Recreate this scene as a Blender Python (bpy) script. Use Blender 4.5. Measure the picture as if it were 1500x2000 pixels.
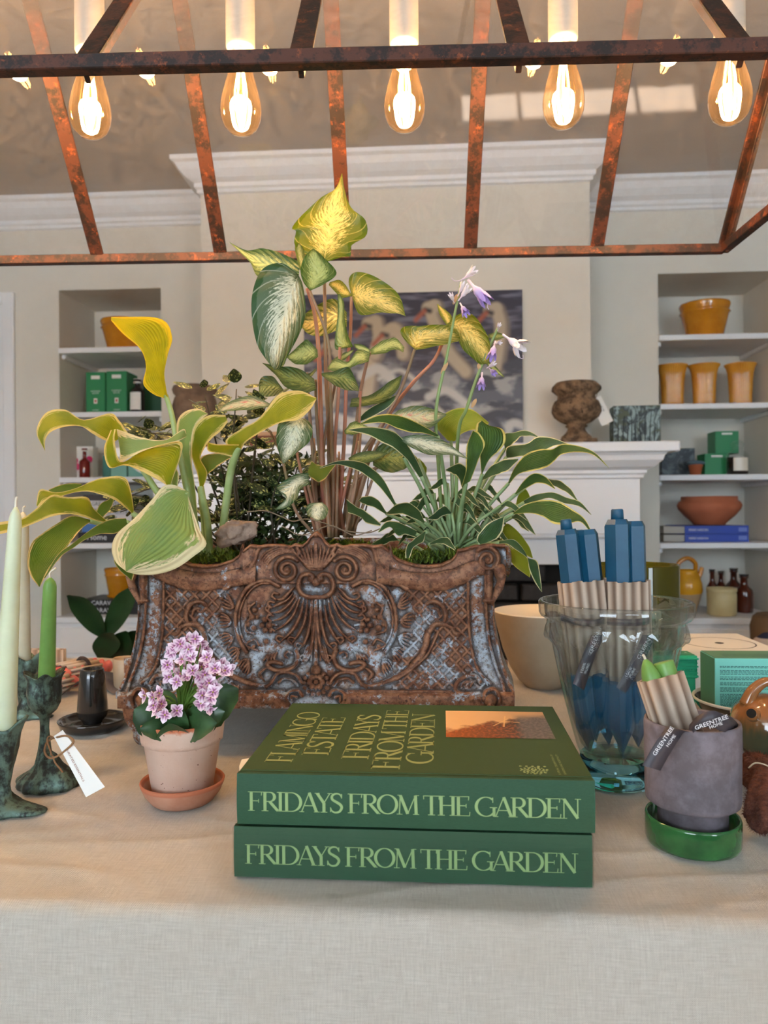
import bpy, bmesh, math, random
import numpy as np
from mathutils import Vector, Matrix, noise

for o in list(bpy.data.objects):
    bpy.data.objects.remove(o)
SC = bpy.context.scene
COL = SC.collection
R = math.radians
rnd = random.Random(7)

# ------------------------------------------------------------------ camera
F = 1450.0
YAW = R(3.5)
ROLL = 0.007
CZ = 1.25
CAM = Vector((0, 0, CZ))
FW = Vector((-math.sin(YAW), math.cos(YAW), 0))
R0 = Vector((math.cos(YAW), math.sin(YAW), 0))
ZZ = Vector((0, 0, 1))
RT = R0 * math.cos(ROLL) - ZZ * math.sin(ROLL)
UP = ZZ * math.cos(ROLL) + R0 * math.sin(ROLL)
cd = bpy.data.cameras.new('camera')
co = bpy.data.objects.new('camera', cd)
COL.objects.link(co)
cd.sensor_fit = 'HORIZONTAL'
cd.sensor_width = 36.0
cd.lens = F / 1500 * 36
cd.clip_start = 0.02
m = Matrix.Identity(4)
for i in range(3):
    m[i][0] = RT[i]; m[i][1] = UP[i]; m[i][2] = -FW[i]; m[i][3] = CAM[i]
co.matrix_world = m
cd.dof.use_dof = True
cd.dof.focus_distance = 0.88
cd.dof.aperture_fstop = 10.5
SC.camera = co

# ------------------------------------------------------------------ light
SC.view_settings.view_transform = 'Standard'
SC.view_settings.look = 'None'
SC.view_settings.gamma = 1.0
SC.view_settings.use_curve_mapping = False
SC.view_settings.exposure = 0.0
SC.cycles.max_bounces = 9
SC.cycles.use_adaptive_sampling = True
SC.cycles.adaptive_threshold = 0.025
SC.cycles.transparent_max_bounces = 32
SC.cycles.diffuse_bounces = 4
SC.cycles.sample_clamp_indirect = 6.0
SC.cycles.blur_glossy = 0.0

W = bpy.data.worlds.new('daylight')
SC.world = W
W.use_nodes = True
wn = W.node_tree.nodes; wl = W.node_tree.links
wn['Background'].inputs['Color'].default_value = (0.74, 0.87, 1.0, 1)
wn['Background'].inputs['Strength'].default_value = 15.0

sun = bpy.data.lights.new('sun', 'SUN')
sun.energy = 210.0
sun.color = (1.0, 0.93, 0.84)
sun.angle = R(0.5)
so = bpy.data.objects.new('sun', sun)
COL.objects.link(so)
so.rotation_euler = Vector((0.0, 0.945, -1.0)).to_track_quat('-Z', 'Y').to_euler()

BULB_W = 7.0

# ------------------------------------------------------------------ helpers
def ray(px, py):
    return FW + RT * ((px - 750) / F) + UP * ((1000 - py) / F)
def P(px, py, D):
    return CAM + ray(px, py) * D
def atY(px, py, Y):
    r = ray(px, py); return CAM + r * (Y / r.y)
def atZ(px, py, z):
    r = ray(px, py); return CAM + r * ((z - CZ) / r.z)
TZ = 0.92
def T(px, py):
    return atZ(px, py, TZ)
def XatY(px, Y):
    return atY(px, 1000, Y).x

def lin(c):
    c = c / 255.0
    return c / 12.92 if c <= 0.04045 else ((c + 0.055) / 1.055) ** 2.4
def C(r, g, b):
    return (lin(r), lin(g), lin(b), 1.0)

MATS = {}
class NT:
    def __init__(s, name):
        s.m = bpy.data.materials.new(name); s.m.use_nodes = True
        s.t = s.m.node_tree; s.n = s.t.nodes; s.l = s.t.links
        s.n.clear()
        s.out = s.n.new('ShaderNodeOutputMaterial')
        MATS[name] = s.m
    def node(s, typ, **kw):
        n = s.n.new(typ)
        for k, v in kw.items():
            setattr(n, k, v)
        return n
    def link(s, a, b):
        s.l.new(a, b)
    def setin(s, n, key, v):
        if hasattr(v, 'is_linked') or isinstance(v, bpy.types.NodeSocket):
            s.l.new(v, n.inputs[key])
        else:
            n.inputs[key].default_value = v
    def math(s, op, a, b=None, c=None, clamp=False):
        n = s.n.new('ShaderNodeMath'); n.operation = op; n.use_clamp = clamp
        s.setin(n, 0, a)
        if b is not None: s.setin(n, 1, b)
        if c is not None: s.setin(n, 2, c)
        return n.outputs[0]
    def mixc(s, f, a, b):
        n = s.n.new('ShaderNodeMix'); n.data_type = 'RGBA'
        s.setin(n, 0, f); s.setin(n, 6, a); s.setin(n, 7, b)
        return n.outputs[2]
    def sstep(s, x, lo, hi):
        n = s.n.new('ShaderNodeMapRange'); n.interpolation_type = 'SMOOTHSTEP'
        s.setin(n, 0, x); n.inputs[1].default_value = lo; n.inputs[2].default_value = hi
        return n.outputs[0]
    def coord(s, kind='Object', scale=(1, 1, 1)):
        tc = s.n.new('ShaderNodeTexCoord')
        mp = s.n.new('ShaderNodeMapping'); mp.inputs['Scale'].default_value = scale
        s.l.new(tc.outputs[kind], mp.inputs['Vector'])
        return mp.outputs[0]
    def noise(s, vec, scale, detail=3.0, rough=0.55, dist=0.0):
        n = s.n.new('ShaderNodeTexNoise')
        s.l.new(vec, n.inputs['Vector'])
        n.inputs['Scale'].default_value = scale; n.inputs['Detail'].default_value = detail
        n.inputs['Roughness'].default_value = rough; n.inputs['Distortion'].default_value = dist
        return n.outputs[0]
    def bump(s, h, strength=0.3, dist=0.002, normal=None):
        n = s.n.new('ShaderNodeBump'); n.inputs['Strength'].default_value = strength
        n.inputs['Distance'].default_value = dist
        s.l.new(h, n.inputs['Height'])
        if normal is not None: s.l.new(normal, n.inputs['Normal'])
        return n.outputs[0]
    def bsdf(s, **kw):
        n = s.n.new('ShaderNodeBsdfPrincipled')
        for k, v in kw.items():
            s.setin(n, k.replace('_', ' '), v)
        return n
    def finish(s, sock):
        s.l.new(sock, s.out.inputs['Surface']); return s.m

def pm(name, c, rough=0.6, metal=0.0, c2=None, nscale=20, namp=0.5, bump=0.0, bscale=200, bdist=0.001, spec=0.5, coat=0.0, sss=0.0, stretch=(1, 1, 1), trans=0.0):
    if name in MATS: return MATS[name]
    t = NT(name)
    v = t.coord('Object', stretch)
    base = c
    if c2 is not None:
        f = t.sstep(t.noise(v, nscale, 5, 0.6), 0.5 - namp / 2, 0.5 + namp / 2)
        base = t.mixc(f, c, c2)
    kw = dict(Base_Color=base, Roughness=rough, Metallic=metal)
    b = t.bsdf(**kw)
    b.inputs['Specular IOR Level'].default_value = spec
    if coat: b.inputs['Coat Weight'].default_value = coat; b.inputs['Coat Roughness'].default_value = 0.06
    if sss:
        b.inputs['Subsurface Weight'].default_value = sss
        b.inputs['Subsurface Radius'].default_value = (1, 0.8, 0.5)
        b.inputs['Subsurface Scale'].default_value = 0.006
    if bump:
        t.link(t.bump(t.noise(v, bscale, 4, 0.6), bump, bdist), b.inputs['Normal'])
    if trans:
        tr = t.node('ShaderNodeBsdfTranslucent'); t.setin(tr, 'Color', base)
        mx = t.node('ShaderNodeMixShader'); mx.inputs[0].default_value = trans
        t.link(b.outputs[0], mx.inputs[1]); t.link(tr.outputs[0], mx.inputs[2])
        return t.finish(mx.outputs[0])
    return t.finish(b.outputs[0])

def thin_glass(name, tint=(0.97, 0.98, 0.98, 1), dust=0.0, dust_haze_c=(0.8, 0.75, 0.7, 1), refl=1.0, refr=0.0, ior=1.45):
    t = NT(name)
    tr = t.node('ShaderNodeBsdfTransparent'); tr.inputs[0].default_value = tint
    base = tr.outputs[0]
    if refr:
        rf = t.node('ShaderNodeBsdfRefraction'); rf.inputs['Color'].default_value = tint; rf.inputs['IOR'].default_value = ior; rf.inputs['Roughness'].default_value = 0
        mx = t.node('ShaderNodeMixShader'); mx.inputs[0].default_value = refr
        t.link(base, mx.inputs[1]); t.link(rf.outputs[0], mx.inputs[2]); base = mx.outputs[0]
    if dust:
        df = t.node('ShaderNodeBsdfTranslucent'); df.inputs[0].default_value = dust_haze_c
        d2 = t.node('ShaderNodeBsdfDiffuse'); d2.inputs[0].default_value = dust_haze_c
        a = t.node('ShaderNodeMixShader'); a.inputs[0].default_value = 0.5
        t.link(df.outputs[0], a.inputs[1]); t.link(d2.outputs[0], a.inputs[2])
        v = t.coord('Object')
        lw0 = t.node('ShaderNodeLayerWeight'); lw0.inputs['Blend'].default_value = 0.5
        thick = t.math('DIVIDE', 1.0, t.math('ADD', t.math('SUBTRACT', 1.0, lw0.outputs['Facing']), 0.12))
        f = t.math('MULTIPLY', t.math('MULTIPLY', t.sstep(t.noise(v, 60, 6, 0.75), 0.2, 0.9), dust * 2), thick, clamp=True)
        mx = t.node('ShaderNodeMixShader'); t.link(f, mx.inputs[0])
        t.link(base, mx.inputs[1]); t.link(a.outputs[0], mx.inputs[2]); base = mx.outputs[0]
    gl = t.node('ShaderNodeBsdfGlossy'); gl.inputs['Roughness'].default_value = 0.0
    gl.inputs['Color'].default_value = (1, 1, 1, 1)
    lw_ = t.node('ShaderNodeLayerWeight'); lw_.inputs['Blend'].default_value = 0.5
    f = t.math('ADD', t.math('MULTIPLY', t.math('POWER', lw_.outputs['Facing'], 5.0), 0.96), 0.042)
    f = t.math('MULTIPLY', f, refl, clamp=True)
    mx = t.node('ShaderNodeMixShader'); t.link(f, mx.inputs[0])
    t.link(base, mx.inputs[1]); t.link(gl.outputs[0], mx.inputs[2])
    return t.finish(mx.outputs[0])

def emis(name, c, s):
    t = NT(name)
    e = t.node('ShaderNodeEmission'); e.inputs[0].default_value = c; e.inputs[1].default_value = s
    return t.finish(e.outputs[0])

def thing(name, label, cat, loc=(0, 0, 0), rotz=0, group=None):
    o = bpy.data.objects.new(name, None); COL.objects.link(o)
    o.empty_display_size = 0.05
    o.location = loc; o.rotation_euler = (0, 0, rotz)
    o['label'] = label; o['category'] = cat
    if group: o['group'] = group
    return o
def tag(o, label, cat, group=None, kind=None):
    if label: o['label'] = label
    if cat: o['category'] = cat
    if group: o['group'] = group
    if kind: o['kind'] = kind
    return o
def dup(root, loc, rotz=None, label=None, group=None):
    r = root.copy(); COL.objects.link(r); r.location = loc
    if rotz is not None: r.rotation_euler = (0, 0, rotz)
    if label: r['label'] = label
    if group: r['group'] = group
    for ch in list(root.children):
        c = ch.copy(); COL.objects.link(c); c.parent = r
        for g in ch.children:
            d = g.copy(); COL.objects.link(d); d.parent = c
    return r

def pworld(p):
    # accumulated location/rotation of a parent (empties or meshes placed with loc + rotz)
    mt = Matrix.Identity(4)
    while p is not None:
        mt = (Matrix.Translation(p.location) @ p.rotation_euler.to_matrix().to_4x4()) @ mt
        p = p.parent
    return mt

def mk(name, verts, faces, mat, parent=None, world=False, uv=None, smooth=True, origin=None, attr=None, colattr=None):
    """one mesh object; verts local to parent unless world=True"""
    v = np.asarray(verts, dtype=np.float64).reshape(-1, 3)
    off = np.zeros(3)
    if world and parent is not None:
        mi = np.array(pworld(parent).inverted())
        v = v @ mi[:3, :3].T + mi[:3, 3]
    if origin is None and parent is None:
        c = (v.min(0) + v.max(0)) / 2; c[2] = v[:, 2].min(); off = c
    elif origin is not None:
        off = np.array(origin)
    v = v - off
    me = bpy.data.meshes.new(name)
    if isinstance(faces, np.ndarray):
        nf, k = faces.shape
        me.vertices.add(len(v)); me.vertices.foreach_set('co', v.ravel().astype(np.float32))
        me.loops.add(nf * k); me.loops.foreach_set('vertex_index', faces.ravel().astype(np.int32))
        me.polygons.add(nf); me.polygons.foreach_set('loop_start', np.arange(0, nf * k, k, dtype=np.int32))
        me.update(calc_edges=True)
    else:
        me.from_pydata([tuple(x) for x in v], [], faces)
    if uv is not None:
        ul = me.uv_layers.new(name='UVMap')
        idx = np.zeros(len(me.loops), dtype=np.int32); me.loops.foreach_get('vertex_index', idx)
        ul.data.foreach_set('uv', np.asarray(uv, dtype=np.float32)[idx].ravel())
    if attr is not None:
        for k_, a_ in attr.items():
            at = me.attributes.new(k_, 'FLOAT', 'POINT'); at.data.foreach_set('value', np.asarray(a_, dtype=np.float32).ravel())
    if colattr is not None:
        at = me.attributes.new('paint', 'FLOAT_COLOR', 'POINT'); at.data.foreach_set('color', np.asarray(colattr, dtype=np.float32).ravel())
    if smooth:
        me.polygons.foreach_set('use_smooth', np.ones(len(me.polygons), dtype=bool))
    ms = mat if isinstance(mat, (list, tuple)) else [mat]
    for mm in ms: me.materials.append(mm)
    me.validate(); me.update()
    o = bpy.data.objects.new(name, me); COL.objects.link(o)
    o.location = off
    if parent is not None: o.parent = parent
    return o

def bm_obj(name, bm, mat, parent=None, world=False, smooth=False):
    bm.verts.ensure_lookup_table()
    v = [tuple(x.co) for x in bm.verts]
    f = [[q.index for q in fc.verts] for fc in bm.faces]
    bm.verts.index_update()
    f = [[q.index for q in fc.verts] for fc in bm.faces]
    bm.free()
    return mk(name, v, f, mat, parent, world, smooth=smooth)

def add_box(bm, x0, x1, y0, y1, z0, z1, bev=0.0, mtx=None, seg=1):
    vs = [bm.verts.new((x, y, z)) for x in (x0, x1) for y in (y0, y1) for z in (z0, z1)]
    fs = [(0, 1, 3, 2), (4, 6, 7, 5), (0, 4, 5, 1), (2, 3, 7, 6), (0, 2, 6, 4), (1, 5, 7, 3)]
    ff = [bm.faces.new([vs[i] for i in q]) for q in fs]
    geom = list(vs)
    if bev > 0:
        es = list({e for f_ in ff for e in f_.edges})
        r = bmesh.ops.bevel(bm, geom=es, offset=bev, segments=seg, affect='EDGES', profile=0.5)
        geom = list({v for f_ in r['faces'] for v in f_.verts} | {v for v in vs if v.is_valid})
        # collect all verts of this island
        seen = set(geom)
        st = list(geom)
        while st:
            q = st.pop()
            for e in q.link_edges:
                w = e.other_vert(q)
                if w not in seen: seen.add(w); st.append(w)
        geom = list(seen)
    if mtx is not None:
        for q in geom: q.co = mtx @ q.co
    return geom
def box(name, x0, x1, y0, y1, z0, z1, mat, parent=None, bev=0.0, world=False, mtx=None, seg=1):
    bm = bmesh.new(); add_box(bm, x0, x1, y0, y1, z0, z1, bev, mtx, seg)
    return bm_obj(name, bm, mat, parent, world)

def lathe(name, prof, mat, parent=None, loc=(0, 0, 0), seg=40, world=False, fn=None, mtx=None, smooth=True):
    n = len(prof)
    a = np.linspace(0, 2 * np.pi, seg, endpoint=False)
    vs = []
    for r, z in prof:
        for t in a:
            rr, zz = (r, z) if fn is None else fn(r, z, t)
            vs.append((rr * math.cos(t), rr * math.sin(t), zz))
    fs = []
    for i in range(n - 1):
        for j in range(seg):
            k = (j + 1) % seg
            fs.append((i * seg + j, i * seg + k, (i + 1) * seg + k, (i + 1) * seg + j))
    vs = np.array(vs)
    if mtx is not None:
        mm = np.array(mtx); vs = vs @ mm[:3, :3].T + mm[:3, 3]
    vs = vs + np.array(loc)
    return mk(name, vs, fs, mat, parent, world, smooth=smooth)

def catmull(pts, n):
    p = np.asarray(pts, dtype=float)
    k = len(p)
    if k == 2:
        t = np.linspace(0, 1, n)[:, None]; return p[0] * (1 - t) + p[1] * t
    q = np.vstack([2 * p[0] - p[1], p, 2 * p[-1] - p[-2]])
    s = np.linspace(0, k - 1, n)
    i = np.minimum(s.astype(int), k - 2); t = (s - i)[:, None]
    a, b, c, d = q[i], q[i + 1], q[i + 2], q[i + 3]
    return 0.5 * (2 * b + (c - a) * t + (2 * a - 5 * b + 4 * c - d) * t * t + (-a + 3 * b - 3 * c + d) * t ** 3)

def tube_geo(pts, rad, seg=8, closed=False, flat=None):
    p = np.asarray(pts, dtype=float); n = len(p)
    rad = np.broadcast_to(np.asarray(rad, dtype=float), (n,)) if np.ndim(rad) <= 1 and (np.ndim(rad) == 0 or len(rad) == n) else np.interp(np.linspace(0, 1, n), np.linspace(0, 1, len(rad)), rad)
    tg = np.gradient(p, axis=0)
    if closed: tg = np.roll(p, -1, 0) - np.roll(p, 1, 0)
    tg /= np.linalg.norm(tg, axis=1)[:, None] + 1e-12
    up = np.array([0, 0, 1.0]) if abs(tg[0][2]) < 0.9 else np.array([0, 1.0, 0])
    nrm = np.cross(tg[0], up); nrm /= np.linalg.norm(nrm)
    vs = []
    for i in range(n):
        nrm = nrm - tg[i] * np.dot(nrm, tg[i]); nrm /= np.linalg.norm(nrm) + 1e-12
        b = np.cross(tg[i], nrm)
        for j in range(seg):
            a = 2 * math.pi * j / seg
            f2 = 1.0 if flat is None else flat
            vs.append(p[i] + rad[i] * (math.cos(a) * nrm + math.sin(a) * b * f2))
    fs = []
    for i in range(n - 1 if not closed else n):
        i2 = (i + 1) % n
        for j in range(seg):
            k = (j + 1) % seg
            fs.append((i * seg + j, i * seg + k, i2 * seg + k, i2 * seg + j))
    if not closed:
        fs.append(tuple(range(seg - 1, -1, -1))); fs.append(tuple((n - 1) * seg + j for j in range(seg)))
    return vs, fs
def tube(name, pts, rad, mat, parent=None, seg=8, world=False, closed=False, n=None, flat=None):
    if n: pts = catmull(pts, n)
    vs, fs = tube_geo(pts, rad, seg, closed, flat)
    return mk(name, vs, fs, mat, parent, world)
class Acc:
    """collects several shapes for ONE mesh"""
    def __init__(s): s.v = []; s.f = []
    def add(s, vs, fs):
        o = len(s.v); s.v.extend([tuple(x) for x in vs]); s.f.extend([tuple(i + o for i in q) for q in fs])
    def tube(s, pts, rad, seg=6, n=None, closed=False, flat=None):
        if n: pts = catmull(pts, n)
        s.add(*tube_geo(pts, rad, seg, closed, flat))
    def ball(s, c, r, seg=10, rings=7, sc=(1, 1, 1)):
        vs = []; fs = []
        for i in range(rings + 1):
            ph = math.pi * i / rings
            for j in range(seg):
                a = 2 * math.pi * j / seg
                vs.append((c[0] + r * sc[0] * math.sin(ph) * math.cos(a), c[1] + r * sc[1] * math.sin(ph) * math.sin(a), c[2] - r * sc[2] * math.cos(ph)))
        for i in range(rings):
            for j in range(seg):
                k = (j + 1) % seg
                fs.append((i * seg + j, i * seg + k, (i + 1) * seg + k, (i + 1) * seg + j))
        s.add(vs, fs)
    def obj(s, name, mat, parent=None, world=False, smooth=True):
        return mk(name, s.v, s.f, mat, parent, world, smooth=smooth)

def text(s, mat, parent, org, xa, ya, h, name='lettering', ext=0.0002, width=None, align='LEFT', world=False, spacing=1.0):
    cu = bpy.data.curves.new('t', 'FONT'); cu.body = s; cu.size = 1.0; cu.align_x = align; cu.resolution_u = 2
    cu.space_character = spacing; cu.fill_mode = 'FRONT'
    ob = bpy.data.objects.new('t', cu)
    me = bpy.data.meshes.new_from_object(ob)
    n = len(me.vertices); v = np.zeros(n * 3); me.vertices.foreach_get('co', v); v = v.reshape(-1, 3)
    fs = [list(p_.vertices) for p_ in me.polygons]
    bpy.data.objects.remove(ob); bpy.data.curves.remove(cu); bpy.data.meshes.remove(me)
    sx = h / 0.72
    if width: sx = width / (v[:, 0].max() - v[:, 0].min())
    sy = h / 0.72
    xa = np.array(Vector(xa).normalized()); ya = np.array(Vector(ya).normalized()); na = np.cross(xa, ya)
    w = np.array(org) + np.outer(v[:, 0] * sx, xa) + np.outer(v[:, 1] * sy, ya) + na * ext
    return mk(name, w, fs, mat, parent, world, smooth=False)

def struct(o, name=None):
    o['kind'] = 'structure'
    if name: o.name = name
    return o

# ------------------------------------------------------------------ shared materials
WALL = pm('wall_paint', C(226, 222, 211), 0.75, c2=C(219, 214, 203), nscale=3, bump=0.05, bscale=300)
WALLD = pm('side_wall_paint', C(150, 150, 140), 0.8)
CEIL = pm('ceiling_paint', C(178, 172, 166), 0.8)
TRIM = pm('trim_paint', C(240, 241, 243), 0.45, bump=0.03, bscale=90)
BLACK = pm('black_metal', C(20, 20, 20), 0.5)
WHITE = pm('white_card', C(240, 238, 232), 0.7)
def leathern(): pass
# ================================================================== room shell
YW, YC, YN = 3.45, 3.12, 3.83        # back wall, chimney breast front, niche back
ZC = 2.74
XL, XR = -2.6, 2.7
YF = -2.3                            # window wall behind the camera
NLx0, NLx1 = XatY(118, YW), XatY(317, YW)
NRx0, NRx1 = XatY(1288, YW), XatY(1524, YW)
NLt = atY(215, 565, YW).z
NRt = atY(1400, 532, YW).z
NB = 0.765                           # niche floor
def wallseg(bm, x0, x1, z0, z1): add_box(bm, x0, x1, YW, YN + 0.1, z0, z1)
bm = bmesh.new()
DX1 = XatY(33, YW)
wallseg(bm, XL, NLx0, 0, ZC); wallseg(bm, NLx0, NLx1, 0, NB - 0.02); wallseg(bm, NLx0, NLx1, NLt, ZC)
wallseg(bm, NLx1, NRx0, 0, ZC)
wallseg(bm, NRx0, NRx1, 0, NB - 0.02); wallseg(bm, NRx0, NRx1, NRt, ZC); wallseg(bm, NRx1, XR, 0, ZC)
add_box(bm, NLx0 - .02, NLx1 + .02, YN, YN + 0.1, NB - .05, NLt + .02)
add_box(bm, NRx0 - .02, NRx1 + .02, YN, YN + 0.1, NB - .05, NRt + .02)
struct(bm_obj('wall_back', bm, WALL))
CX0, CX1 = XatY(396, YC), XatY(1156, YC)
struct(box('wall_chimney', CX0, CX1, YC, YW, 0, ZC, WALL))
# ceiling, side walls
struct(box('ceiling', XL - .1, XR + .1, YF - .1, YN + .1, ZC, ZC + .1, CEIL))
struct(box('wall_left', XL - .1, XL, YF, YN, 0, ZC, WALLD))
struct(box('wall_right', XR, XR + .1, YF, YN, 0, ZC, WALLD))
# floor of boards
t = NT('oak_boards')
v = t.coord('Object', (1, 1, 1))
br = t.node('ShaderNodeTexBrick'); t.link(v, br.inputs['Vector'])
br.inputs['Color1'].default_value = C(186, 164, 142); br.inputs['Color2'].default_value = C(170, 146, 124); br.inputs['Mortar'].default_value = C(40, 28, 20)
br.inputs['Scale'].default_value = 1.0; br.inputs['Brick Width'].default_value = 1.6; br.inputs['Row Height'].default_value = 0.12; br.inputs['Mortar Size'].default_value = 0.003
n1 = t.noise(t.coord('Object', (1.5, 22, 1)), 6, 6, 0.65)
cc = t.mixc(t.math('MULTIPLY', n1, 0.7), br.outputs[0], C(140, 116, 96))
b = t.bsdf(Base_Color=cc, Roughness=0.5); OAK = t.finish(b.outputs[0])
struct(box('floor', XL - .1, XR + .1, YF - .1, YN + .1, -0.1, 0, OAK))
# front wall with a shop window and a glazed door light, behind the camera
bm = bmesh.new()
WX0, WX1, WZ0, WZ1 = -2.1, -0.4, 1.0, 2.6
GX0, GX1, GZ0, GZ1 = 0.29, 1.45, 1.90, 2.21
for a in ((XL, WX0, 0, ZC), (WX0, WX1, 0, WZ0), (WX0, WX1, WZ1, ZC), (WX1, GX0, 0, ZC), (GX0, GX1, 0, GZ0), (GX0, GX1, GZ1, ZC), (GX1, 1.62, 0, ZC), (1.62, 2.5, 0, 1.0), (1.62, 2.5, 2.6, ZC), (2.5, XR, 0, ZC)):
    add_box(bm, a[0], a[1], YF - .12, YF, a[2], a[3])
struct(bm_obj('wall_front', bm, WALLD))
bm = bmesh.new()
for x in (WX0, -1.32, WX1 - .04): add_box(bm, x, x + .04, YF - .08, YF - .04, WZ0, WZ1)
for z in (WZ0, 1.95, WZ1 - .04): add_box(bm, WX0, WX1, YF - .08, YF - .04, z, z + .04)
struct(bm_obj('window_1', bm, TRIM))
bm = bmesh.new()
for i in range(5): add_box(bm, GX0 + i * (GX1 - GX0 - .02) / 4, GX0 + i * (GX1 - GX0 - .02) / 4 + .02, YF - .08, YF - .05, GZ0, GZ1)
for z in (GZ0, GZ1 - .075, GZ1 - .03): add_box(bm, GX0, GX1, YF - .08, YF - .05, z, z + .025)
struct(bm_obj('window_2', bm, TRIM))
bm = bmesh.new()
for x in (1.62, 2.46): add_box(bm, x, x + .04, YF - .08, YF - .04, 1.0, 2.6)
struct(bm_obj('window_3', bm, TRIM))
# boards added outside, unseen, to block direct sun from the shop windows
SUNBLK = pm('sun_blocker_board', C(210, 205, 195), 0.8)
struct(box('sun_blocker_1', -3.2, 0.24, YF - 1.75, YF - .12, 2.62, 2.66, SUNBLK))
struct(box('sun_blocker_2', 1.50, 3.4, YF - 1.75, YF - .12, 2.62, 2.66, SUNBLK))
# crown mouldings
def crown(name, path):
    prof = [(0, 0), (-.10, 0), (-.10, -.018), (-.085, -.026), (-.07, -.05), (-.045, -.075), (-.022, -.088), (-.022, -.105), (-.012, -.112), (-.012, -.125), (0, -.13)]
    vs = []; n = len(prof)
    # path: list of (x, y, nx, ny) corners with mitre direction
    for (x, y, dx, dy) in path:
        for (a, z) in prof: vs.append((x - dx * a, y - dy * a, ZC + z))
    fs = []
    for i in range(len(path) - 1):
        for j in range(n - 1): fs.append((i * n + j, i * n + j + 1, (i + 1) * n + j + 1, (i + 1) * n + j))
    return struct(mk(name, vs, fs, TRIM, smooth=False))
crown('trim_1', [(XL, YW, 1, -1), (CX0, YW, -1, -1), (CX0, YC, -1, -1), (CX1, YC, 1, -1), (CX1, YW, 1, -1), (XR, YW, -1, -1)])
# door casing at far left
dz = atY(20, 572, YW).z
struct(box('trim_2', DX1 - .055, DX1, YW - .02, YW, 0, dz, TRIM, bev=.004))
struct(box('trim_3', XL, DX1 - .0552, YW - .02, YW, dz - .055, dz, TRIM, bev=.004))
d1 = struct(box('door_1', XL + .02, DX1 - .055, YW - .008, YW, 0.01, dz - .055, TRIM))
# shelves
SHL = [atY(200, y, YW).z for y in (679, 805, 932, 1061)]
SHR = [atY(1400, y, YW).z for y in (653, 788, 927, 1060)]
def shelves(nx0, nx1, zs, side):
    for z in zs:
        e = thing('shelf', 'white painted shelf board, %s up in the %s alcove' % (['top one', 'second from the top', 'third from the top', 'lowest one'][zs.index(z)], side), 'shelf', ((nx0 + nx1) / 2, YN, z))
        hw = (nx1 - nx0) / 2
        box('board', -hw, hw, -(YN - YW) - .012, 0, -.025, 0, TRIM, e, bev=.002)
        box('cleat', -hw, -hw + .02, -(YN - YW) + .02, 0, -.047, -.025, TRIM, e, bev=.004)
        box('cleat', hw - .02, hw, -(YN - YW) + .02, 0, -.047, -.025, TRIM, e, bev=.004)
shelves(NLx0, NLx1, SHL, 'left')
shelves(NRx0, NRx1, SHR, 'right')
for side, x0, x1 in (('left', NLx0, NLx1), ('right', NRx0, NRx1)):
    e = thing('base_cabinet', 'white painted base cabinet below the %s alcove' % side, 'cabinet', ((x0 + x1) / 2, YW, 0))
    hw = (x1 - x0) / 2 + .01
    struct(box('trim_6', x0, x1, YW, YN, NB - .02, NB, TRIM))
    box('worktop', -hw, hw, -.05, -.001, NB - .03, NB, TRIM, e, bev=.003)
    box('body', -hw, hw, -.03, -.001, 0, NB - .03, TRIM, e)
    for k in range(5):
        z1 = NB - .05 - k * .14
        box('drawer', -hw + .02, hw - .02, -.043, -.03, z1 - .125, z1, TRIM, e, bev=.004)

# ------------------------------------------------------------------ fireplace
MX0, MX1 = XatY(775 - 555, 2.88), XatY(1330, 2.88)
mz1 = atY(1300, 861, 2.88).z; mz0 = atY(1300, 881, 2.88).z
SY = 2.98
SX0, SX1 = XatY(300, SY), XatY(1250, SY)
e = thing('mantelpiece', 'white painted wooden fireplace surround with moulded mantelshelf', 'mantelpiece', (0, YC, 0))
box('mantelshelf', MX0, MX1, 2.88, YC - .001, mz0, mz1, TRIM, e, bev=.004, world=True)
def mould(name, x0, x1, y, prof, parent):
    # profile (out, z) mitred round the two ends of the surround
    vs = []; n = len(prof)
    for (x, sx, yy, d) in ((x0, -1, YC, 0), (x0, -1, y, 1), (x1, 1, y, 1), (x1, 1, YC, 0)):
        for (a, z) in prof: vs.append((x + sx * a, yy - (a if d else 0), z))
    fs = [(i * n + j, i * n + j + 1, (i + 1) * n + j + 1, (i + 1) * n + j) for i in range(3) for j in range(n - 1)]
    return mk(name, vs, fs, TRIM, parent, world=True, smooth=False)
mould('cornice', SX0, SX1, SY, [(.085, mz0), (.075, mz0 - .012), (.07, mz0 - .03), (.045, mz0 - .055), (.022, mz0 - .066), (.022, mz0 - .078), (.012, mz0 - .084), (.012, mz0 - .096), (0, mz0 - .10)], e)
FBz = atY(1000, 1103, SY).z
fx0, fx1 = XatY(775 - 345, SY), XatY(1118, SY)
z45 = atY(1100, 1042, SY).z
box('frieze_panel', SX0, SX1, SY, YC, z45, mz0, TRIM, e, world=True)
box('frieze_bead', SX0 - .008, SX1 + .008, SY - .014, YC, z45 - .02, z45 - .002, TRIM, e, world=True, bev=.005)
box('lintel', SX0, SX1, SY + .012, YC, FBz, z45 - .018, TRIM, e, world=True)
box('jamb', SX0, fx0, SY + .005, YC, 0, FBz, TRIM, e, world=True)
box('jamb', fx1, SX1, SY + .005, YC, 0, FBz, TRIM, e, world=True)
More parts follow.
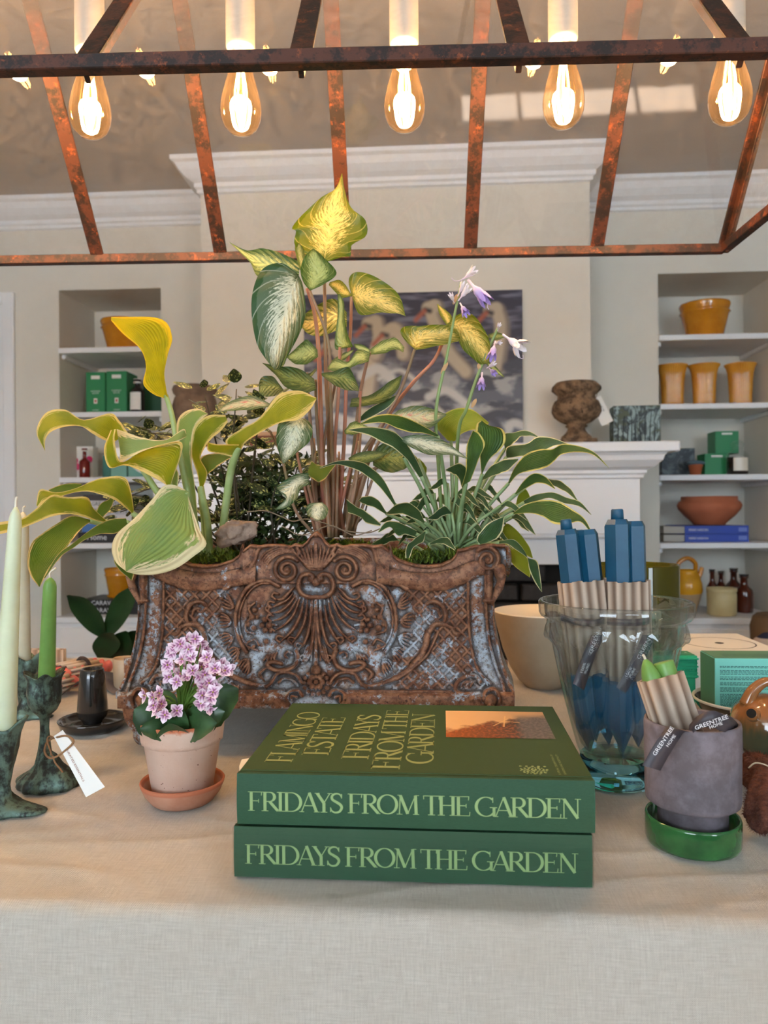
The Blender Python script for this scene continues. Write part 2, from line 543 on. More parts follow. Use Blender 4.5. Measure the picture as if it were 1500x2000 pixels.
# black brick slips in the firebox front
BRK = pm('black_brick', C(34, 33, 35), 0.6, c2=C(20, 20, 22), nscale=30, bump=0.9, bscale=60, bdist=0.006)
fb = bpy.data.objects['wall_chimney']
fbx, fby, fbz = (fx0 + fx1) / 2, SY + .05, 0.0
box('backing', fx0, fx1, SY + .06, YC - .002, 0.001, FBz, pm('soot', C(10, 10, 10), 0.9), fb, world=True)
bw, bh = 0.22, 0.075
protos = []
for k in range(4):
    bm = bmesh.new(); add_box(bm, -bw / 2 + .005, bw / 2 - .005, -.028 - .004 * k, 0.012, .005, bh - .005, .006)
    for q in bm.verts:
        q.co += Vector((noise.noise(q.co * 40 + Vector((k, 0, 0))), noise.noise(q.co * 40 + Vector((0, k, 5))), noise.noise(q.co * 40 + Vector((9, 0, k))))) * .003
    ob = bm_obj('brick', bm, BRK, fb); protos.append(ob)
r_ = 0; z = FBz - bh
first = {0, 1, 2, 3}
while z > 0.02:
    x = fx0 + (bw / 2 if r_ % 2 == 0 else bw)
    while x < fx1 - bw * .4:
        k = rnd.randrange(4)
        if k in first: o = protos[k]; first.discard(k)
        else:
            o = protos[k].copy(); COL.objects.link(o)
        o.location = (x - fb.location.x, fby - fb.location.y, z - fb.location.z)
        x += bw
    z -= bh; r_ += 1
for k in first: bpy.data.objects.remove(protos[k])
# ================================================================== hanging greenhouse lantern
t = NT('rusted_iron')
v = t.coord('Object')
n1 = t.noise(v, 22, 8, 0.7); n2 = t.noise(v, 140, 4, 0.7)
s = t.math('ADD', t.math('MULTIPLY', n1, 0.75), t.math('MULTIPLY', n2, 0.25))
cc = t.mixc(t.sstep(s, 0.44, 0.53), C(34, 22, 18), C(78, 42, 28))
cc = t.mixc(t.sstep(t.noise(v, 45, 6, 0.75), 0.56, 0.66), cc, C(126, 64, 32))
b = t.bsdf(Base_Color=cc, Roughness=0.55, Metallic=0.25)
t.link(t.bump(n2, 0.5, 0.001), b.inputs['Normal']); RUST = t.finish(b.outputs[0])
PANE = thin_glass('pane_glass', (0.90, 0.90, 0.89, 1), dust=0.055, dust_haze_c=(0.85, 0.78, 0.72, 1), refl=1.5)
BULBG = thin_glass('bulb_glass', (0.99, 0.86, 0.66, 1), refl=1.4, dust=.004, dust_haze_c=(1, .62, .3, 1))  # amber haze added to the bulb glass for its glow, not real dust
FIL = emis('filament', (1.0, 0.50, 0.14, 1), 110)
CERA = pm('socket_ceramic', C(225, 215, 200), 0.5)
BRASS = pm('brass', C(170, 130, 60), 0.35, metal=1.0)
HL = CZ + 0.51                      # height of the bottom ring
LY0, LY1 = 0.815, 1.452
LYM = (LY0 + LY1) / 2
BAY = 0.2475
RISE = 0.40                          # ridge height above ring
LANX0 = P(1415, 487, 1.46).x - 0 * BAY
lyaw = YAW - R(1.6)
lan = thing('hanging_lantern', 'long rusted iron greenhouse shaped lantern with glass panes hanging above the table', 'lantern', (0, 0, HL), 0)
# local frame of lantern: x along ridge, y across; pivot at its right far corner
piv = P(1414, 489, 1.452); piv.z = HL
LM = Matrix.Translation(Vector((piv.x, piv.y, HL))) @ Matrix.Rotation(lyaw * 0 + R(1.9), 4, 'Z')
lan.matrix_world = Matrix.Identity(4)
lan.location = (piv.x, piv.y, HL); lan.rotation_euler = (0, 0, R(1.9))
NB_ = 9
LL = NB_ * BAY
DP = LY1 - LY0
def lbar(name, a, b_, w, h, mat=RUST):
    a = Vector(a); b_ = Vector(b_)
    d = b_ - a; L = d.length; d.normalize()
    side = d.cross(Vector((0, 0, 1))) if abs(d.z) < .99 else Vector((1, 0, 0))
    side.normalize(); up = side.cross(d)
    m_ = Matrix((( side.x, d.x, up.x, a.x), (side.y, d.y, up.y, a.y), (side.z, d.z, up.z, a.z), (0, 0, 0, 1)))
    return box(name, -w / 2, w / 2, 0, L, -h / 2, h / 2, mat, lan, bev=.0012, mtx=m_)
RZ = RISE
ym = -DP / 2
# bottom ring (angle iron: a flat and an upright leg)
for (y) in (0.0, -DP):
    lbar('rail', (-LL, y, 0), (0, y, 0), .017, .017)
for x in (0, -LL):
    lbar('end_rail', (x, 0, 0), (x, -DP, 0), .017, .017)
lbar('ridge_bar', (-LL, ym, RZ), (0, ym, RZ), .025, .02)
for i in range(NB_ + 1):
    x = -i * BAY
    for y in (0.0, -DP):
        # flat face towards the glass, upright fin inside
        A_ = Vector((x, y, 0)); B_ = Vector((x, ym, RZ))
        lbar('rafter', A_, B_, .026, .006)
        nrm = (B_ - A_).normalized().cross(Vector((1, 0, 0))); nrm = nrm if nrm.z < 0 else -nrm
        if i == 0 or y < -.1: lbar('rafter_fin', A_ + nrm * .011, B_ + nrm * .011, .007, .018)
def pane(pts, nm='pane'):
    vs = [tuple(p_) for p_ in pts]
    return mk(nm, vs, [tuple(range(len(vs)))], PANE, lan, smooth=False)
for i in range(NB_):
    x0, x1 = -i * BAY - .003, -(i + 1) * BAY + .003
    pane([(x0, -.003, .004), (x1, -.003, .004), (x1, ym + .003, RZ), (x0, ym + .003, RZ)])
    pane([(x0, -DP + .003, .004), (x1, -DP + .003, .004), (x1, ym - .003, RZ), (x0, ym - .003, RZ)])
for x in (0, -LL): pane([(x, -.01, .004), (x, -DP + .01, .004), (x, ym, RZ - .01)])
# bulbs
bp = [(0.011, .0), (.0135, -.012), (.0135, -.02), (.017, -.032), (.022, -.05), (.0275, -.07), (.0312, -.088), (.032, -.1), (.030, -.113), (.025, -.124), (.016, -.132), (.006, -.1355), (0, -.136)]
bz = 0.59 - 0.51 + .136  # top of glass above ring
ii = 0
LMi = pworld(lan).inverted()
for k in range(9):
    if k < 5: w = P([1427, 1103, 790, 464, 160][k], 190, 1.135)
    loc = LMi @ w
    if k < 5: bx = loc.x
    else: bx = bx_last - BAY * 1.0
    bx_last = bx
    if bx < -LL + .1: continue
    bzk = bz
    bo = thing('x', '', '', (0, 0, 0)) if False else None
    g = lathe('bulb', bp, BULBG, lan, loc=(0, 0, 0), seg=28); g.location = (bx, ym, bzk)
    A = Acc()
    for q in range(6):
        a = q * math.pi / 3
        A.tube([(.004 * math.cos(a), .004 * math.sin(a), -.034), (.0095 * math.cos(a + .25), .0095 * math.sin(a + .25), -.075), (.005 * math.cos(a + .5), .005 * math.sin(a + .5), -.112)], .0011, 5, n=6)
    A.obj('filament', FIL, g)
    A = Acc(); A.tube([(0, 0, -.005), (0, 0, -.03)], .0045, 8); A.tube([(0, 0, -.03), (0, 0, -.118)], .0008, 5)
    A.obj('filament_support', BULBG, g)
    s_ = lathe('socket', [(0, .19), (.006, .19), (.006, .115), (.022, .11), (.0225, .05), (.0225, .0), (.020, -.004), (.016, -.004), (.014, .002), (0, .002)], CERA, lan, loc=(0, 0, 0), seg=24)
    s_.location = (bx, ym, bzk)
    lt = bpy.data.lights.new('bulb_light', 'POINT'); lt.energy = BULB_W; lt.color = (1.0, 0.68, 0.39); lt.shadow_soft_size = .018
    lo = bpy.data.objects.new('bulb_light', lt); COL.objects.link(lo); lo.parent = g; lo.location = (0, 0, -.075)
# chains that carry the lantern
for x in (-.5, -LL + .5):
    tube('hanging_rod', [(x, ym, RZ), (x, ym, ZC - HL - .001)], .006, RUST, lan)
# ================================================================== table and cloth
t = NT('linen')
v = t.coord('Object')
def weave(t, v, sx, sy):
    sp = t.node('ShaderNodeSeparateXYZ'); t.link(v, sp.inputs[0])
    return sp
uvn = t.node('ShaderNodeUVMap'); uvn.uv_map = 'UVMap'
sp = t.node('ShaderNodeSeparateXYZ'); t.link(uvn.outputs[0], sp.inputs[0])
K = 2 * math.pi / 0.00155
n0 = t.noise(uvn.outputs[0], 60, 3, 0.6)
wx = t.math('SINE', t.math('ADD', t.math('MULTIPLY', sp.outputs[0], K), t.math('MULTIPLY', n0, 9)))
wy = t.math('SINE', t.math('ADD', t.math('MULTIPLY', sp.outputs[1], K), t.math('MULTIPLY', n0, 9)))
wv = t.math('MULTIPLY', wx, wy)
mp = t.node('ShaderNodeMapping'); mp.inputs['Scale'].default_value = (1, 14, 1); t.link(uvn.outputs[0], mp.inputs[0])
mp2 = t.node('ShaderNodeMapping'); mp2.inputs['Scale'].default_value = (14, 1, 1); t.link(uvn.outputs[0], mp2.inputs[0])
th = t.math('ADD', t.noise(mp.outputs[0], 45, 3, 0.7), t.noise(mp2.outputs[0], 45, 3, 0.7))
f = t.math('ADD', t.math('MULTIPLY', wv, 0.30), t.math('SUBTRACT', th, 0.5), clamp=True)
cc = t.mixc(f, C(176, 167, 155), C(220, 213, 202))
cc = t.mixc(t.math('MULTIPLY', t.sstep(t.noise(uvn.outputs[0], 9, 4, 0.6), .4, .7), 0.35), cc, C(194, 182, 166))
b = t.bsdf(Base_Color=cc, Roughness=0.9)
b.inputs['Sheen Weight'].default_value = 0.15
hh = t.math('ADD', t.math('MULTIPLY', wv, 0.5), t.math('MULTIPLY', th, 0.8))
t.link(t.bump(hh, 0.8, 0.0008), b.inputs['Normal']); LINEN = t.finish(b.outputs[0])
TY0 = T(750, 1784).y; TY1 = T(1010, 1291).y
TX0, TX1 = -1.35, 1.45
nx = 420
# path across the cloth: (y, z, arc length)
path = []
for k in range(14): path.append((TY1 + .012, TZ - .5 + k * .035))
for k in range(5):
    a = k / 4 * math.pi / 2; path.append((TY1 + .012 - .012 * (1 - math.cos(a)), TZ - .012 + .012 * math.sin(a)))
for yv in np.linspace(TY1 - .008, TY0 + .022, 190): path.append((yv, TZ))
for k in range(1, 11):
    a = k / 10 * math.pi / 2; path.append((TY0 + .012 - .014 * math.sin(a), TZ - .014 + .014 * math.cos(a)))
for k in range(1, 90): path.append((TY0 - .002 - .0009 * k * .3, TZ - .014 - k * .0088))
pa = np.array(path); ny = len(pa)
arc = np.concatenate([[0], np.cumsum(np.linalg.norm(np.diff(pa, axis=0), axis=1))])
xs = np.linspace(TX0, TX1, nx)
vs = np.zeros((ny, nx, 3)); uv = np.zeros((ny, nx, 2))
for i in range(ny):
    for j in range(nx):
        x = xs[j]; y, z = pa[i]
        u_, w_ = x, arc[i]
        flat = 1.0 if (TY0 + .02 < y < TY1 - .02 and z > TZ - .001) else 0.0
        q = Vector((u_ * 3.2 + w_ * 1.1, w_ * 7.0 - u_ * .8, 0.3))
        h = (noise.noise(q) * .5 + noise.noise(q * 2.3) * .35 + noise.noise(q * 5.1) * .15)
        r1 = noise.noise(Vector((u_ * 5.5 - 2 * w_, w_ * 16 + u_ * 2, 4.1)))
        h2 = h * .0034 + (max(0, .25 - abs(r1)) ** 2) * .045
        if flat: vs[i, j] = (x, y, z + min(h2 * .7 - .0012, .0008))
        else:
            fr = 1.0 if y < TY0 + .02 else 0.0
            dz = 0
            q2 = Vector((u_ * 6, w_ * 1.5, 9))
            vs[i, j] = (x, y - (h2 * .9 + noise.noise(q2) * .004 * min(1, max(0, (TZ - z)) * 6)) * (1 if fr else -1), z + (h2 * .7 if z > TZ - .012 else 0))
        uv[i, j] = (u_, w_)
idx = np.arange(ny * nx).reshape(ny, nx)
fc = np.stack([idx[:-1, :-1], idx[:-1, 1:], idx[1:, 1:], idx[1:, :-1]], -1).reshape(-1, 4)
cl = mk('tablecloth', vs.reshape(-1, 3), fc, LINEN, uv=uv.reshape(-1, 2))
tag(cl, 'natural beige linen tablecloth draped over the display table', 'tablecloth')
PINE = pm('table_wood', C(140, 104, 70), 0.6, c2=C(110, 80, 50), nscale=8, stretch=(1, 12, 12))
e = thing('display_table', 'long wooden display table hidden under the linen cloth', 'table', ((TX0 + TX1) / 2, (TY0 + TY1) / 2, 0))
hx, hy = (TX1 - TX0) / 2 - .005, (TY1 - TY0) / 2 - .008
box('tabletop', -hx, hx, -hy, hy, TZ - .04, TZ - .006, PINE, e)
for sx in (-1, 1):
    for sy in (-1, 1):
        box('leg', sx * (hx - .05) - .03, sx * (hx - .05) + .03, sy * (hy - .05) - .03, sy * (hy - .05) + .03, 0, TZ - .04, PINE, e)

# ================================================================== cast iron planter
YP = 1.05
PCX = 617.0
toppts = [(617, 1037), (627, 1045), (634, 1056), (643, 1064), (651, 1063), (658, 1061), (668, 1066), (682, 1063), (709, 1062), (728, 1065), (745, 1063), (759, 1061), (762, 1066), (759, 1074), (766, 1083), (778, 1092), (805, 1101), (832, 1104), (860, 1101), (880, 1092), (889, 1082), (892, 1073), (903, 1071), (915, 1068), (928, 1064), (955, 1062), (985, 1063)]
tx = np.array([p[0] for p in toppts]) - PCX; ty = np.array([p[1] for p in toppts], dtype=float)
order = np.argsort(tx); tx = tx[order]; ty = ty[order]
hwy = [1030, 1090, 1125, 1150, 1178, 1210, 1250, 1290, 1328, 1350, 1390]
hwv = [368, 371, 372, 366, 348, 348, 354, 363, 377, 388, 388]
NXp, NYp = 640, 300
BOT = 1384.0
sg = np.linspace(-1, 1, NXp)
XT = sg * 368
TT = np.interp(np.abs(XT), tx, ty)
tg = np.linspace(0, 1, NYp)
PY = TT[None, :] + (BOT - TT[None, :]) * tg[:, None]
HW = np.interp(PY, hwy, hwv)
DX = sg[None, :] * HW                       # signed px from the centre line
AX = np.abs(DX)
H = np.zeros_like(PY)
def segd(pts, ax=None):
    ax = AX if ax is None else ax
    D2 = np.full(PY.shape, 1e9); 
    p = np.asarray(pts, dtype=float)
    for k in range(len(p) - 1):
        a = p[k]; d = p[k + 1] - a; L2 = d @ d + 1e-9
        tt = np.clip(((ax - a[0]) * d[0] + (PY - a[1]) * d[1]) / L2, 0, 1)
        dd = (ax - a[0] - tt * d[0]) ** 2 + (PY - a[1] - tt * d[1]) ** 2
        D2 = np.minimum(D2, dd)
    return np.sqrt(D2)
def rid(pts, w, h, n=None, add=False, taper=False, ax=None, pw=0.5):
    global H
    p = np.array([(x_ - PCX, y_) for x_, y_ in pts], dtype=float)
    if n: p = catmull(p, n)
    if taper:
        best = np.zeros_like(PY)
        for k in range(len(p) - 1):
            f_ = math.sin(math.pi * min(1, max(0.06, (k + .5) / (len(p) - 1)))) ** .6
            d = segd(p[k:k + 2], ax)
            best = np.maximum(best, np.clip(1 - (d / (w * f_)) ** 2, 0, 1) ** pw * h * f_)
        r = best
    else:
        d = segd(p, ax)
        r = np.clip(1 - (d / w) ** 2, 0, 1) ** pw * h
    H = H + r if add else np.maximum(H, r)
def blob(x, y, r, h, ax=None):
    global H
    ax_ = AX if ax is None else ax
    d = np.hypot(ax_ - (x - PCX), PY - y)
    H = np.maximum(H, np.clip(1 - (d / r) ** 2, 0, 1) ** .5 * h)
def c1(x, y): return (600 + x / 3.659, 1030 + y / 3.659)
def K1(*pts): return [c1(x, y) for x, y in pts]
# lattice
import itertools
latt = np.zeros_like(PY)
lx, ly = AX, PY
u1 = (lx - 190) * .72 + (ly - 1150) * .70; u2 = (lx - 190) * .72 - (ly - 1150) * .70
for u_ in (u1, u2):
    q = np.abs(((u_ / 17.0) % 1.0) - .5) * 17.0
    latt = np.maximum(latt, np.clip(1 - (q / 3.0) ** 2, 0, 1) ** .5 * 2.6)
reg = ((lx > 150) & (ly > 1150) & (ly < 1346) & (lx < np.interp(ly, [1147, 1194, 1249, 1295, 1333], [295, 297, 301, 311, 336])))
outer = segd([(92, 1240), (92, 1241)])
reg &= (np.hypot((lx - 92) / 1.0, (ly - 1212) / 1.02) > 100)
H = np.where(reg, latt, H)
# convex top band under the scallop
band_hi = np.interp(AX, [130, 152, 188, 229, 270, 292, 320], [1106, 1110, 1117, 1118, 1110, 1099, 1090])
band_lo = np.interp(AX, [130, 160, 190, 215, 256, 292, 322], [1142, 1146, 1151, 1156, 1153, 1140, 1124])
tb = np.clip((PY - band_hi) / (band_lo - band_hi), 0, 1)
inb = (AX > 118) & (AX < 330)
H = np.where(inb & (tb > 0) & (tb < 1), np.maximum(H, 6.5 * np.sqrt(np.clip(1 - (2 * tb - 1) ** 2, 0, 1)) + 1.5), H)
H = np.where((PY < band_hi) & inb, np.maximum(H, 4.0), H)
# raised rim along the top outline
rimd = PY - TT[None, :]
H = np.where(rimd < 7, np.maximum(H, 5.5 * np.sqrt(np.clip(1 - ((rimd - 3.5) / 3.5) ** 2, 0, 1)) + 2.0), H)
H = np.where((AX < 120) & (PY < 1140), np.maximum(H, 2.5), H)
# frames and scrolls (right half mirrored)
rid(K1((330, 420), (400, 385), (470, 390), (560, 440), (620, 560), (637, 680), (615, 790), (560, 890)), 4.2, 6.5, 40)
rid(K1((400, 400), (460, 405), (535, 455), (597, 565), (612, 680), (592, 780), (540, 872)), 2.4, 4.0, 40)
for (cx, cy, r0, turns, w, h) in ((270, 305, 27, 1.9, 4.5, 8), (1290, 232, 26, 1.7, 5.0, 9)):
    pts = []
    for k in range(60):
        f_ = k / 59; a = -2.4 + f_ * turns * 2 * math.pi; r = r0 * (1 - f_ * .86)
        x_, y_ = c1(cx, cy); pts.append((x_ + r * math.cos(a), y_ + r * math.sin(a)))
    rid(pts, w, h); blob(*c1(cx, cy), 7, h + 2.5)
H = np.where(np.hypot(AX - (c1(1290, 232)[0] - PCX), PY - 1093) < 26, np.maximum(H, 5.0), H)
for k in range(5):   # leaf over the upper volute
    rid(K1((185 + 8 * k, 250 - 14 * k), (230 + 10 * k, 150 + 8 * k), (330 + 5 * k, 140 + 16 * k), (430 - 6 * k, 190 + 18 * k), (470 - 22 * k, 270 + 4 * k)), 3.0, 7.5 - k * .6, 20, taper=True)
rid(K1((440, 130), (480, 170), (495, 230), (540, 300), (590, 330), (680, 420), (715, 440)), 4.5, 6, 24)
rid(K1((500, 160), (520, 230), (570, 285), (640, 320)), 3, 5, 20)
# side frame ridges
rid(K1((1150, 400), (1152, 600), (1165, 800), (1200, 970), (1250, 1060), (1310, 1115)), 3.2, 5.5, 30)
rid(K1((1275, 340), (1280, 600), (1300, 800), (1350, 1000), (1400, 1130), (1418, 1290)), 3.2, 5, 30)
rid(K1((1335, 560), (1350, 760), (1390, 960), (1440, 1110), (1475, 1180), (1475, 1290)), 4, 4, 30)
rid(K1((1300, 320), (1300, 420), (1300, 520)), 8, 9)
rid(K1((1270, 525), (1330, 525)), 4, 9)
rid(K1((1370, 300), (1400, 380), (1380, 450), (1350, 520)), 13, 10, 12)
# S shaped leaf over the lattice
rid(K1((385, 1130), (470, 1128), (560, 1105), (700, 1035), (800, 935), (845, 850), (860, 770), (900, 705), (960, 690), (1030, 715), (1080, 768)), 7, 8, 50, taper=True)
rid(K1((640, 1085), (740, 1020), (850, 920), (900, 830), (935, 745)), 3.2, 7, 30)
rid(K1((830, 600), (850, 550), (905, 530), (965, 560), (990, 630), (975, 680), (940, 690)), 5, 8, 30, taper=True)
rid(K1((880, 580), (930, 585), (950, 640)), 4, 6, 12, taper=True)
rid(K1((1030, 720), (1060, 760), (1100, 760)), 5, 6.5, 12, taper=True)
# scallops round the ring
for (x_, y_, a0) in ((690, 540, -.5), (715, 665, -.05), (700, 800, .35), (650, 900, .65), (570, 985, .95)):
    for k in range(5):
        a = a0 + (k - 2) * .30
        p0 = (x_ - 55 * math.cos(a0), y_ - 55 * math.sin(a0)); 
        p1 = (x_ + 55 * math.cos(a) * 1.0 - 10, y_ + 62 * math.sin(a) + (k - 2) * 8)
        rid(K1(p0, ((p0[0] + p1[0]) / 2 + (k - 2) * -4, (p0[1] + p1[1]) / 2 + (k - 2) * 9), p1), 2.6, 6, 8, taper=True)
    blob(*c1(x_ + 45, y_ - 30), 4, 6.5)
# big acanthus shell fanning from the cartouche
fan = [((70, 500), (75, 700), (95, 850), (150, 960)), ((95, 500), (105, 690), (140, 820), (185, 870)), ((120, 495), (140, 660), (185, 760), (235, 830)), ((145, 490), (175, 630), (235, 740), (320, 820)),
       ((170, 485), (215, 610), (280, 690), (360, 740)), ((200, 520), (250, 600), (310, 650), (385, 670)), ((215, 500), (265, 560), (320, 600), (395, 610)), ((225, 470), (270, 520), (330, 550), (380, 575)), ((220, 430), (260, 470), (300, 510), (350, 515))]
for q in fan:
    rid(K1(*q), 3.6, 8.5, 18, taper=True)
    ex, ey = q[-1]; rid(K1((ex, ey), (ex + 25, ey - 22), (ex + 12, ey - 45), (ex - 18, ey - 38)), 2.6, 6, 10)
for k in range(4):
    rid(K1((80 + k * 14, 820 + k * 5), (100 + k * 14, 900), (140 + k * 8, 975)), 2.4, 6.5, 8, taper=True)
# axis, ball and flower
rid([(617, 1165), (617, 1300)], 4.5, 5.5)
rid([(624, 1168), (626, 1290)], 2, 4.5)
blob(617, 1308, 10, 10)
for k in range(7):
    a = k / 7 * 2 * math.pi; blob(617 + 12 * math.cos(a) * (1 if math.cos(a) > 0 else 1), 1332 + 11 * math.sin(a), 6.5, 6.5)
    blob(617 + 24 * abs(math.cos(a)), 1334 + 22 * math.sin(a), 5, 5)
blob(617, 1332, 5, 9)
# cartouche C scrolls under the crest
rid(K1((90, 375), (85, 350), (115, 335), (160, 345), (185, 395), (180, 450), (140, 490), (70, 500), (30, 480)), 5, 9, 30)
blob(*c1(100, 370), 6, 9); blob(617, 1136, 9, 9)
for k in range(6):
    rid([(617 + k * 1.5, 1118), (619 + k * 5, 1095), (618 + k * 9.0, 1074 - (5 - k) * 4.2)], 3.4, 8, 10, taper=True)
blob(617, 1043, 7, 8)
rid(K1((195, 150), (180, 175), (190, 200)), 5, 7)
# flower cluster inside the ring
for (x_, y_, r_, h_) in ((395, 700, 7, 9), (430, 660, 6, 9), (450, 700, 6, 8), (425, 735, 6, 8), (385, 740, 5, 7), (500, 590, 5, 6), (520, 640, 6, 6), (550, 690, 6, 7), (510, 720, 6, 6), (480, 640, 4, 6), (560, 740, 4, 5), (540, 560, 4, 5), (470, 560, 4, 5), (415, 815, 6, 6), (510, 850, 5, 5)):
    blob(*c1(x_, y_), r_, h_)
rid(K1((500, 540), (540, 580), (520, 640), (560, 680), (560, 740), (500, 760)), 2.4, 5, 24)
rid(K1((390, 560), (400, 600), (380, 620)), 3, 6, 10); rid(K1((480, 880), (560, 840), (500, 800), (470, 840)), 2.4, 5, 20)
# lower C scroll
rid(K1((205, 880), (190, 930), (215, 990), (280, 1020), (350, 1020), (400, 995), (405, 975), (370, 962), (310, 972)), 5, 8, 40)
rid(K1((235, 900), (265, 890), (285, 915), (265, 935)), 3, 6, 12)
rid(K1((405, 1000), (440, 1020), (465, 1050), (430, 1100)), 4, 7, 12, taper=True)
for k in range(4): rid(K1((330 + 22 * k, 880 + k * 8), (360 + 20 * k, 930), (350 + 30 * k, 960)), 3, 5.5, 8, taper=True)
rid(K1((165, 1110), (200, 1060), (270, 1035), (340, 1050), (380, 1110), (420, 1140)), 4, 7, 24)
rid(K1((190, 1130), (230, 1090), (290, 1080), (330, 1110)), 3, 5, 18)
# bottom rail and corner scrolls
rail = np.clip((PY - 1351) / 5, 0, 1)
H = np.where((PY > 1351) & (AX > 52), np.maximum(H, 3 + 3 * np.sqrt(np.clip(1 - ((PY - 1369) / 18) ** 2, 0, 1))), H)
rid(K1((290, 1168), (1030, 1172)), 2.2, 6); rid(K1((1030, 1172), (1045, 1195)), 2.2, 6)
rid(K1((160, 1200), (190, 1165), (250, 1175), (275, 1220), (250, 1260)), 4, 8, 16)
rid(K1((200, 1215), (235, 1205), (235, 1245)), 3, 8, 10)
rid(K1((1230, 1185), (1110, 1190), (1060, 1160), (1080, 1100), (1150, 1060), (1210, 1065), (1240, 1110)), 4.5, 7, 30)
for k in range(3): rid(K1((1100 + 30 * k, 1150), (1120 + 30 * k, 1110), (1160 + 25 * k, 1095)), 3, 5.5, 8, taper=True)
blob(*c1(1310, 1240), 15, 12); blob(*c1(1310, 1275), 9, 14); blob(*c1(1180, 1220), 9, 9); blob(*c1(1110, 1270), 7, 7); blob(*c1(1230, 1230), 6, 8)
rid(K1((1260, 1230), (1280, 1170), (1340, 1160), (1375, 1215), (1370, 1280)), 5, 9, 20)
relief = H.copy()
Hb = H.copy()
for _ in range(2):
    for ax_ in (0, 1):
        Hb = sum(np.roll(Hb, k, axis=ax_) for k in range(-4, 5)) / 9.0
crevice_shade = np.clip((Hb - H) / 1.5, 0, 1)
Hm = H * 0.00135
Yb = YP + .012 * np.clip((PY - 1130) / 100, 0, 1) - .045 * np.clip((PY - 1250) / 110, 0, 1) ** 1.6
# project grid onto the surface
def atY_arr(px, py, Y):
    fx = np.array(FW); rx = np.array(RT); ux = np.array(UP)
    r = fx[None, :] + ((px - 750) / F)[:, None] * rx + ((1000 - py) / F)[:, None] * ux
    return np.array(CAM) + r * (Y / r[:, 1])[:, None]
px_ = (PCX + DX).ravel(); py_ = PY.ravel()
wob = np.array([noise.noise(Vector((a * .05, b_ * .05, 3.3))) for a, b_ in zip(px_[::1], py_[::1])]) * .0009
vf = atY_arr(px_, py_, (Yb - Hm).ravel() - wob)
NV = NXp * NYp
idx = np.arange(NV).reshape(NYp, NXp)
fq = np.stack([idx[:-1, :-1], idx[1:, :-1], idx[1:, 1:], idx[:-1, 1:]], -1).reshape(-1, 4)
t = NT('rusty_iron_paint')
v = t.coord('Object')
at = t.node('ShaderNodeAttribute'); at.attribute_name = 'relief'
n1 = t.noise(v, 26, 8, 0.72); n2 = t.noise(v, 150, 5, 0.75); n3 = t.noise(v, 9, 3, 0.5)
sepo = t.node('ShaderNodeSeparateXYZ'); t.link(v, sepo.inputs[0])
s = t.math('ADD', t.math('MULTIPLY', n1, 0.66), t.math('MULTIPLY', n2, 0.30))
s = t.math('ADD', s, t.math('MULTIPLY', at.outputs['Fac'], 0.017))
s = t.math('ADD', s, t.math('MULTIPLY', n3, 0.24))
s = t.math('ADD', s, t.math('MULTIPLY', sepo.outputs[2], 0.45))
fr = t.sstep(s, 0.672, 0.715)
cav = t.node('ShaderNodeAttribute'); cav.attribute_name = 'crevice_shade'
paint = t.mixc(t.sstep(n2, .42, .66), C(176, 186, 198), C(140, 136, 130))
paint = t.mixc(t.math('MULTIPLY', t.sstep(t.noise(v, 55, 5, .65), .48, .62), .6), paint, C(150, 116, 90))
paint = t.mixc(t.sstep(t.noise(v, 320, 3, .7), .58, .66), paint, C(84, 62, 48))
rust = t.mixc(t.sstep(t.noise(v, 70, 6, .7), .38, .6), C(112, 70, 50), C(154, 108, 80))
rust = t.mixc(t.sstep(t.noise(v, 210, 4, .7), .56, .68), rust, C(74, 42, 32))
cc = t.mixc(fr, paint, rust)
dirt = t.math('MULTIPLY', t.sstep(t.noise(v, 95, 5, .7), .52, .62), 0.55)
cc = t.mixc(dirt, cc, C(62, 46, 38))
cc = t.mixc(t.math('MULTIPLY', cav.outputs['Fac'], 0.85), cc, C(58, 40, 30))  # shade painted into the relief crevices so the scrollwork looks deeper
b = t.bsdf(Base_Color=cc, Roughness=0.62)
b.inputs['Specular IOR Level'].default_value = .35
t.link(t.bump(t.math('ADD', n2, t.math('MULTIPLY', fr, -.6)), 0.35, 0.0008), b.inputs['Normal'])
IRON = t.finish(b.outputs[0])
pl = thing('cast_iron_planter', 'long ornate cast iron planter with scrollwork and worn blue grey paint over rust', 'planter', (float(vf[:, 0].mean()), YP + .11, TZ))
mk('front_panel', vf, fq, IRON, pl, world=True, attr={'relief': relief.ravel(), 'crevice_shade': crevice_shade.ravel()})
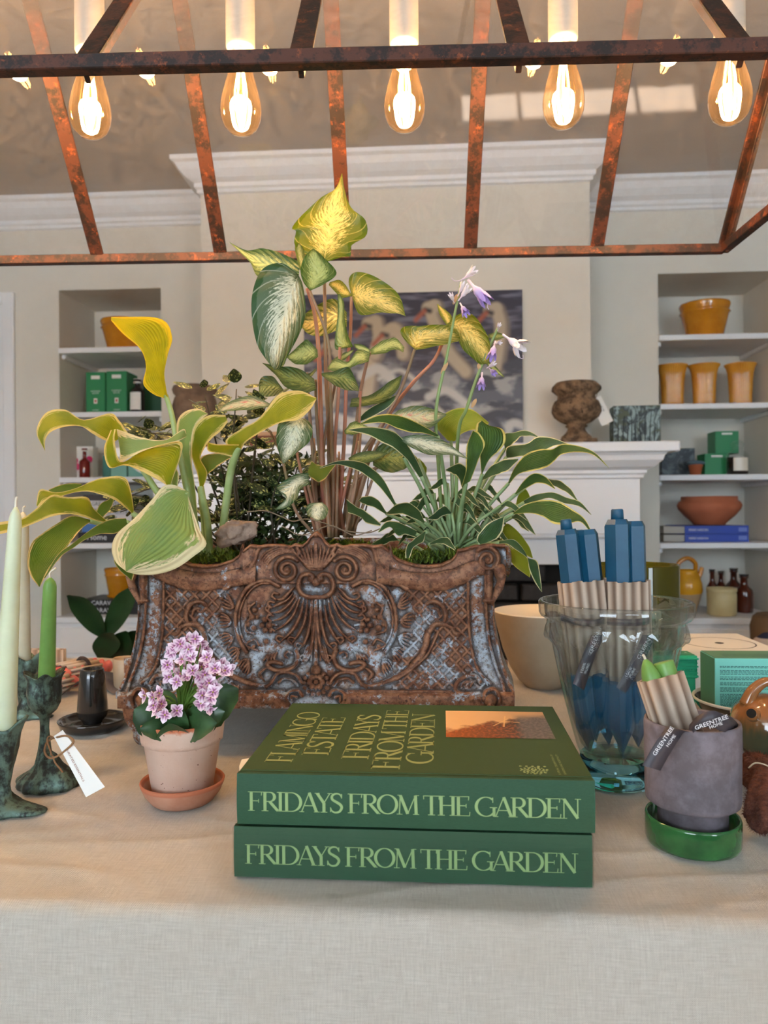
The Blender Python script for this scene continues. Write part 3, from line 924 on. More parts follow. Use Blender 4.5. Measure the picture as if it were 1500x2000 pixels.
# inner face of the front panel + rim
top = vf[:NXp]; 
vi = top + np.array([0, .011, 0]); vi2 = vi.copy(); vi2[:, 2] -= .05
vv = np.vstack([top, vi, vi2])
idn = np.arange(NXp)
f2 = np.vstack([np.stack([idn[:-1], idn[1:], idn[1:] + NXp, idn[:-1] + NXp], -1), np.stack([idn[:-1] + NXp, idn[1:] + NXp, idn[1:] + 2 * NXp, idn[:-1] + 2 * NXp], -1)])
mk('rim', vv, f2, IRON, pl, world=True, attr={'relief': np.full(3 * NXp, 6.0)})
YPB = YP + .235
zb_top = atY(617, 1090, YP).z
for s_, col in ((-1, 0), (1, NXp - 1)):
    e_ = vf.reshape(NYp, NXp, 3)[::6, col]
    pts = []; nn = 14
    for k in range(nn):
        f_ = k / (nn - 1)
        q = e_.copy(); q[:, 1] = e_[:, 1] * (1 - f_) + (YPB) * f_
        q[:, 0] += s_ * .008 * math.sin(f_ * math.pi); pts.append(q)
    g_ = np.array(pts); a_, b_ = g_.shape[:2]; id2 = np.arange(a_ * b_).reshape(a_, b_)
    mk('side_panel', g_.reshape(-1, 3), np.stack([id2[:-1, :-1], id2[1:, :-1], id2[1:, 1:], id2[:-1, 1:]], -1).reshape(-1, 4), IRON, pl, world=True, attr={'relief': np.full(a_ * b_, 1.0)})
xl_, xr_ = vf[0][0], vf[NXp - 1][0]
zbot = float(vf[-1][2]) + .004
box('back_panel', xl_, xr_, YPB - .006, YPB + .006, zbot, zb_top + .02, IRON, pl, world=True)
box('bottom_plate', xl_ - .01, xr_ + .01, YP - .02, YPB, zbot, zbot + .01, IRON, pl, world=True)
SOIL = pm('potting_soil', C(52, 40, 30), 0.95, c2=C(30, 22, 16), nscale=90, bump=0.8, bscale=120, bdist=.006)
bm = bmesh.new(); bmesh.ops.create_grid(bm, x_segments=60, y_segments=22, size=0.5)
for q in bm.verts:
    q.co = Vector((xl_ + .012 + (q.co.x + .5) * (xr_ - xl_ - .024), YP + .012 + (q.co.y + .5) * (YPB - YP - .02), zb_top - .012 + noise.noise(q.co * 14) * .008))
bm_obj('soil', bm, SOIL, pl, world=True, smooth=True)
for (fx, s_) in ((262, -1), (972, 1)):
    for (yy, nm) in ((YP - .012, 'front'), (YPB - .03, 'back')):
        top_ = atY(fx, 1378, yy); top_.z = zbot + .012
        cx = top_.x
        cx -= s_ * .006; pts = [(cx + s_ * .004, yy + .004, top_.z), (cx + s_ * .004, yy, TZ + .045), (cx - s_ * .003, yy - .004, TZ + .028), (cx - s_ * .008, yy - .004, TZ + .016), (cx - s_ * .004, yy - .012, TZ + .0125)]
        ft = tube('foot', pts, [.020, .017, .012, .009, .0105], IRON, pl, seg=12, world=True, n=16)
        at_ = ft.data.attributes.new('relief', 'FLOAT', 'POINT'); at_.data.foreach_set('value', np.full(len(ft.data.vertices), 7.0, dtype=np.float32))
# back corner ears (scrolls standing out at the top corners)
for (ex, s_) in ((985, 1), (252, -1)):
    c_ = atY(ex, 1094, YP + .01)
    pts = []
    for k in range(30):
        f_ = k / 29; a = -math.pi / 2 + f_ * 1.6 * 2 * math.pi * s_; r = .018 * (1 - .75 * f_)
        pts.append((c_.x + s_ * .004, c_.y + .02 + r * math.cos(a), c_.z + r * math.sin(a)))
    tube('ear', pts, .007, IRON, pl, seg=8, world=True)
# moss
t = NT('moss'); v = t.coord('Object')
cc = t.mixc(t.sstep(t.noise(v, 60, 4, .6), .35, .65), C(58, 84, 22), C(120, 142, 42))
b = t.bsdf(Base_Color=cc, Roughness=.9); MOSS = t.finish(b.outputs[0])
A = Acc()
for k in range(5200):
    x = rnd.uniform(xl_ + .02, xr_ - .02); y = rnd.uniform(YP + .014, YPB - .012)
    z0 = zb_top - .012 + rnd.uniform(-.004, .008)
    z0 += .012 * max(0, noise.noise(Vector((x * 12, y * 12, 0))) + .3) + .014 * max(0, 1 - abs((x - (xl_ + xr_) / 2)) / .12)
    for q in range(2):
        a = rnd.uniform(0, 6.28); l = rnd.uniform(.006, .014); w = .0011
        d = Vector((math.cos(a) * l * .7, math.sin(a) * l * .7, l * rnd.uniform(.3, 1)))
        sd = Vector((-math.sin(a), math.cos(a), 0)) * w
        p0 = Vector((x, y, z0)); 
        A.add([p0 - sd, p0 + sd, p0 + d * .6 + sd * .8 + Vector((0, 0, .002)), p0 + d, p0 + d * .6 - sd * .8 + Vector((0, 0, .002))], [(0, 1, 2, 3, 4)])
o = A.obj('moss', MOSS, pl, world=True); o['kind'] = 'stuff'; o['label'] = 'bright green moss covering the soil'

# ================================================================== books
def serif(s, thick=.135, thin=.05):
    """outline strokes of high contrast capitals; returns list of quads (in cap-height units) and width"""
    def arc(cx, cy, rx, ry, a0, a1, n=16): return [(cx + rx * math.cos(R(a0 + (a1 - a0) * k / n)), cy + ry * math.sin(R(a0 + (a1 - a0) * k / n))) for k in range(n + 1)]
    G = {}
    def st(x, y0=0, y1=1, serifs=(1, 1), w=thick):
        L_ = [([(x, y0), (x, y1)], w)]
        if serifs[0]: L_.append(([(x - .15, y0 + .02), (x + .15, y0 + .02)], .04))
        if serifs[1]: L_.append(([(x - .15, y1 - .02), (x + .15, y1 - .02)], .04))
        return L_
    G['F'] = (st(.15) + [([(.15, .98), (.62, .98)], .04), ([(.62, 1.0), (.60, .80)], .04), ([(.15, .52), (.48, .52)], .045), ([(.48, .62), (.48, .42)], .03)], .66)
    G['R'] = (st(.15) + [([(.15, .975)] + arc(.36, .74, .22, .235, 90, -90) + [(.15, .505)], 'c'), ([(.36, .5), (.72, .03)], thick), ([(.66, .02), (.82, .02)], .035)], .74)
    G['I'] = (st(.15), .30)
    G['D'] = (st(.15) + [([(.15, .975)] + arc(.36, .5, .42, .475, 90, -90, 24) + [(.15, .025)], 'c')], .86)
    G['A'] = ([([(.02, .02), (.36, 1.0)], .045), ([(.36, 1.0), (.68, .02)], thick), ([(.16, .33), (.56, .33)], .045), ([(-.08, .02), (.13, .02)], .035), ([(.56, .02), (.82, .02)], .035)], .70)
    G['Y'] = ([([(.06, .98), (.36, .48)], thick), ([(.62, .98), (.36, .48)], .045)] + st(.36, 0, .5, (1, 0)) + [([(-.05, .98), (.18, .98)], .035), ([(.52, .98), (.74, .98)], .035)], .66)
    G['S'] = ([(catmull([(.52, .80), (.44, .95), (.26, .975), (.11, .86), (.12, .68), (.30, .55), (.47, .42), (.53, .26), (.42, .06), (.22, .02), (.08, .12), (.04, .26)], 36).tolist(), 's'), ([(.53, .97), (.53, .74)], .04), ([(.035, .04), (.035, .28)], .04)], .60)
    G['O'] = ([(arc(.44, .5, .40, .48, 0, 360, 40), 'c')], .88)
    G['M'] = ([([(.14, .02), (.18, .98)], .05), ([(.18, .98), (.50, .04)], thick), ([(.50, .04), (.84, .98)], .045), ([(.84, .98), (.87, .02)], thick), ([(.02, .02), (.27, .02)], .035), ([(.73, .02), (1.0, .02)], .035), ([(.05, .98), (.2, .98)], .035), ([(.84, .98), (1.0, .98)], .035)], 1.0)
    G['T'] = (st(.36, serifs=(1, 0)) + [([(.02, .975), (.70, .975)], .045), ([(.02, .99), (.03, .80)], .035), ([(.70, .99), (.69, .80)], .035)], .68)
    G['H'] = (st(.15) + st(.66) + [([(.15, .52), (.66, .52)], .045)], .80)
    G['E'] = (st(.15) + [([(.15, .98), (.60, .98)], .04), ([(.60, 1.0), (.58, .80)], .035), ([(.15, .52), (.48, .52)], .045), ([(.48, .62), (.48, .42)], .03), ([(.15, .02), (.62, .02)], .04), ([(.64, .22), (.62, .0)], .035)], .68)
    G['G'] = ([(arc(.46, .5, .42, .48, 48, 325, 30), 'c'), ([(.80, .02), (.80, .46)], thick * .9), ([(.62, .46), (.93, .46)], .04), ([(.75, .97), (.75, .70)], .035)], .92)
    G['N'] = ([([(.14, .02), (.14, .98)], .05), ([(.14, .98), (.72, .02)], thick), ([(.72, .02), (.72, .98)], .05), ([(.0, .02), (.27, .02)], .035), ([(.0, .98), (.2, .98)], .035), ([(.60, .98), (.86, .98)], .035)], .82)
    G['L'] = (st(.15) + [([(.15, .02), (.56, .02)], .04), ([(.58, .24), (.56, .0)], .035)], .60)
    G[' '] = ([], .26)
    V = []; Q = []; x = 0
    for ch in s:
        strokes, adv = G[ch]
        for pts, w in strokes:
            p = np.array(pts, dtype=float); d = np.gradient(p, axis=0); ln = np.linalg.norm(d, axis=1)[:, None] + 1e-9; d = d / ln
            nn = np.stack([-d[:, 1], d[:, 0]], -1)
            if w == 'c': ww = thin * .9 + (thick - thin * .9) * np.abs(d[:, 1]) ** 1.6
            elif w == 's': ww = thin + (thick - thin) * np.clip(1 - np.abs(np.linspace(-1, 1, len(p))) * 1.1, 0, 1) ** .6
            else: ww = np.full(len(p), w)
            o = len(V)
            for k in range(len(p)):
                a = p[k] + nn[k] * ww[k] / 2; c = p[k] - nn[k] * ww[k] / 2
                V.append((a[0] + x, a[1])); V.append((c[0] + x, c[1]))
            for k in range(len(p) - 1): Q.append((o + 2 * k, o + 2 * k + 1, o + 2 * k + 3, o + 2 * k + 2))
        x += adv * .93
    return np.array(V), Q, x
CLOTHG = None
t = NT('book_cloth'); v = t.coord('Object')
wn_ = t.noise(t.coord('Object', (1, 1, 8)), 260, 3, .7); wn2 = t.noise(t.coord('Object', (8, 1, 1)), 260, 3, .7)
cc = t.mixc(t.math('MULTIPLY', wn_, .8), C(30, 66, 46), C(54, 92, 66))
b = t.bsdf(Base_Color=cc, Roughness=.55); b.inputs['Specular IOR Level'].default_value = .3
t.link(t.bump(t.math('ADD', wn_, wn2), .35, .0005), b.inputs['Normal']); BKC = t.finish(b.outputs[0])
t = NT('book_cover_cloth'); v = t.coord('Object')
wn_ = t.noise(t.coord('Object', (1, 8, 8)), 260, 3, .7); wn2 = t.noise(t.coord('Object', (8, 1, 1)), 260, 3, .7)
cc = t.mixc(t.math('MULTIPLY', wn_, .8), C(42, 66, 38), C(66, 88, 52))
b = t.bsdf(Base_Color=cc, Roughness=.6); b.inputs['Specular IOR Level'].default_value = .25
t.link(t.bump(t.math('ADD', wn_, wn2), .35, .0005), b.inputs['Normal']); BKT = t.finish(b.outputs[0])
FOIL = pm('sage_lettering', C(140, 168, 112), 0.5)
FOIL2 = pm('olive_lettering', C(146, 156, 96), 0.5)
PAGES = pm('page_block', C(225, 218, 200), .8, c2=C(205, 196, 176), nscale=900, stretch=(0, 0, 1))
SHRINK = thin_glass('shrink_wrap', (.97, .98, .97, 1), refl=.8)
B0 = T(458, 1714); B1 = T(1157, 1736)
bdir = (B1 - B0); BL = bdir.length; brz = math.atan2(bdir.y, bdir.x)
BT = 0.0455; BD = 0.248
def mesh_photo(nm, parent, x0, x1, y0, y1, z, fn, nx=150, ny=90):
    xs = np.linspace(0, 1, nx); ys = np.linspace(0, 1, ny); U, V_ = np.meshgrid(xs, ys)
    colr = fn(U, V_)
    vs = np.stack([x0 + U * (x1 - x0), y0 + V_ * (y1 - y0), np.full_like(U, z)], -1).reshape(-1, 3)
    id_ = np.arange(nx * ny).reshape(ny, nx)
    return mk(nm, vs, np.stack([id_[:-1, :-1], id_[:-1, 1:], id_[1:, 1:], id_[1:, :-1]], -1).reshape(-1, 4), PAINT, parent, colattr=np.concatenate([colr.reshape(-1, 3), np.ones((nx * ny, 1))], 1))
t = NT('painted_print')
at = t.node('ShaderNodeAttribute'); at.attribute_name = 'paint'
b = t.bsdf(Base_Color=at.outputs['Color'], Roughness=.45); PAINT = t.finish(b.outputs[0])
def fbm(U, V_, s, oct_=4, seed=0):
    o = np.zeros(U.shape)
    for i, (a, b_) in enumerate(zip(U.ravel(), V_.ravel())):
        o.flat[i] = noise.fractal(Vector((a * s, b_ * s, seed)), 1.0, 2.0, oct_)
    return o
def lc(r, g, b_): return np.array([lin(r), lin(g), lin(b_)])
def cover_photo(U, V_):
    n = fbm(U * 1.6, V_, 5, 5, 2); n2 = fbm(U * 1.6, V_, 22, 3, 7)
    sky = lc(232, 184, 128) * (1 - .4 * U[..., None]) + lc(150, 96, 60) * .4 * U[..., None]
    tree = lc(150, 78, 30); dark = lc(46, 34, 16)
    horizon = .30 + .55 * np.clip(U - .05, 0, 1) ** .7 + .12 * n
    m_ = np.clip((horizon - V_) * 9, 0, 1)[..., None]
    col = sky * (1 - m_) + (tree * (1 - np.clip(U * 1.4, 0, 1)[..., None]) + dark * np.clip(U * 1.4, 0, 1)[..., None]) * m_
    mm = np.clip((n2 + .1) * 2, 0, 1)[..., None] * m_ * .6
    col = col * (1 - mm) + lc(196, 104, 44) * mm * (1 - .5 * U[..., None]) + col * mm * .5 * U[..., None]
    r_ = np.clip((U - .66) * 12, 0, 1)[..., None] * np.clip((.9 - V_) * 6, 0, 1)[..., None] * .85
    col = col * (1 - r_) + (lc(98, 92, 88) + .06 * np.clip(n2, -1, 1)[..., None]) * r_
    for (x0, y0, x1, y1) in ((.46, .42, .62, .70), (.50, .62, .72, .56), (.56, .40, .60, .80)):
        tt = np.clip(((U - x0) * (x1 - x0) + (V_ - y0) * (y1 - y0)) / ((x1 - x0) ** 2 + (y1 - y0) ** 2), 0, 1)
        d = np.hypot(U - x0 - tt * (x1 - x0), V_ - y0 - tt * (y1 - y0))
        k = np.clip(1 - d / .012, 0, 1)[..., None]; col = col * (1 - k) + lc(236, 190, 120) * k
    return np.clip(col, 0, 1)
def book(z, label, wrapped, cover, rot, off, loc=None):
    e = thing('green_book', label, 'book', (B0.x + off[0], B0.y + off[1], z), brz + rot, 'green garden books stacked on the tablecloth')
    box('cover_board', .0, BL, 0.004, BD, BT - .0032, BT, BKT, e, bev=.0008)
    box('cover_board', .0, BL, 0.004, BD, 0.0, .0032, BKT, e, bev=.0008)
    bm = bmesh.new()
    n = 14
    prof = []
    for k in range(n + 1):
        f_ = k / n; prof.append((-.0015 * math.sin(f_ * math.pi) - .0002, f_ * BT))
    vs = [(x, y, zz) for x in (0, BL) for (y, zz) in prof] + [(x, .006, zz) for x in (0, BL) for zz in (0, BT)]
    fs = [(k, k + 1, n + 2 + k, n + 1 + k) for k in range(n)]
    fs += [(0, n + 1, 2 * n + 4, 2 * n + 2), (n, 2 * n + 3, 2 * n + 5, 2 * n + 1)]
    fs += [tuple(range(0, n + 1)) + (2 * n + 3, 2 * n + 2), tuple(range(2 * n + 1, n, -1)) + (2 * n + 4, 2 * n + 5)]
    mk('spine', vs, fs, BKC, e, smooth=False)
    box('page_block', .003, BL - .003, .006, BD - .004, .0034, BT - .0034, PAGES, e)
    V_, Q, wd = serif('FRIDAYS FROM THE GARDEN')
    x0, x1 = .033 * BL, .955 * BL
    V3 = [(x0 + a / wd * (x1 - x0), -.0021 - .0000, BT * .28 + c_ * BT * .385) for a, c_ in V_]
    mk('spine_title', V3, Q, FOIL, e, smooth=False)
    # joint groove
    box('joint', .001, BL - .001, .0085, .0105, BT - .0002, BT + .0006, BKT, e)
    if wrapped:
        box('shrink_wrap', -.0008, BL + .0008, -.0034, BD + .001, -.0001, BT + .0006, SHRINK, e, bev=.001)
    if cover:
        mi = pworld(e).inverted(); zt = z + BT
        def q3(x, y):
            p = atZ(440 + x / 2.027, 1360 + y / 2.027, zt); l = mi @ p; return np.array([l.x, l.y])
        for s_, bs, be, cp in (('FLAMINGO', (262, 262), (372, 66), (155, 258)), ('ESTATE', (408, 234), (472, 86), (303, 229)), ('FRIDAYS', (566, 250), (616, 76), (458, 246)), ('FROM THE', (690, 290), (727, 57), (576, 284)), ('GARDEN', (824, 268), (830, 74), (711, 266))):
            a, b2, c2 = q3(*bs), q3(*be), q3(*cp)
            L_ = b2[1] - a[1]; hgt = a[0] - c2[0]
            V_, Q, wd = serif(s_)
            V3 = [(a[0] - c_ * hgt, a[1] + u_ / wd * L_, BT + .0003) for u_, c_ in V_]
            mk('cover_title', V3, Q, FOIL2, e, smooth=False)
        a, b2, c2 = q3(874, 163), q3(1312, 178), q3(873, 58)
        mesh_photo('cover_photo', e, a[0], b2[0] , a[1], c2[1], BT + .0004, cover_photo, 240, 120)
        a = q3(1222, 294)
        A = Acc()
        for k in range(46):
            an = k * 2.4; rr = .0105 * math.sqrt(k / 46); A.ball((a[0] + rr * math.cos(an) * 1.25, a[1] + rr * math.sin(an) * .9, BT + .0001), .0011 if k % 3 else .0016, 6, 3, (1, 1, .15))
        for k in range(5): A.ball((a[0] - .011 + .0055 * k, a[1] + .011, BT + .0001), .0016, 6, 3, (1, 1, .15))
        A.obj('crest', FOIL2, e)
        for k, (p0, p1) in enumerate((((1330, 312), (1300, 232)), ((1352, 312), (1322, 232)))):
            a, b2 = q3(*p0), q3(*p1)
            text('A VISUAL CELEBRATION OF' if k == 0 else 'GARDENS AND HOSPITALITY', FOIL2, e, (a[0], a[1], BT + .0001), (0, 1, 0), (-1, 0, 0), .0022, width=(b2[1] - a[1]), name='cover_lettering')
    return e
book(TZ + .0012, 'green cloth book in shrink wrap, lower of the two stacked at the table edge', True, False, 0, (0, 0))
tp = atZ(463, 1612, TZ + BT + .002)
book(TZ + BT + .0032, 'green cloth book with cover photograph, upper of the two stacked at the table edge', False, True, R(-.1), (tp.x - B0.x, tp.y - B0.y + .001))
# ================================================================== small things on the table
def sm(x, a, b_):
    t_ = min(1, max(0, (x - a) / (b_ - a))); return t_ * t_ * (3 - 2 * t_)
TERRA = None
t = NT('speckled_terracotta'); v = t.coord('Object')
sepo = t.node('ShaderNodeSeparateXYZ'); t.link(v, sepo.inputs[0])
cc = t.mixc(t.sstep(t.noise(v, 22, 4, .6), .35, .7), C(206, 176, 158), C(200, 164, 144))
cc = t.mixc(t.sstep(t.math('ADD', sepo.outputs[2], t.math('MULTIPLY', t.noise(v, 90, 3, .6), .012)), .0945, .0985), cc, C(190, 108, 72))
cc = t.mixc(t.sstep(t.noise(v, 240, 2, .5), .70, .74), cc, C(110, 70, 52))
b = t.bsdf(Base_Color=cc, Roughness=.85); t.link(t.bump(t.noise(v, 300, 4, .7), .3, .0008), b.inputs['Normal']); TERRA = t.finish(b.outputs[0])
t = NT('terracotta_saucer'); v = t.coord('Object')
sepo = t.node('ShaderNodeSeparateXYZ'); t.link(v, sepo.inputs[0])
cc = t.mixc(t.sstep(t.noise(v, 30, 4, .6), .35, .7), C(186, 138, 114), C(176, 120, 94))
cc = t.mixc(t.sstep(sepo.outputs[2], .0195, .022), cc, C(180, 108, 78))
b = t.bsdf(Base_Color=cc, Roughness=.85); t.link(t.bump(t.noise(v, 300, 4, .7), .3, .0008), b.inputs['Normal']); SAUC = t.finish(b.outputs[0])
c0 = T(357, 1564)
kp = thing('flowering_plant', 'pink flowering potted plant in a pale terracotta pot on the tablecloth', 'potted plant', (c0.x, c0.y, TZ))
lathe('saucer', [(0, .001), (.033, .001), (.0355, .003), (.0425, .012), (.0465, .021), (.0475, .0245), (.0462, .026), (.0442, .0235), (.040, .013), (.034, .0065), (0, .0065)], SAUC, kp, seg=64)
def scal(r, z, a):
    if r > .03 and .070 < z < .0735:
        return r, z - .0030 * abs(math.sin(a * 13)) + .0013
    return r, z
lathe('pot', [(0, .0068), (.0315, .0068), (.033, .0085), (.0425, .0690), (.0432, .0700), (.0456, .0722), (.0460, .075), (.0478, .092), (.0475, .0945), (.0455, .0945), (.0443, .091), (.041, .078), (0, .078)], TERRA, kp, seg=104, fn=scal)
lathe('soil', [(0, .084), (.043, .083), (.043, .079)], SOIL, kp, seg=24)
t = NT('kalanchoe_leaf')
b = t.bsdf(Base_Color=t.mixc(t.sstep(t.noise(t.coord('Object'), 50, 3, .6), .3, .7), C(34, 64, 36), C(56, 88, 50)), Roughness=.38)
KLEAF = t.finish(b.outputs[0])
t = NT('pink_petal'); uvn = t.node('ShaderNodeUVMap'); sp = t.node('ShaderNodeSeparateXYZ'); t.link(uvn.outputs[0], sp.inputs[0])
u_ = t.math('ABSOLUTE', sp.outputs[0]); v_ = sp.outputs[1]
mk_ = t.math('MULTIPLY', t.sstep(t.math('ABSOLUTE', t.math('SUBTRACT', u_, .38)), .30, .05), t.sstep(v_, .85, .25))
cc = t.mixc(t.sstep(v_, .2, .75), C(214, 150, 190), C(246, 226, 238))
cc = t.mixc(t.math('MULTIPLY', mk_, .85), cc, C(110, 40, 84))
b = t.bsdf(Base_Color=cc, Roughness=.5); PETAL = t.finish(b.outputs[0])
YEL = pm('flower_eye', C(170, 150, 70), .6)
STEMG = pm('green_stem', C(92, 128, 52), .5, sss=.0)
kinv = pworld(kp).inverted()
def kpt(px, py, d): return kinv @ P(px, py, d)
# leaves: (centre px, tip px, width px, depth start, depth end)
def thick_leaf(nm, a, b2, w, parent, mat, up=(0, 0, 1), n=12, m=9, cup=.3, lob=.06, th=.0016, wfun=None):
    a = Vector(a); b2 = Vector(b2); d = b2 - a; L = d.length; d.normalize()
    s_ = d.cross(Vector(up)).normalized(); nn = s_.cross(d)
    vs = []; fs = []
    for side in (1, -1):
        for i in range(n + 1):
            f_ = i / n
            wd = w * (math.sin(math.pi * min(1, f_ * .86 + .08)) ** .75) * (1 + lob * math.sin(f_ * 42)) * (1 - sm(f_, .93, 1.0) * .75)
            for j in range(m):
                u_ = -1 + 2 * j / (m - 1)
                p = a + d * (f_ * L) + s_ * (u_ * wd) + nn * (cup * wd * u_ * u_ + L * .12 * math.sin(f_ * 3.0) - side * th * (1 - u_ * u_) * math.sin(math.pi * min(1, f_ + .05)) * -1)
                vs.append(p)
    N1 = (n + 1) * m
    for i in range(n):
        for j in range(m - 1):
            q = (i * m + j, i * m + j + 1, (i + 1) * m + j + 1, (i + 1) * m + j)
            fs.append(q[::-1]); fs.append(tuple(x + N1 for x in q))
    return mk(nm, vs, fs, mat, parent)
for (a, b2, w, dd0, dd1, cup) in (((335, 1425), (262, 1385), 24, .85, .83, .3), ((375, 1422), (466, 1345), 27, .85, .85, .3), ((335, 1428), (272, 1424), 14, .83, .80, .4), ((345, 1430), (330, 1412), 20, .82, .80, .3), ((368, 1430), (425, 1412), 17, .83, .80, .35), ((352, 1425), (318, 1350), 17, .86, .88, .3), ((360, 1420), (392, 1345), 18, .86, .885, .3), ((340, 1425), (285, 1360), 20, .86, .88, .3), ((350, 1428), (352, 1380), 17, .83, .82, .3), ((356, 1425), (440, 1390), 20, .84, .82, .3)):
    p0 = kpt(*a, dd0); p1 = kpt(*b2, dd1)
    thick_leaf('leaf', p0, p1, w * 1.25 / F, kp, KLEAF, up=(0, -.9, .35), cup=cup)
flw = [(312, 1354), (298, 1362), (282, 1358), (300, 1378), (316, 1375), (311, 1392), (322, 1396), (305, 1385), (346, 1388), (330, 1322), (345, 1332), (327, 1299), (335, 1305), (342, 1265), (352, 1258), (335, 1275), (370, 1250), (381, 1248), (392, 1258), (368, 1268), (384, 1266), (400, 1270), (356, 1288), (372, 1282), (388, 1285), (404, 1284), (362, 1305), (378, 1300), (394, 1302), (410, 1300), (420, 1306), (352, 1316), (366, 1320), (384, 1313), (400, 1318), (412, 1314), (424, 1318), (432, 1298), (440, 1310), (446, 1306), (376, 1310), (392, 1322), (398, 1340), (408, 1334), (418, 1342), (395, 1358), (392, 1374), (404, 1372), (412, 1362), (416, 1352), (408, 1382), (398, 1352)]
petg = None
def flower_mesh():
    vs = []; uv = []; fs = []
    for k in range(4):
        a = k * math.pi / 2
        ca, sa = math.cos(a), math.sin(a)
        o = len(vs)
        st = [(0.05, .10), (.25, .30), (.45, .40), (.65, .38), (.85, .18), (1.0, .0)]
        for (r_, w_) in st:
            for j in (-1, 0, 1):
                x = r_; y = j * w_; z = .35 * r_ ** 1.5 - (.16 if j == 0 else 0) * (w_ / .4) + (.25 if r_ < .1 else 0) * 0
                vs.append((x * ca - y * sa, x * sa + y * ca, z)); uv.append((j * w_ / .4 * .9, r_))
        for i in range(5):
            for j in (0, 1):
                q = o + i * 3 + j; fs.append((q, q + 1, q + 4, q + 3))
    return vs, fs, uv
fv, ff_, fuv = flower_mesh()
proto = None
eyep = None
for i, (px, py) in enumerate(flw):
    d = .80 + .03 * rnd.random() + (0.012 if py < 1330 else -.01)
    loc = kpt(px, py, d)
    if proto is None:
        fm = mk('flower', np.array(fv) * .0092, ff_, PETAL, kp, uv=fuv); A = Acc(); A.ball((0, 0, .0004), .0012, 6, 4); ey = A.obj('flower_eye', YEL, fm); proto = fm; eyep = ey; o = fm
    else:
        o = proto.copy(); COL.objects.link(o); q = eyep.copy(); COL.objects.link(q); q.parent = o
    o.location = loc
    dirv = Vector((rnd.uniform(-.5, .5) + (px - 365) / 120, -1.0, rnd.uniform(-.1, .7)))
    o.rotation_mode = 'XYZ'
    o.rotation_euler = (dirv.to_track_quat('Z', 'Y').to_matrix() @ Matrix.Rotation(rnd.uniform(0, 1.57), 3, 'Z')).to_euler()
A = Acc()
for (px, py) in flw[::2]:
    mid = (355 + (px - 355) * .35, 1375 + (py - 1375) * .3)
    A.tube([kpt(353, 1420, .85), kpt(*mid, .84), kpt(px, py + 3, .825)], [.0022, .0016, .0008], 5, n=7)
A.obj('flower_stalks', STEMG, kp)

# ---- bronze candle holders
t = NT('green_bronze'); v = t.coord('Object')
n1 = t.noise(v, 60, 6, .7); n2 = t.noise(t.coord('Object', (1, 1, .25)), 150, 4, .6)
cc = t.mixc(t.sstep(t.math('ADD', t.math('MULTIPLY', n1, .6), t.math('MULTIPLY', n2, .4)), .44, .58), C(44, 50, 48), C(96, 122, 112))
b = t.bsdf(Base_Color=cc, Roughness=.5, Metallic=.45); t.link(t.bump(n2, .6, .0015), b.inputs['Normal']); BRONZE = t.finish(b.outputs[0])
def wax(name, c, c2): return pm(name, c, .38, c2=c2, nscale=30, sss=.35, bump=.06, bscale=60)
WAXP = wax('pale_green_wax', C(216, 222, 190), C(206, 212, 178))
WAXG = wax('leaf_green_wax', C(120, 164, 84), C(104, 148, 72))
WAXC = wax('ivory_wax', C(206, 198, 172), C(196, 188, 160))
WICK = pm('wick', C(232, 222, 200), .9)
def taper(label, p0, p1, r0, r1, mat, group=None, hook=(.004, 0, .008)):
    e = thing('taper_candle', label, 'candle', p0, 0, group)
    d = Vector(p1) - Vector(p0); L = d.length; q = d.to_track_quat('Z', 'Y').to_matrix().to_4x4()
    prof = [(0, 0), (r0 * .98, 0), (r0, .003)]
    for k in range(1, 12): prof.append((r0 + (r1 - r0) * k / 11, L * .93 * k / 11))
    prof += [(r1 * .93, L * .95), (r1 * .75, L * .972), (r1 * .45, L * .988), (r1 * .2, L), (0, L)]
    lathe('candle_body', prof, mat, e, seg=24, mtx=q)
    tip = Vector(p1) - Vector(p0)
    tube('wick', [tip - d.normalized() * .002, tip + Vector((0, 0, .006)), tip + Vector(hook)], .0013, WICK, e, seg=6, n=7)
    return e
def holder(label, c, prof, fn, group):
    e = thing('candle_holder', label, 'candle holder', c, 0, group)
    lathe('holder_body', prof, BRONZE, e, seg=60, fn=fn)
    return e
# tulip shaped one
hc = T(88, 1536); hc.z = TZ + .001
def tulipfn(r, z, a):
    if z < .04:
        r *= 1 + .22 * math.sin(a * 2 + 2.4) + .10 * math.sin(3 * a + 1) * (1 - z / .05) + .05 * math.sin(a * 9)
        return r * 1.0, z * (1 + .25 * math.sin(a + 2))
    if z > .088 and r > .006:
        k = sm(z, .09, .12)
        r *= 1 + .06 * math.cos(a * 6) * k
        if z > .126: z += .003 * math.cos(a * 6); r *= 1 + .07 * math.cos(a * 6)
    return r * (1 + .03 * math.sin(a * 5 + z * 200)), z
HG = 'green bronze candle holders at the left of the table'
tul = holder('verdigris bronze tulip shaped candle holder with a paper tag tied to its stem', hc, [(0, 0), (.033, 0), (.0345, .004), (.033, .009), (.026, .016), (.018, .023), (.012, .032), (.008, .042), (.0062, .055), (.0052, .07), (.0056, .082), (.0085, .0865), (.014, .092), (.0185, .101), (.0205, .112), (.0195, .122), (.0185, .128), (.0215, .134), (.0235, .136), (.0215, .1365), (.017, .129), (.0165, .115), (.011, .098), (0, .096)], tulipfn, HG)
cb = hc + Vector((0, 0, .0975))
tip = P(98, 1128, .884)
cb2 = P(92, 1330, .886); cb2.z = cb.z
taper('short leaf green taper candle standing in the tulip shaped holder', (hc.x + .0015, hc.y, cb.z), tip, .0105, .0075, WAXG, hook=(.007, 0, .011))
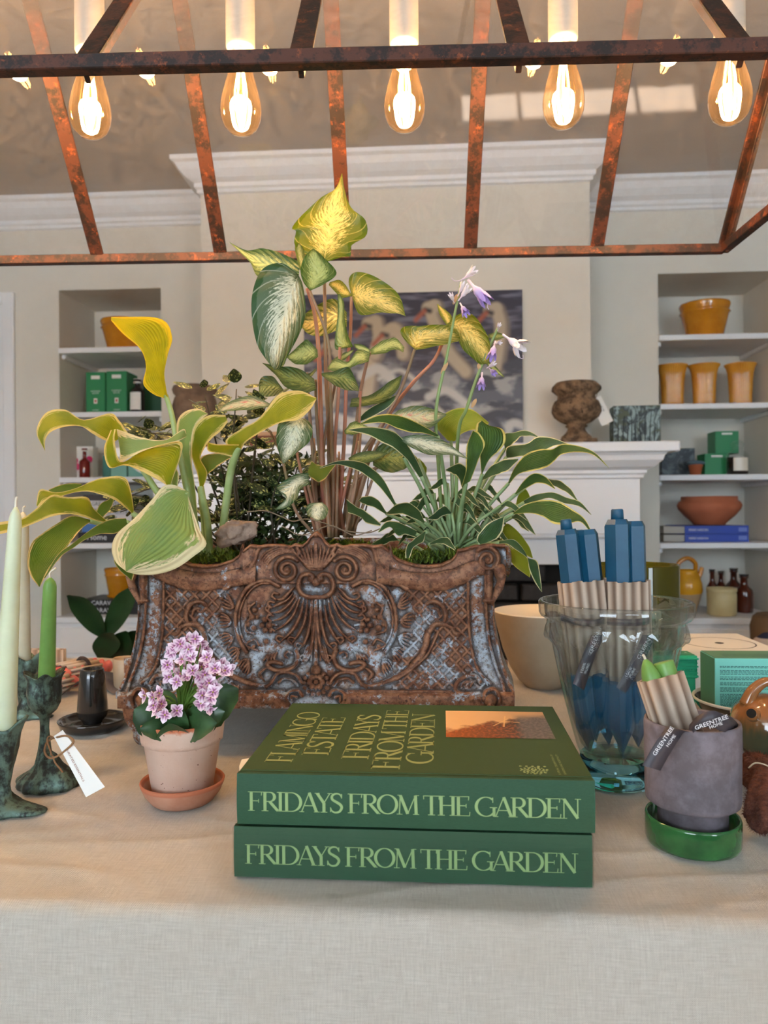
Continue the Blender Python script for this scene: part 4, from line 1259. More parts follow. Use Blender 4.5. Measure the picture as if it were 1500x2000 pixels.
# front left one, partly outside the picture
h2 = T(2, 1588); h2.z = TZ + .001
def petfn(r, z, a):
    if z < .03:
        l_ = max(0, math.cos(2 * (a - .05))) ; return r * (.72 + .75 * l_ ** 2 * (1 - z / .04)) , z * (1.1 - .5 * l_)
    if z > .07: k = sm(z, .07, .1); return r * (1 + .10 * k * math.cos(a * 3 - .4) + .04 * math.cos(a * 8)), z + .006 * k * math.cos(a * 3 - .4)
    return r * (1 + .10 * math.sin(a * 4 + z * 60)), z
holder('verdigris bronze fluted candle holder with spreading foot, nearest to the camera', h2, [(0, 0), (.034, 0), (.036, .003), (.030, .009), (.020, .015), (.012, .022), (.0095, .030), (.0125, .042), (.0155, .055), (.018, .07), (.0205, .085), (.0245, .096), (.0275, .1), (.025, .101), (.019, .092), (.015, .07), (0, .066)], petfn, HG)
taper('tall pale green taper candle in the nearest fluted bronze holder', (h2.x + .002, h2.y, TZ + .068), P(31, 990, .80), .0135, .0068, WAXP, hook=(.001, 0, .011))
# rear one
h3 = T(50, 1402); h3.z = TZ + .001
holder('dark bronze fluted candle holder standing behind the tulip shaped one', h3, [(0, 0), (.030, 0), (.032, .003), (.027, .010), (.017, .018), (.0115, .028), (.013, .04), (.017, .055), (.0195, .075), (.0215, .090), (.0245, .1), (.022, .101), (.017, .092), (.013, .07), (0, .066)], petfn, HG)
taper('ivory taper candle in the rear bronze holder, half hidden by the pale green candle', (h3.x - .004, h3.y, TZ + .068), P(45, 1000, 1.17), .0125, .0085, WAXC, hook=(.004, 0, .009))
# tag
def quad_card(nm, pts, mat, parent, th=.0005):
    p = [Vector(x) for x in pts]; n_ = (p[1] - p[0]).cross(p[3] - p[0]).normalized() * th
    vs = [tuple(x + n_) for x in p] + [tuple(x - n_) for x in p]
    return mk(nm, vs, [(0, 1, 2, 3), (7, 6, 5, 4), (0, 4, 5, 1), (1, 5, 6, 2), (2, 6, 7, 3), (3, 7, 4, 0)], mat, parent, world=True, smooth=False)
tgp = [P(105, 1438, .868), P(168, 1557, .848), P(205, 1537, .852), P(122.5, 1426, .872)]
tg_ = thing('paper_tag', 'white paper tag tied with twine to the tulip shaped candle holder', 'tag', (hc.x + .03, hc.y - .02, TZ + .02))
quad_card('card', tgp, WHITE, tg_)
ax_ = (tgp[1] - tgp[0]).normalized(); ay_ = (tgp[0] - tgp[3]).normalized(); 
TXT = pm('tag_print', C(160, 104, 76), .7)
o_ = tgp[3] * .5 + tgp[0] * .5 + ax_ * .020
nrm_ = ax_.cross(-ay_)
yy_ = (tgp[3] - tgp[0]).normalized()
text('CURATED ESSENTIALS', TXT, tg_, o_ - Vector(FW) * .0022, ax_, yy_, .0022, width=.044, name='tag_lettering', world=True)
TWINE = pm('twine', C(140, 104, 72), .9, bump=.5, bscale=300)
cpt = P(98, 1470, .875)
pts = [P(*q) for q in ((90, 1452, .872), (87, 1468, .865), (96, 1480, .862), (112, 1477, .862), (132, 1462, .863), (143, 1450, .863), (140, 1442, .865), (128, 1437, .866), (112, 1440, .868), (100, 1443, .87), (90, 1452, .872))]
tube('twine', pts, .0013, TWINE, tg_, seg=6, world=True, n=40)
tube('twine', [P(103, 1476, .862), P(108, 1490, .862), (P(118, 1502, .864)), P(122, 1508, .866)], .0011, TWINE, tg_, seg=6, world=True, n=12)
tube('twine', [P(101, 1476, .862), P(98, 1465, .866), P(92, 1447, .868), P(96, 1438, .87), P(104, 1441, .87)], .0011, TWINE, tg_, seg=6, world=True, n=12)
# black chamberstick
BGL = pm('black_glaze', C(22, 22, 24), .16, c2=C(40, 38, 36), nscale=80, coat=.5)
bc = T(181, 1424)
e = thing('candle_holder', 'glossy black ceramic chamberstick with a round tray beside the planter', 'candle holder', (bc.x, bc.y, TZ + .001))
lathe('tray', [(0, 0), (.040, 0), (.046, .004), (.0495, .013), (.0505, .0155), (.049, .0165), (.046, .013), (.041, .007), (.015, .0065), (.0135, .009)], BGL, e, seg=48)
lathe('candle_cup', [(0, .006), (.0135, .008), (.0145, .012), (.0205, .018), (.0225, .026), (.0215, .045), (.0185, .080), (.0170, .091), (.0155, .0925), (.0135, .091), (.013, .07), (0, .065)], BGL, e, seg=40)
# corrugated wraps
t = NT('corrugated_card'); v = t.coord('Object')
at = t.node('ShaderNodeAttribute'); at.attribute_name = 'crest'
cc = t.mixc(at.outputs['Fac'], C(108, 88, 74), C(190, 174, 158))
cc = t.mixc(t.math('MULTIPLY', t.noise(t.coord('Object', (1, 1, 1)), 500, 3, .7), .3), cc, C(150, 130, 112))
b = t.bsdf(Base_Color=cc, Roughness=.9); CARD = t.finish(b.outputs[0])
def corr(nm, parent, a, b_, z0, z1, waves, amp=.0012, mtx=None, pw=3.0, jag=.002):
    n = waves * 8; vs = []; at_ = []
    A_ = np.linspace(0, 2 * math.pi, n, endpoint=False)
    rj = [rnd.uniform(0, jag) for _ in range(waves * 2)]
    for layer, dr in ((0, 0), (1, -.0014)):
        for zi in (z0, z1):
            for k, th in enumerate(A_):
                w = math.cos(2 * math.pi * k / 8)
                c_, s_ = math.cos(th), math.sin(th)
                rr = (abs(c_) ** pw + abs(s_) ** pw) ** (-1 / pw)
                r_ = 1 * rr
                x = (a + dr + amp * w) * rr * c_; y = (b_ + dr + amp * w) * rr * s_
                zz = zi + (rj[(k // 4) % len(rj)] * (1 if zi == z1 else -1))
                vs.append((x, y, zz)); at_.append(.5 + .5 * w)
    fs = []
    for k in range(n):
        j = (k + 1) % n
        fs += [(k, j, n + j, n + k), (2 * n + j, 2 * n + k, 3 * n + k, 3 * n + j), (n + k, n + j, 3 * n + j, 3 * n + k), (j, k, 2 * n + k, 2 * n + j)]
    vs = np.array(vs)
    if mtx is not None:
        mm = np.array(mtx); vs = vs @ mm[:3, :3].T + mm[:3, 3]
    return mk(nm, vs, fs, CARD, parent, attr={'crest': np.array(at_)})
RIB = pm('charcoal_ribbon', C(62, 58, 66), .45, bump=.05)
WPR = pm('white_print', C(236, 234, 236), .6)
def ribbon(parent, pts, width, wdir, mat=RIB, n=24, nm='ribbon', world=True, notch=0):
    c_ = catmull([tuple(p_) for p_ in pts], n)
    if isinstance(wdir, list): w = catmull(wdir, n); w = w / np.linalg.norm(w, axis=1)[:, None] * width / 2
    else: w = np.array(Vector(wdir).normalized()) * width / 2
    up_ = c_ + w; lo_ = c_ - w
    vs = np.vstack([up_, lo_])
    if notch: vs[n - 1] += (c_[-1] - c_[-2]) / np.linalg.norm(c_[-1] - c_[-2]) * notch
    tg2 = np.gradient(c_, axis=0); nn = np.cross(tg2, np.broadcast_to(w, tg2.shape)); nn /= np.linalg.norm(nn, axis=1)[:, None] + 1e-9
    off = np.vstack([nn, nn]) * .00025
    V_ = np.vstack([vs + off, vs - off]); fs = []
    for k in range(n - 1):
        fs += [(k, k + 1, n + k + 1, n + k), (2 * n + k + 1, 2 * n + k, 3 * n + k, 3 * n + k + 1), (k + 1, k, 2 * n + k, 2 * n + k + 1), (n + k, n + k + 1, 3 * n + k + 1, 3 * n + k)]
    return mk(nm, V_, fs, mat, parent, world=world)

# ---- glass vase with blue candles
t = NT('vase_glass')
gb = t.node('ShaderNodeBsdfGlass'); gb.inputs['Roughness'].default_value = 0; gb.inputs['IOR'].default_value = 1.30; gb.inputs['Color'].default_value = (.95, .985, .985, 1)
tb_ = t.node('ShaderNodeBsdfTransparent'); tb_.inputs[0].default_value = (.95, .98, .98, 1)
mx = t.node('ShaderNodeMixShader'); mx.inputs[0].default_value = .74
t.link(gb.outputs[0], mx.inputs[1]); t.link(tb_.outputs[0], mx.inputs[2])
gs = t.node('ShaderNodeBsdfGlossy'); gs.inputs['Roughness'].default_value = .0
lw_ = t.node('ShaderNodeLayerWeight'); lw_.inputs['Blend'].default_value = .5
mx2 = t.node('ShaderNodeMixShader'); t.link(t.math('ADD', t.math('MULTIPLY', t.math('POWER', lw_.outputs['Facing'], 4.0), .7), .05), mx2.inputs[0])
t.link(mx.outputs[0], mx2.inputs[1]); t.link(gs.outputs[0], mx2.inputs[2]); VGL = t.finish(mx2.outputs[0])
t = NT('vase_base_glass')
gb = t.node('ShaderNodeBsdfGlass'); gb.inputs['Roughness'].default_value = 0.02; gb.inputs['IOR'].default_value = 1.45; gb.inputs['Color'].default_value = (.62, .88, .95, 1)
VGB = t.finish(gb.outputs[0])
vc = T(1203, 1527)
vase = thing('glass_vase', 'clear pressed glass vase with scalloped swags under the rim', 'vase', (vc.x, vc.y, TZ + .001))
def vfn(r, z, a):
    if .172 < z < .1945 and r > .07:
        k = math.sin(math.pi * (z - .172) / .0225)
        s_ = abs(math.sin(a * 8))
        return r + .0042 * k * (1 - s_ ** 2) + .001, z - .006 * (1 - s_) * k
    if .02 < z <= .172 and r > .04:
        return r + .0006 * math.cos(a * 16), z
    return r, z
vp = [(0, .0335), (.0415, .0335), (.0425, .035), (.0465, .045), (.0545, .075), (.0620, .105), (.0685, .135), (.0735, .160), (.0755, .168), (.078, .174), (.0795, .179), (.0805, .184), (.0805, .189), (.0800, .1935), (.0815, .197), (.0885, .201), (.0905, .205), (.0910, .218), (.0895, .2195), (.0865, .2195), (.0845, .217), (.0835, .203), (.0775, .196), (.074, .18), (.0695, .160), (.0645, .135), (.058, .105), (.0505, .075), (.042, .047), (.036, .039), (0, .038)]
lathe('vase_base', [(0, .0005), (.040, .0005), (.0445, .002), (.0455, .010), (.0430, .022), (.0420, .032), (0, .033)], VGB, vase, seg=96)
lathe('vase_body', vp, VGL, vase, seg=144, fn=vfn)
BLUEW = pm('blue_wax', C(10, 66, 96), .42, c2=C(24, 82, 112), nscale=22, sss=.2, bump=.05, bscale=50)
def hexcandle(parent, cx, cy, r, z0, z1, mat, tipup=False):
    vs = []; fs = []
    zs = [(z0, .04), (z0 + .03, 1.0), (z1 - .006, 1.0), (z1, .78)]
    for z, f_ in zs:
        for k in range(6):
            a = k * math.pi / 3 + .12; vs.append((cx + r * f_ * math.cos(a), cy + r * f_ * math.sin(a), z))
    for i in range(3):
        for k in range(6): j = (k + 1) % 6; fs.append((i * 6 + k, i * 6 + j, (i + 1) * 6 + j, (i + 1) * 6 + k))
    fs += [(5, 4, 3, 2, 1, 0), (18, 19, 20, 21, 22, 23)]
    return vs, fs
def bundle(label, base, top, r, L, wrap, nubs, sp):
    e = thing('candle_bundle', label, 'candles', base, 0, None)
    d = (Vector(top) - Vector(base)); L = d.length
    q = d.to_track_quat('Z', 'Y').to_matrix().to_4x4()
    # keep local x roughly along world x
    zx = d.normalized(); xx = (Vector((1, 0, 0)) - zx * zx.x).normalized(); yx = zx.cross(xx)
    q = Matrix(((xx.x, yx.x, zx.x, 0), (xx.y, yx.y, zx.y, 0), (xx.z, yx.z, zx.z, 0), (0, 0, 0, 1)))
    for (ox, oy, dz, nub) in nubs:
        vs, fs = hexcandle(e, ox, oy, r, dz, L + dz * .3 - (0 if nub else .004), BLUEW)
        vs = [tuple(q @ Vector(v_)) for v_ in vs]
        c_ = mk('candle', vs, fs, BLUEW, e, smooth=False)
        if nub:
            lathe('candle_end', [(0, 0), (r * .5, 0), (r * .47, .012), (r * .40, .0135), (0, .0135)], BLUEW, c_, seg=20, mtx=q @ Matrix.Translation((ox, oy, L + dz * .3 - .001)))
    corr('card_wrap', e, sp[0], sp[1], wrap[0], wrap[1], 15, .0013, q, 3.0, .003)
    return e, q
bA0 = Vector((vc.x - .020, vc.y - .004, TZ + .040)); bA1 = P(1125, 1032, .905)
eA, qA = bundle('teal blue candle bundle wrapped in corrugated card, leaning left in the glass vase', bA0, bA1, .0142, .3, (.098, .205), [(-.012, -.004, .0, True), (.012, .001, .004, False), (0.001, .021, .004, False)], (.0275, .024))
bB0 = Vector((vc.x + .014, vc.y - .010, TZ + .039)); bB1 = P(1219, 1014, .892)
eB, qB = bundle('teal blue candle bundle wrapped in corrugated card, upright in the glass vase', bB0, bB1, .0150, .3, (.092, .205), [(-.009, -.004, 0, True), (.0125, .008, .004, False), (-.004, .022, .004, False)], (.0262, .023))
for (e_, pts, org, tx_) in ((eA, ((1168, 1240, .868), (1158, 1262, .862), (1145, 1295, .862), (1132, 1335, .862)), None, 0), (eB, ((1268, 1240, .862), (1256, 1268, .856), (1238, 1305, .856), (1216, 1342, .856)), None, 1)):
    pp = [P(*q_) for q_ in pts]
    rb = ribbon(e_, pp, .0155, RT, notch=.008, n=16)
    ax_ = (pp[1] - pp[3]).normalized(); ay_ = Vector(FW).cross(ax_) * 1.0; ay_ = (-1) * ay_.normalized() if ay_.x > 0 else ay_.normalized()
    ay2 = (ax_.cross(-Vector(FW))).normalized()
    ay2 = -ay2 if ay2.dot(Vector(RT)) > 0 else ay2
    bs = pp[3] + ax_ * .030 + Vector(RT) * .002 - Vector(FW) * .001
    text('GREEN', WPR, e_, bs + ax_ * .006, ax_, ay2, .0044, width=.026, name='ribbon_lettering', world=True)
    text('100%', WPR, e_, pp[3] + ax_ * .012 - Vector(RT) * .0012 - Vector(FW) * .001, ax_, ay2, .0032, width=.012, name='ribbon_lettering', world=True)
    text('PURE', WPR, e_, pp[3] + ax_ * .012 + Vector(RT) * .0035 - Vector(FW) * .001, ax_, ay2, .0030, width=.012, name='ribbon_lettering', world=True)
ribbon(eA, [P(1095, 1205, .87), P(1125, 1214, .862), P(1160, 1217, .862), P(1180, 1212, .87)], .008, ZZ)
ribbon(eB, [P(1186, 1214, .868), P(1210, 1216, .856), P(1240, 1216, .856), P(1268, 1212, .864)], .008, ZZ)

# ---- grey pot on green saucer
t = NT('grey_clay'); v = t.coord('Object')
cc = t.mixc(t.sstep(t.noise(v, 40, 5, .65), .35, .7), C(96, 88, 92), C(122, 114, 122))
cc = t.mixc(t.sstep(t.noise(t.coord('Object', (1, 1, 1)), 16, 4, .6), .5, .75), cc, C(140, 134, 148))
b = t.bsdf(Base_Color=cc, Roughness=.8); t.link(t.bump(t.noise(v, 260, 4, .7), .25, .0008), b.inputs['Normal']); GCLAY = t.finish(b.outputs[0])
GGL = pm('green_glaze', C(22, 74, 38), .12, c2=C(44, 104, 52), nscale=40, coat=.6)
pc = T(1353, 1648)
e = thing('flower_pot', 'grey clay pot standing in a glossy green glazed saucer', 'pot', (pc.x, pc.y, TZ + .001))
lathe('saucer', [(0, 0), (.040, 0), (.0435, .002), (.0448, .006), (.0448, .026), (.0440, .0285), (.0425, .0285), (.0415, .026), (.0412, .008), (0, .007)], GGL, e, seg=72)
lathe('pot_body', [(0, .0075), (.0325, .0075), (.0328, .038), (.0395, .0405), (.0438, .0435), (.0445, .047), (.0452, .118), (.0446, .1215), (.0428, .1225), (.0412, .1205), (.0402, .09), (0, .085)], GCLAY, e, seg=72)
gt = thing('candle_bundle', 'small bundle of light green candles in corrugated card leaning in the grey pot', 'candles', (pc.x - .010, pc.y, TZ + .088))
base = Vector((pc.x - .008, pc.y - .008, TZ + .088)); topc = P(1292, 1330, .74)
zx = (topc - base); Lc = zx.length; zx.normalize()
xx = (Vector(RT) - zx * zx.dot(Vector(RT))).normalized(); yx = zx.cross(xx)
gi = pworld(gt).inverted()
q = gi @ Matrix(((xx.x, yx.x, zx.x, base.x), (xx.y, yx.y, zx.y, base.y), (xx.z, yx.z, zx.z, base.z), (0, 0, 0, 1)))
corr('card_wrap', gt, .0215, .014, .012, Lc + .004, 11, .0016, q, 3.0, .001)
lathe('candle', [(0, .0), (.0098, 0), (.0098, Lc + .002), (.0085, Lc + .010), (.0055, Lc + .019), (.0022, Lc + .024), (0, Lc + .025)], WAXG, gt, seg=24, mtx=q @ Matrix.Translation((-.0095, -.002, 0)))
lathe('candle', [(0, .0), (.0100, 0), (.0100, Lc + .016), (.0095, Lc + .017), (0, Lc + .017)], WAXG, gt, seg=24, mtx=q @ Matrix.Translation((.0085, .002, 0)))
tpw = q @ Vector((-.0095, -.002, Lc + .024))
tube('wick', [tpw, tpw + Vector((-.001, 0, .003)), tpw + Vector((-.0025, 0, .005))], .0013, WICK, gt, seg=6, n=6)
kn = P(1345, 1432, .70)
ribbon(gt, [kn, P(1322, 1424, .69), P(1308, 1440, .676), P(1290, 1468, .674), P(1272, 1500, .675)], .017, Vector(RT) * .85 + Vector(ZZ) * -.25, notch=0, n=26)
ribbon(gt, [kn, P(1362, 1412, .69), P(1388, 1404, .685), P(1412, 1412, .69), P(1430, 1420, .705), P(1438, 1440, .73), P(1440, 1475, .735)], .0155, [(0.1, 0, 1), (.25, 0, 1), (.2, 0, 1), (.1, 0.1, 1), (0.3, .3, .8), (.9, .4, .1), (.9, .4, .1)], n=34)
ribbon(gt, [kn, P(1365, 1440, .695), P(1395, 1438, .69), P(1418, 1424, .70)], .006, ZZ, n=14)
A = Acc(); A.ball(kn, .004, 10, 7, (1, .8, .9)); A.obj('ribbon_knot', RIB, gt, world=True)
tube('ribbon_band', [tuple((q @ Vector((.0232 * math.cos(a), .0157 * math.sin(a), .016)))) for a in np.linspace(0, 2 * math.pi, 24, endpoint=False)], .0022, RIB, gt, seg=6, closed=True)
ax_ = (P(1310, 1432, .672) - P(1278, 1480, .672)).normalized(); nn_ = -Vector(FW); ay_ = nn_.cross(ax_).normalized()
text('GREENTREE', WPR, gt, P(1280, 1477, .6715), ax_, ay_, .0038, width=.030, name='ribbon_lettering', world=True)
text('HOME', WPR, gt, P(1305, 1460, .6715), ax_, ay_, .0030, width=.0125, name='ribbon_lettering', world=True)
ax_ = (P(1416, 1405, .68) - P(1357, 1426, .68)).normalized(); ay_ = nn_.cross(ax_).normalized()
text('GREENTREE', WPR, gt, P(1358, 1426, .681), ax_, ay_, .0040, width=.032, name='ribbon_lettering', world=True)
text('HOME', WPR, gt, P(1386, 1424, .681), ax_, ay_, .0031, width=.0125, name='ribbon_lettering', world=True)

# ---- bowl, olive vessel
TANC = pm('tan_stoneware', C(172, 154, 130), .45, c2=C(160, 142, 118), nscale=20)
CREAM = pm('cream_glaze', C(226, 218, 202), .3)
wc = T(1063, 1340)
e = thing('large_bowl', 'large tan stoneware bowl with a cream inside behind the glass vase', 'bowl', (wc.x, wc.y, TZ + .001))
lathe('outer_shell', [(0, 0), (.036, 0), (.038, .003), (.048, .012), (.063, .035), (.077, .070), (.0875, .110), (.0928, .137), (.093, .140)], TANC, e, seg=72)
lathe('glazed_inside', [(.093, .140), (.0928, .142), (.0908, .142), (.0855, .112), (.0745, .07), (.057, .03), (.032, .012), (0, .008)], CREAM, e, seg=72)
DK = pm('dark_moss', C(20, 30, 22), .9, bump=1, bscale=200, bdist=.01)
A = Acc()
for k in range(9): A.ball((.012 * math.cos(k * 2.1), .014 * math.sin(k * 1.7), .012 * rnd.random()), .017, 12, 8, (1, 1, .9))
o = A.obj('dark_moss_balls', DK, None); 
o.location = Vector((wc.x + .030, wc.y + .020, TZ + .098)); tag(o, 'dark green moss filling lying inside the large tan bowl', 'moss', kind='stuff')
OLV = pm('olive_glass', C(96, 92, 22), .08, c2=C(112, 106, 34), nscale=10, coat=.8, stretch=(6, 6, .5))
t = NT('olive_tinted_glass')
g1 = t.bsdf(Base_Color=C(92, 88, 26), Roughness=.06); g1.inputs['Coat Weight'].default_value = .6
t1 = t.node('ShaderNodeBsdfTransparent'); t1.inputs[0].default_value = C(178, 172, 70)
mx = t.node('ShaderNodeMixShader'); mx.inputs[0].default_value = .45; t.link(g1.outputs[0], mx.inputs[1]); t.link(t1.outputs[0], mx.inputs[2]); OLV = t.finish(mx.outputs[0])
oc = T(1242, 1367)
e = thing('olive_glass_vessel', 'wide olive green glass cylinder vase behind the blue candles', 'vase', (oc.x, oc.y, TZ + .001))
lathe('vessel_body', [(0, 0), (.069, 0), (.0725, .003), (.073, .010), (.073, .2335), (.0725, .2355), (.071, .2355), (.0705, .2335), (.0705, .012), (0, .008)], OLV, e, seg=72)

# ---- boxes on the right
INK = pm('black_print', C(24, 24, 24), .6)
p_ = T(1500, 1360)
bx1 = .745; zt = TZ + .066
cb_ = atZ(1440, 1237, zt)
e = thing('gift_box', 'flat white cardboard box with a black oval ring printed on its lid', 'box', (cb_.x - .0975, cb_.y - .13, TZ + .001))
box('box_body', -.097, .097, -.13, .128, 0, .058, WHITE, e, bev=.001)
box('box_lid', -.0975, .0975, -.1305, .1285, .040, .065, WHITE, e, bev=.0012)
ce = atZ(1405, 1256, zt) - Vector((e.location.x, e.location.y, 0))
A = Acc(); n = 60
vs = []; fs = []
for k in range(n):
    a = k / n * 2 * math.pi
    for r_ in (.064, .0665): vs.append((ce.x + r_ * math.cos(a), ce.y + r_ * math.sin(a), .0654))
for k in range(n): j = (k + 1) % n; fs.append((2 * k, 2 * k + 1, 2 * j + 1, 2 * j))
o_ = len(vs)
for k in range(16): a = k / 16 * 2 * math.pi; vs.append((ce.x + .0085 * math.cos(a), ce.y + .0085 * math.sin(a), .0654))
fs.append(tuple(range(o_, o_ + 16)))
mk('ring_print', vs, fs, INK, e, smooth=False)
MINT = pm('mint_green_card', C(52, 196, 150), .5, c2=C(62, 204, 160), nscale=6)
MINTT = pm('deep_green_card', C(60, 142, 106), .5)
mb = T(1363, 1400)
e = thing('gift_box', 'mint green box with embossed mouldings behind the glass vase', 'box', (mb.x - .055, mb.y, TZ + .001), R(1.5))
box('box_body', -.055, .053, .002, .034, 0, .060, MINT, e, bev=.0006)
box('box_lid', -.057, .055, -.001, .036, .060, .096, MINT, e, bev=.0008)
box('lid_top', -.054, .052, .002, .034, .096, .0975, MINTT, e, bev=.0004)
for z, h_, d_ in ((.062, .003, .003), (.068, .0015, .002), (.078, .002, .003), (.084, .001, .002), (.090, .003, .0035)):
    box('moulding', -.057 - d_ * .3, .055 + d_ * .3, -.001 - d_, 0, z, z + h_, MINT, e, bev=.0004)
A = Acc()
for k in range(30): A.ball((-.054 + k * .0037, -.002, .0735), .0015, 6, 4)
o = A.obj('bead_row', MINT, e)
A = Acc()
for k in range(52): x_ = -.055 + k * .0021; A.tube([(x_, -.0025, .0862), (x_, -.0025, .0892)], .0005, 4)
A.obj('dentil_row', MINT, e)
for k in range(2): text('GARDEN' if 0 else 'NO. 4', WPR, e, (.02, .014, .0976), (1, 0, 0), (0, 1, 0), .007, name='lid_lettering') if k == 0 else None
# black dish with cream rim and aqua box in it
dc = T(1464, 1417)
e = thing('black_dish', 'black bowl with a cream rim holding the aqua box', 'bowl', (dc.x, dc.y, TZ + .001))
lathe('dish_body', [(0, 0), (.045, 0), (.05, .004), (.068, .018), (.079, .034), (.0805, .0375)], BGL, e, seg=60)
lathe('rim', [(.0803, .0372), (.0818, .0395), (.0808, .0420), (.0785, .0410), (.0775, .038)], CREAM, e, seg=60)
lathe('dish_inside', [(.0778, .038), (.072, .027), (.06, .0195), (0, .0185)], BGL, e, seg=60)
AQUA = pm('aqua_card', C(124, 210, 194), .5)
AQT = pm('grey_green_card', C(92, 140, 112), .5)
ap = P(1397, 1386, 1.10)
e = thing('gift_box', 'aqua cosmetics box covered in fine print, standing in the black bowl', 'box', (ap.x, ap.y, TZ + .021), R(-.5))
hh_ = P(1395, 1286, 1.10).z - (TZ + .021)
box('box_body', 0, .115, 0, .060, 0, hh_, AQUA, e, bev=.0006)
box('box_side', -.0006, 0.0, .0006, .0594, .0006, hh_ - .0006, AQT, e)
box('box_top', .0006, .1144, .0006, .0594, hh_, hh_ + .0006, AQT, e)
A = Acc()
z = hh_ - .012
row = 0
while z > .018:
    x = .007; xe = .105 if z > .042 else .052
    while x < xe:
        wd_ = rnd.uniform(.002, .006)
        vs = [(x, -.0003, z), (min(x + wd_, xe), -.0003, z), (min(x + wd_, xe), -.0003, z + .0009), (x, -.0003, z + .0009)]
        A.add(vs, [(0, 1, 2, 3)]); x += wd_ + .0009
    z -= .0019; row += 1
    if row in (2, 6, 9, 12, 16): z -= .0022
for k, yy in enumerate((.012, .018, .024, .030)):
    A.add([(.018, yy, hh_ + .0009), (.10, yy, hh_ + .0009), (.10, yy + .0012, hh_ + .0009), (.018, yy + .0012, hh_ + .0009)], [(0, 1, 2, 3)])
A.obj('small_print', pm('teal_print', C(30, 84, 80), .6), e, smooth=False)
A = Acc()
for k in range(3):
    a0 = k * 2.094
    A.tube([(.0105 + .003 * math.cos(a0 + q_), -.0004, .0085 + .003 * math.sin(a0 + q_)) for q_ in (0, .5, 1.0, 1.5)], .0004, 4)
A.tube([(.058, -.0004, .030), (.0625, -.0004, .038), (.067, -.0004, .030)], .0003, 4, closed=True)
A.obj('recycling_marks', INK, e)
# brown glazed jug
t = NT('drip_glaze'); v = t.coord('Object')
sepo = t.node('ShaderNodeSeparateXYZ'); t.link(v, sepo.inputs[0])
nd = t.noise(t.coord('Object', (1, 1, .15)), 60, 3, .6)
f = t.sstep(t.math('ADD', sepo.outputs[2], t.math('MULTIPLY', nd, .05)), .045, .080)
cc = t.mixc(f, C(56, 66, 48), C(148, 96, 52))
cc = t.mixc(t.sstep(nd, .55, .7), cc, C(178, 134, 92))
b = t.bsdf(Base_Color=cc, Roughness=.12); b.inputs['Coat Weight'].default_value = .6; DRIP = t.finish(b.outputs[0])
jc = T(1496, 1462)
e = thing('ceramic_jug', 'small brown drip glazed jug with a short spout and loop handle', 'jug', (jc.x, jc.y, TZ + .001))
lathe('jug_body', [(0, 0), (.040, 0), (.0435, .003), (.0465, .015), (.0470, .030), (.0450, .045), (.040, .055), (.030, .064), (.020, .070), (.010, .074), (0, .075)], DRIP, e, seg=60)
tube('handle', [(-.028, -.004, .060), (-.018, -.004, .080), (.0, -.004, .092), (.018, -.004, .080), (.026, -.004, .062)], [.010, .008, .0065, .008, .010], DRIP, e, seg=14, n=26)
sp0 = (-.020, -.018, .046); sp1 = (-.036, -.040, .058)
tube('spout', [(-.016, -.012, .044), (-.028, -.028, .052), sp1], [.014, .0095, .0085], DRIP, e, seg=18, n=8)
dv = (Vector(sp1) - Vector((-.028, -.028, .052))).normalized(); qq = dv.to_track_quat('Z', 'Y').to_matrix().to_4x4(); qq = Matrix.Translation(Vector(sp1)) @ qq
lathe('spout_mouth', [(0, .0003), (.0062, .0003)], pm('dark_hollow', C(16, 12, 10), .9), e, seg=18, mtx=qq)
# brown wool rope on navy cloth
NAVY = pm('navy_felt', C(38, 42, 56), .95, bump=.8, bscale=260, bdist=.003)
WOOL = pm('brown_wool', C(120, 70, 52), .95, c2=C(84, 44, 34), nscale=120, namp=.3, bump=1, bscale=420, bdist=.004)
n1_ = T(1438, 1490); n2_ = T(1500, 1640)
vs = []; fs = []; nn_ = 24
o0 = Vector((n1_.x, n2_.y + .01, TZ + .0035)); W_, H_ = .16, .17
for i in range(nn_ + 1):
    for j in range(nn_ + 1):
        x = i / nn_; y = j / nn_
        vs.append((o0.x - .012 * (1 - y) * 0 + x * W_ + .05 * (1 - y), o0.y + y * H_, o0.z + .002 * noise.noise(Vector((x * 5, y * 5, 1)))))
vs2 = [(a_, b_2, c_ - .004) for a_, b_2, c_ in vs]
N_ = len(vs)
for i in range(nn_):
    for j in range(nn_):
        q4 = (i * (nn_ + 1) + j, (i + 1) * (nn_ + 1) + j, (i + 1) * (nn_ + 1) + j + 1, i * (nn_ + 1) + j + 1); fs.append(q4); fs.append(tuple(k + N_ for k in q4[::-1]))
for i in range(nn_):
    for (a_, b_2) in ((i * (nn_ + 1), (i + 1) * (nn_ + 1)), ((i + 1) * (nn_ + 1) + nn_, i * (nn_ + 1) + nn_), (i + 1, i), (nn_ * (nn_ + 1) + i, nn_ * (nn_ + 1) + i + 1)):
        fs.append((a_, a_ + N_, b_2 + N_, b_2))
o = mk('felt_cloth', vs, fs, NAVY); tag(o, 'dark navy felt cloth lying under the brown wool', 'cloth')
e = thing('wool_bundle', 'bundle of fuzzy brown wool rope lying on the navy cloth', 'wool', (T(1480, 1560).x, T(1480, 1560).y, TZ + .006))
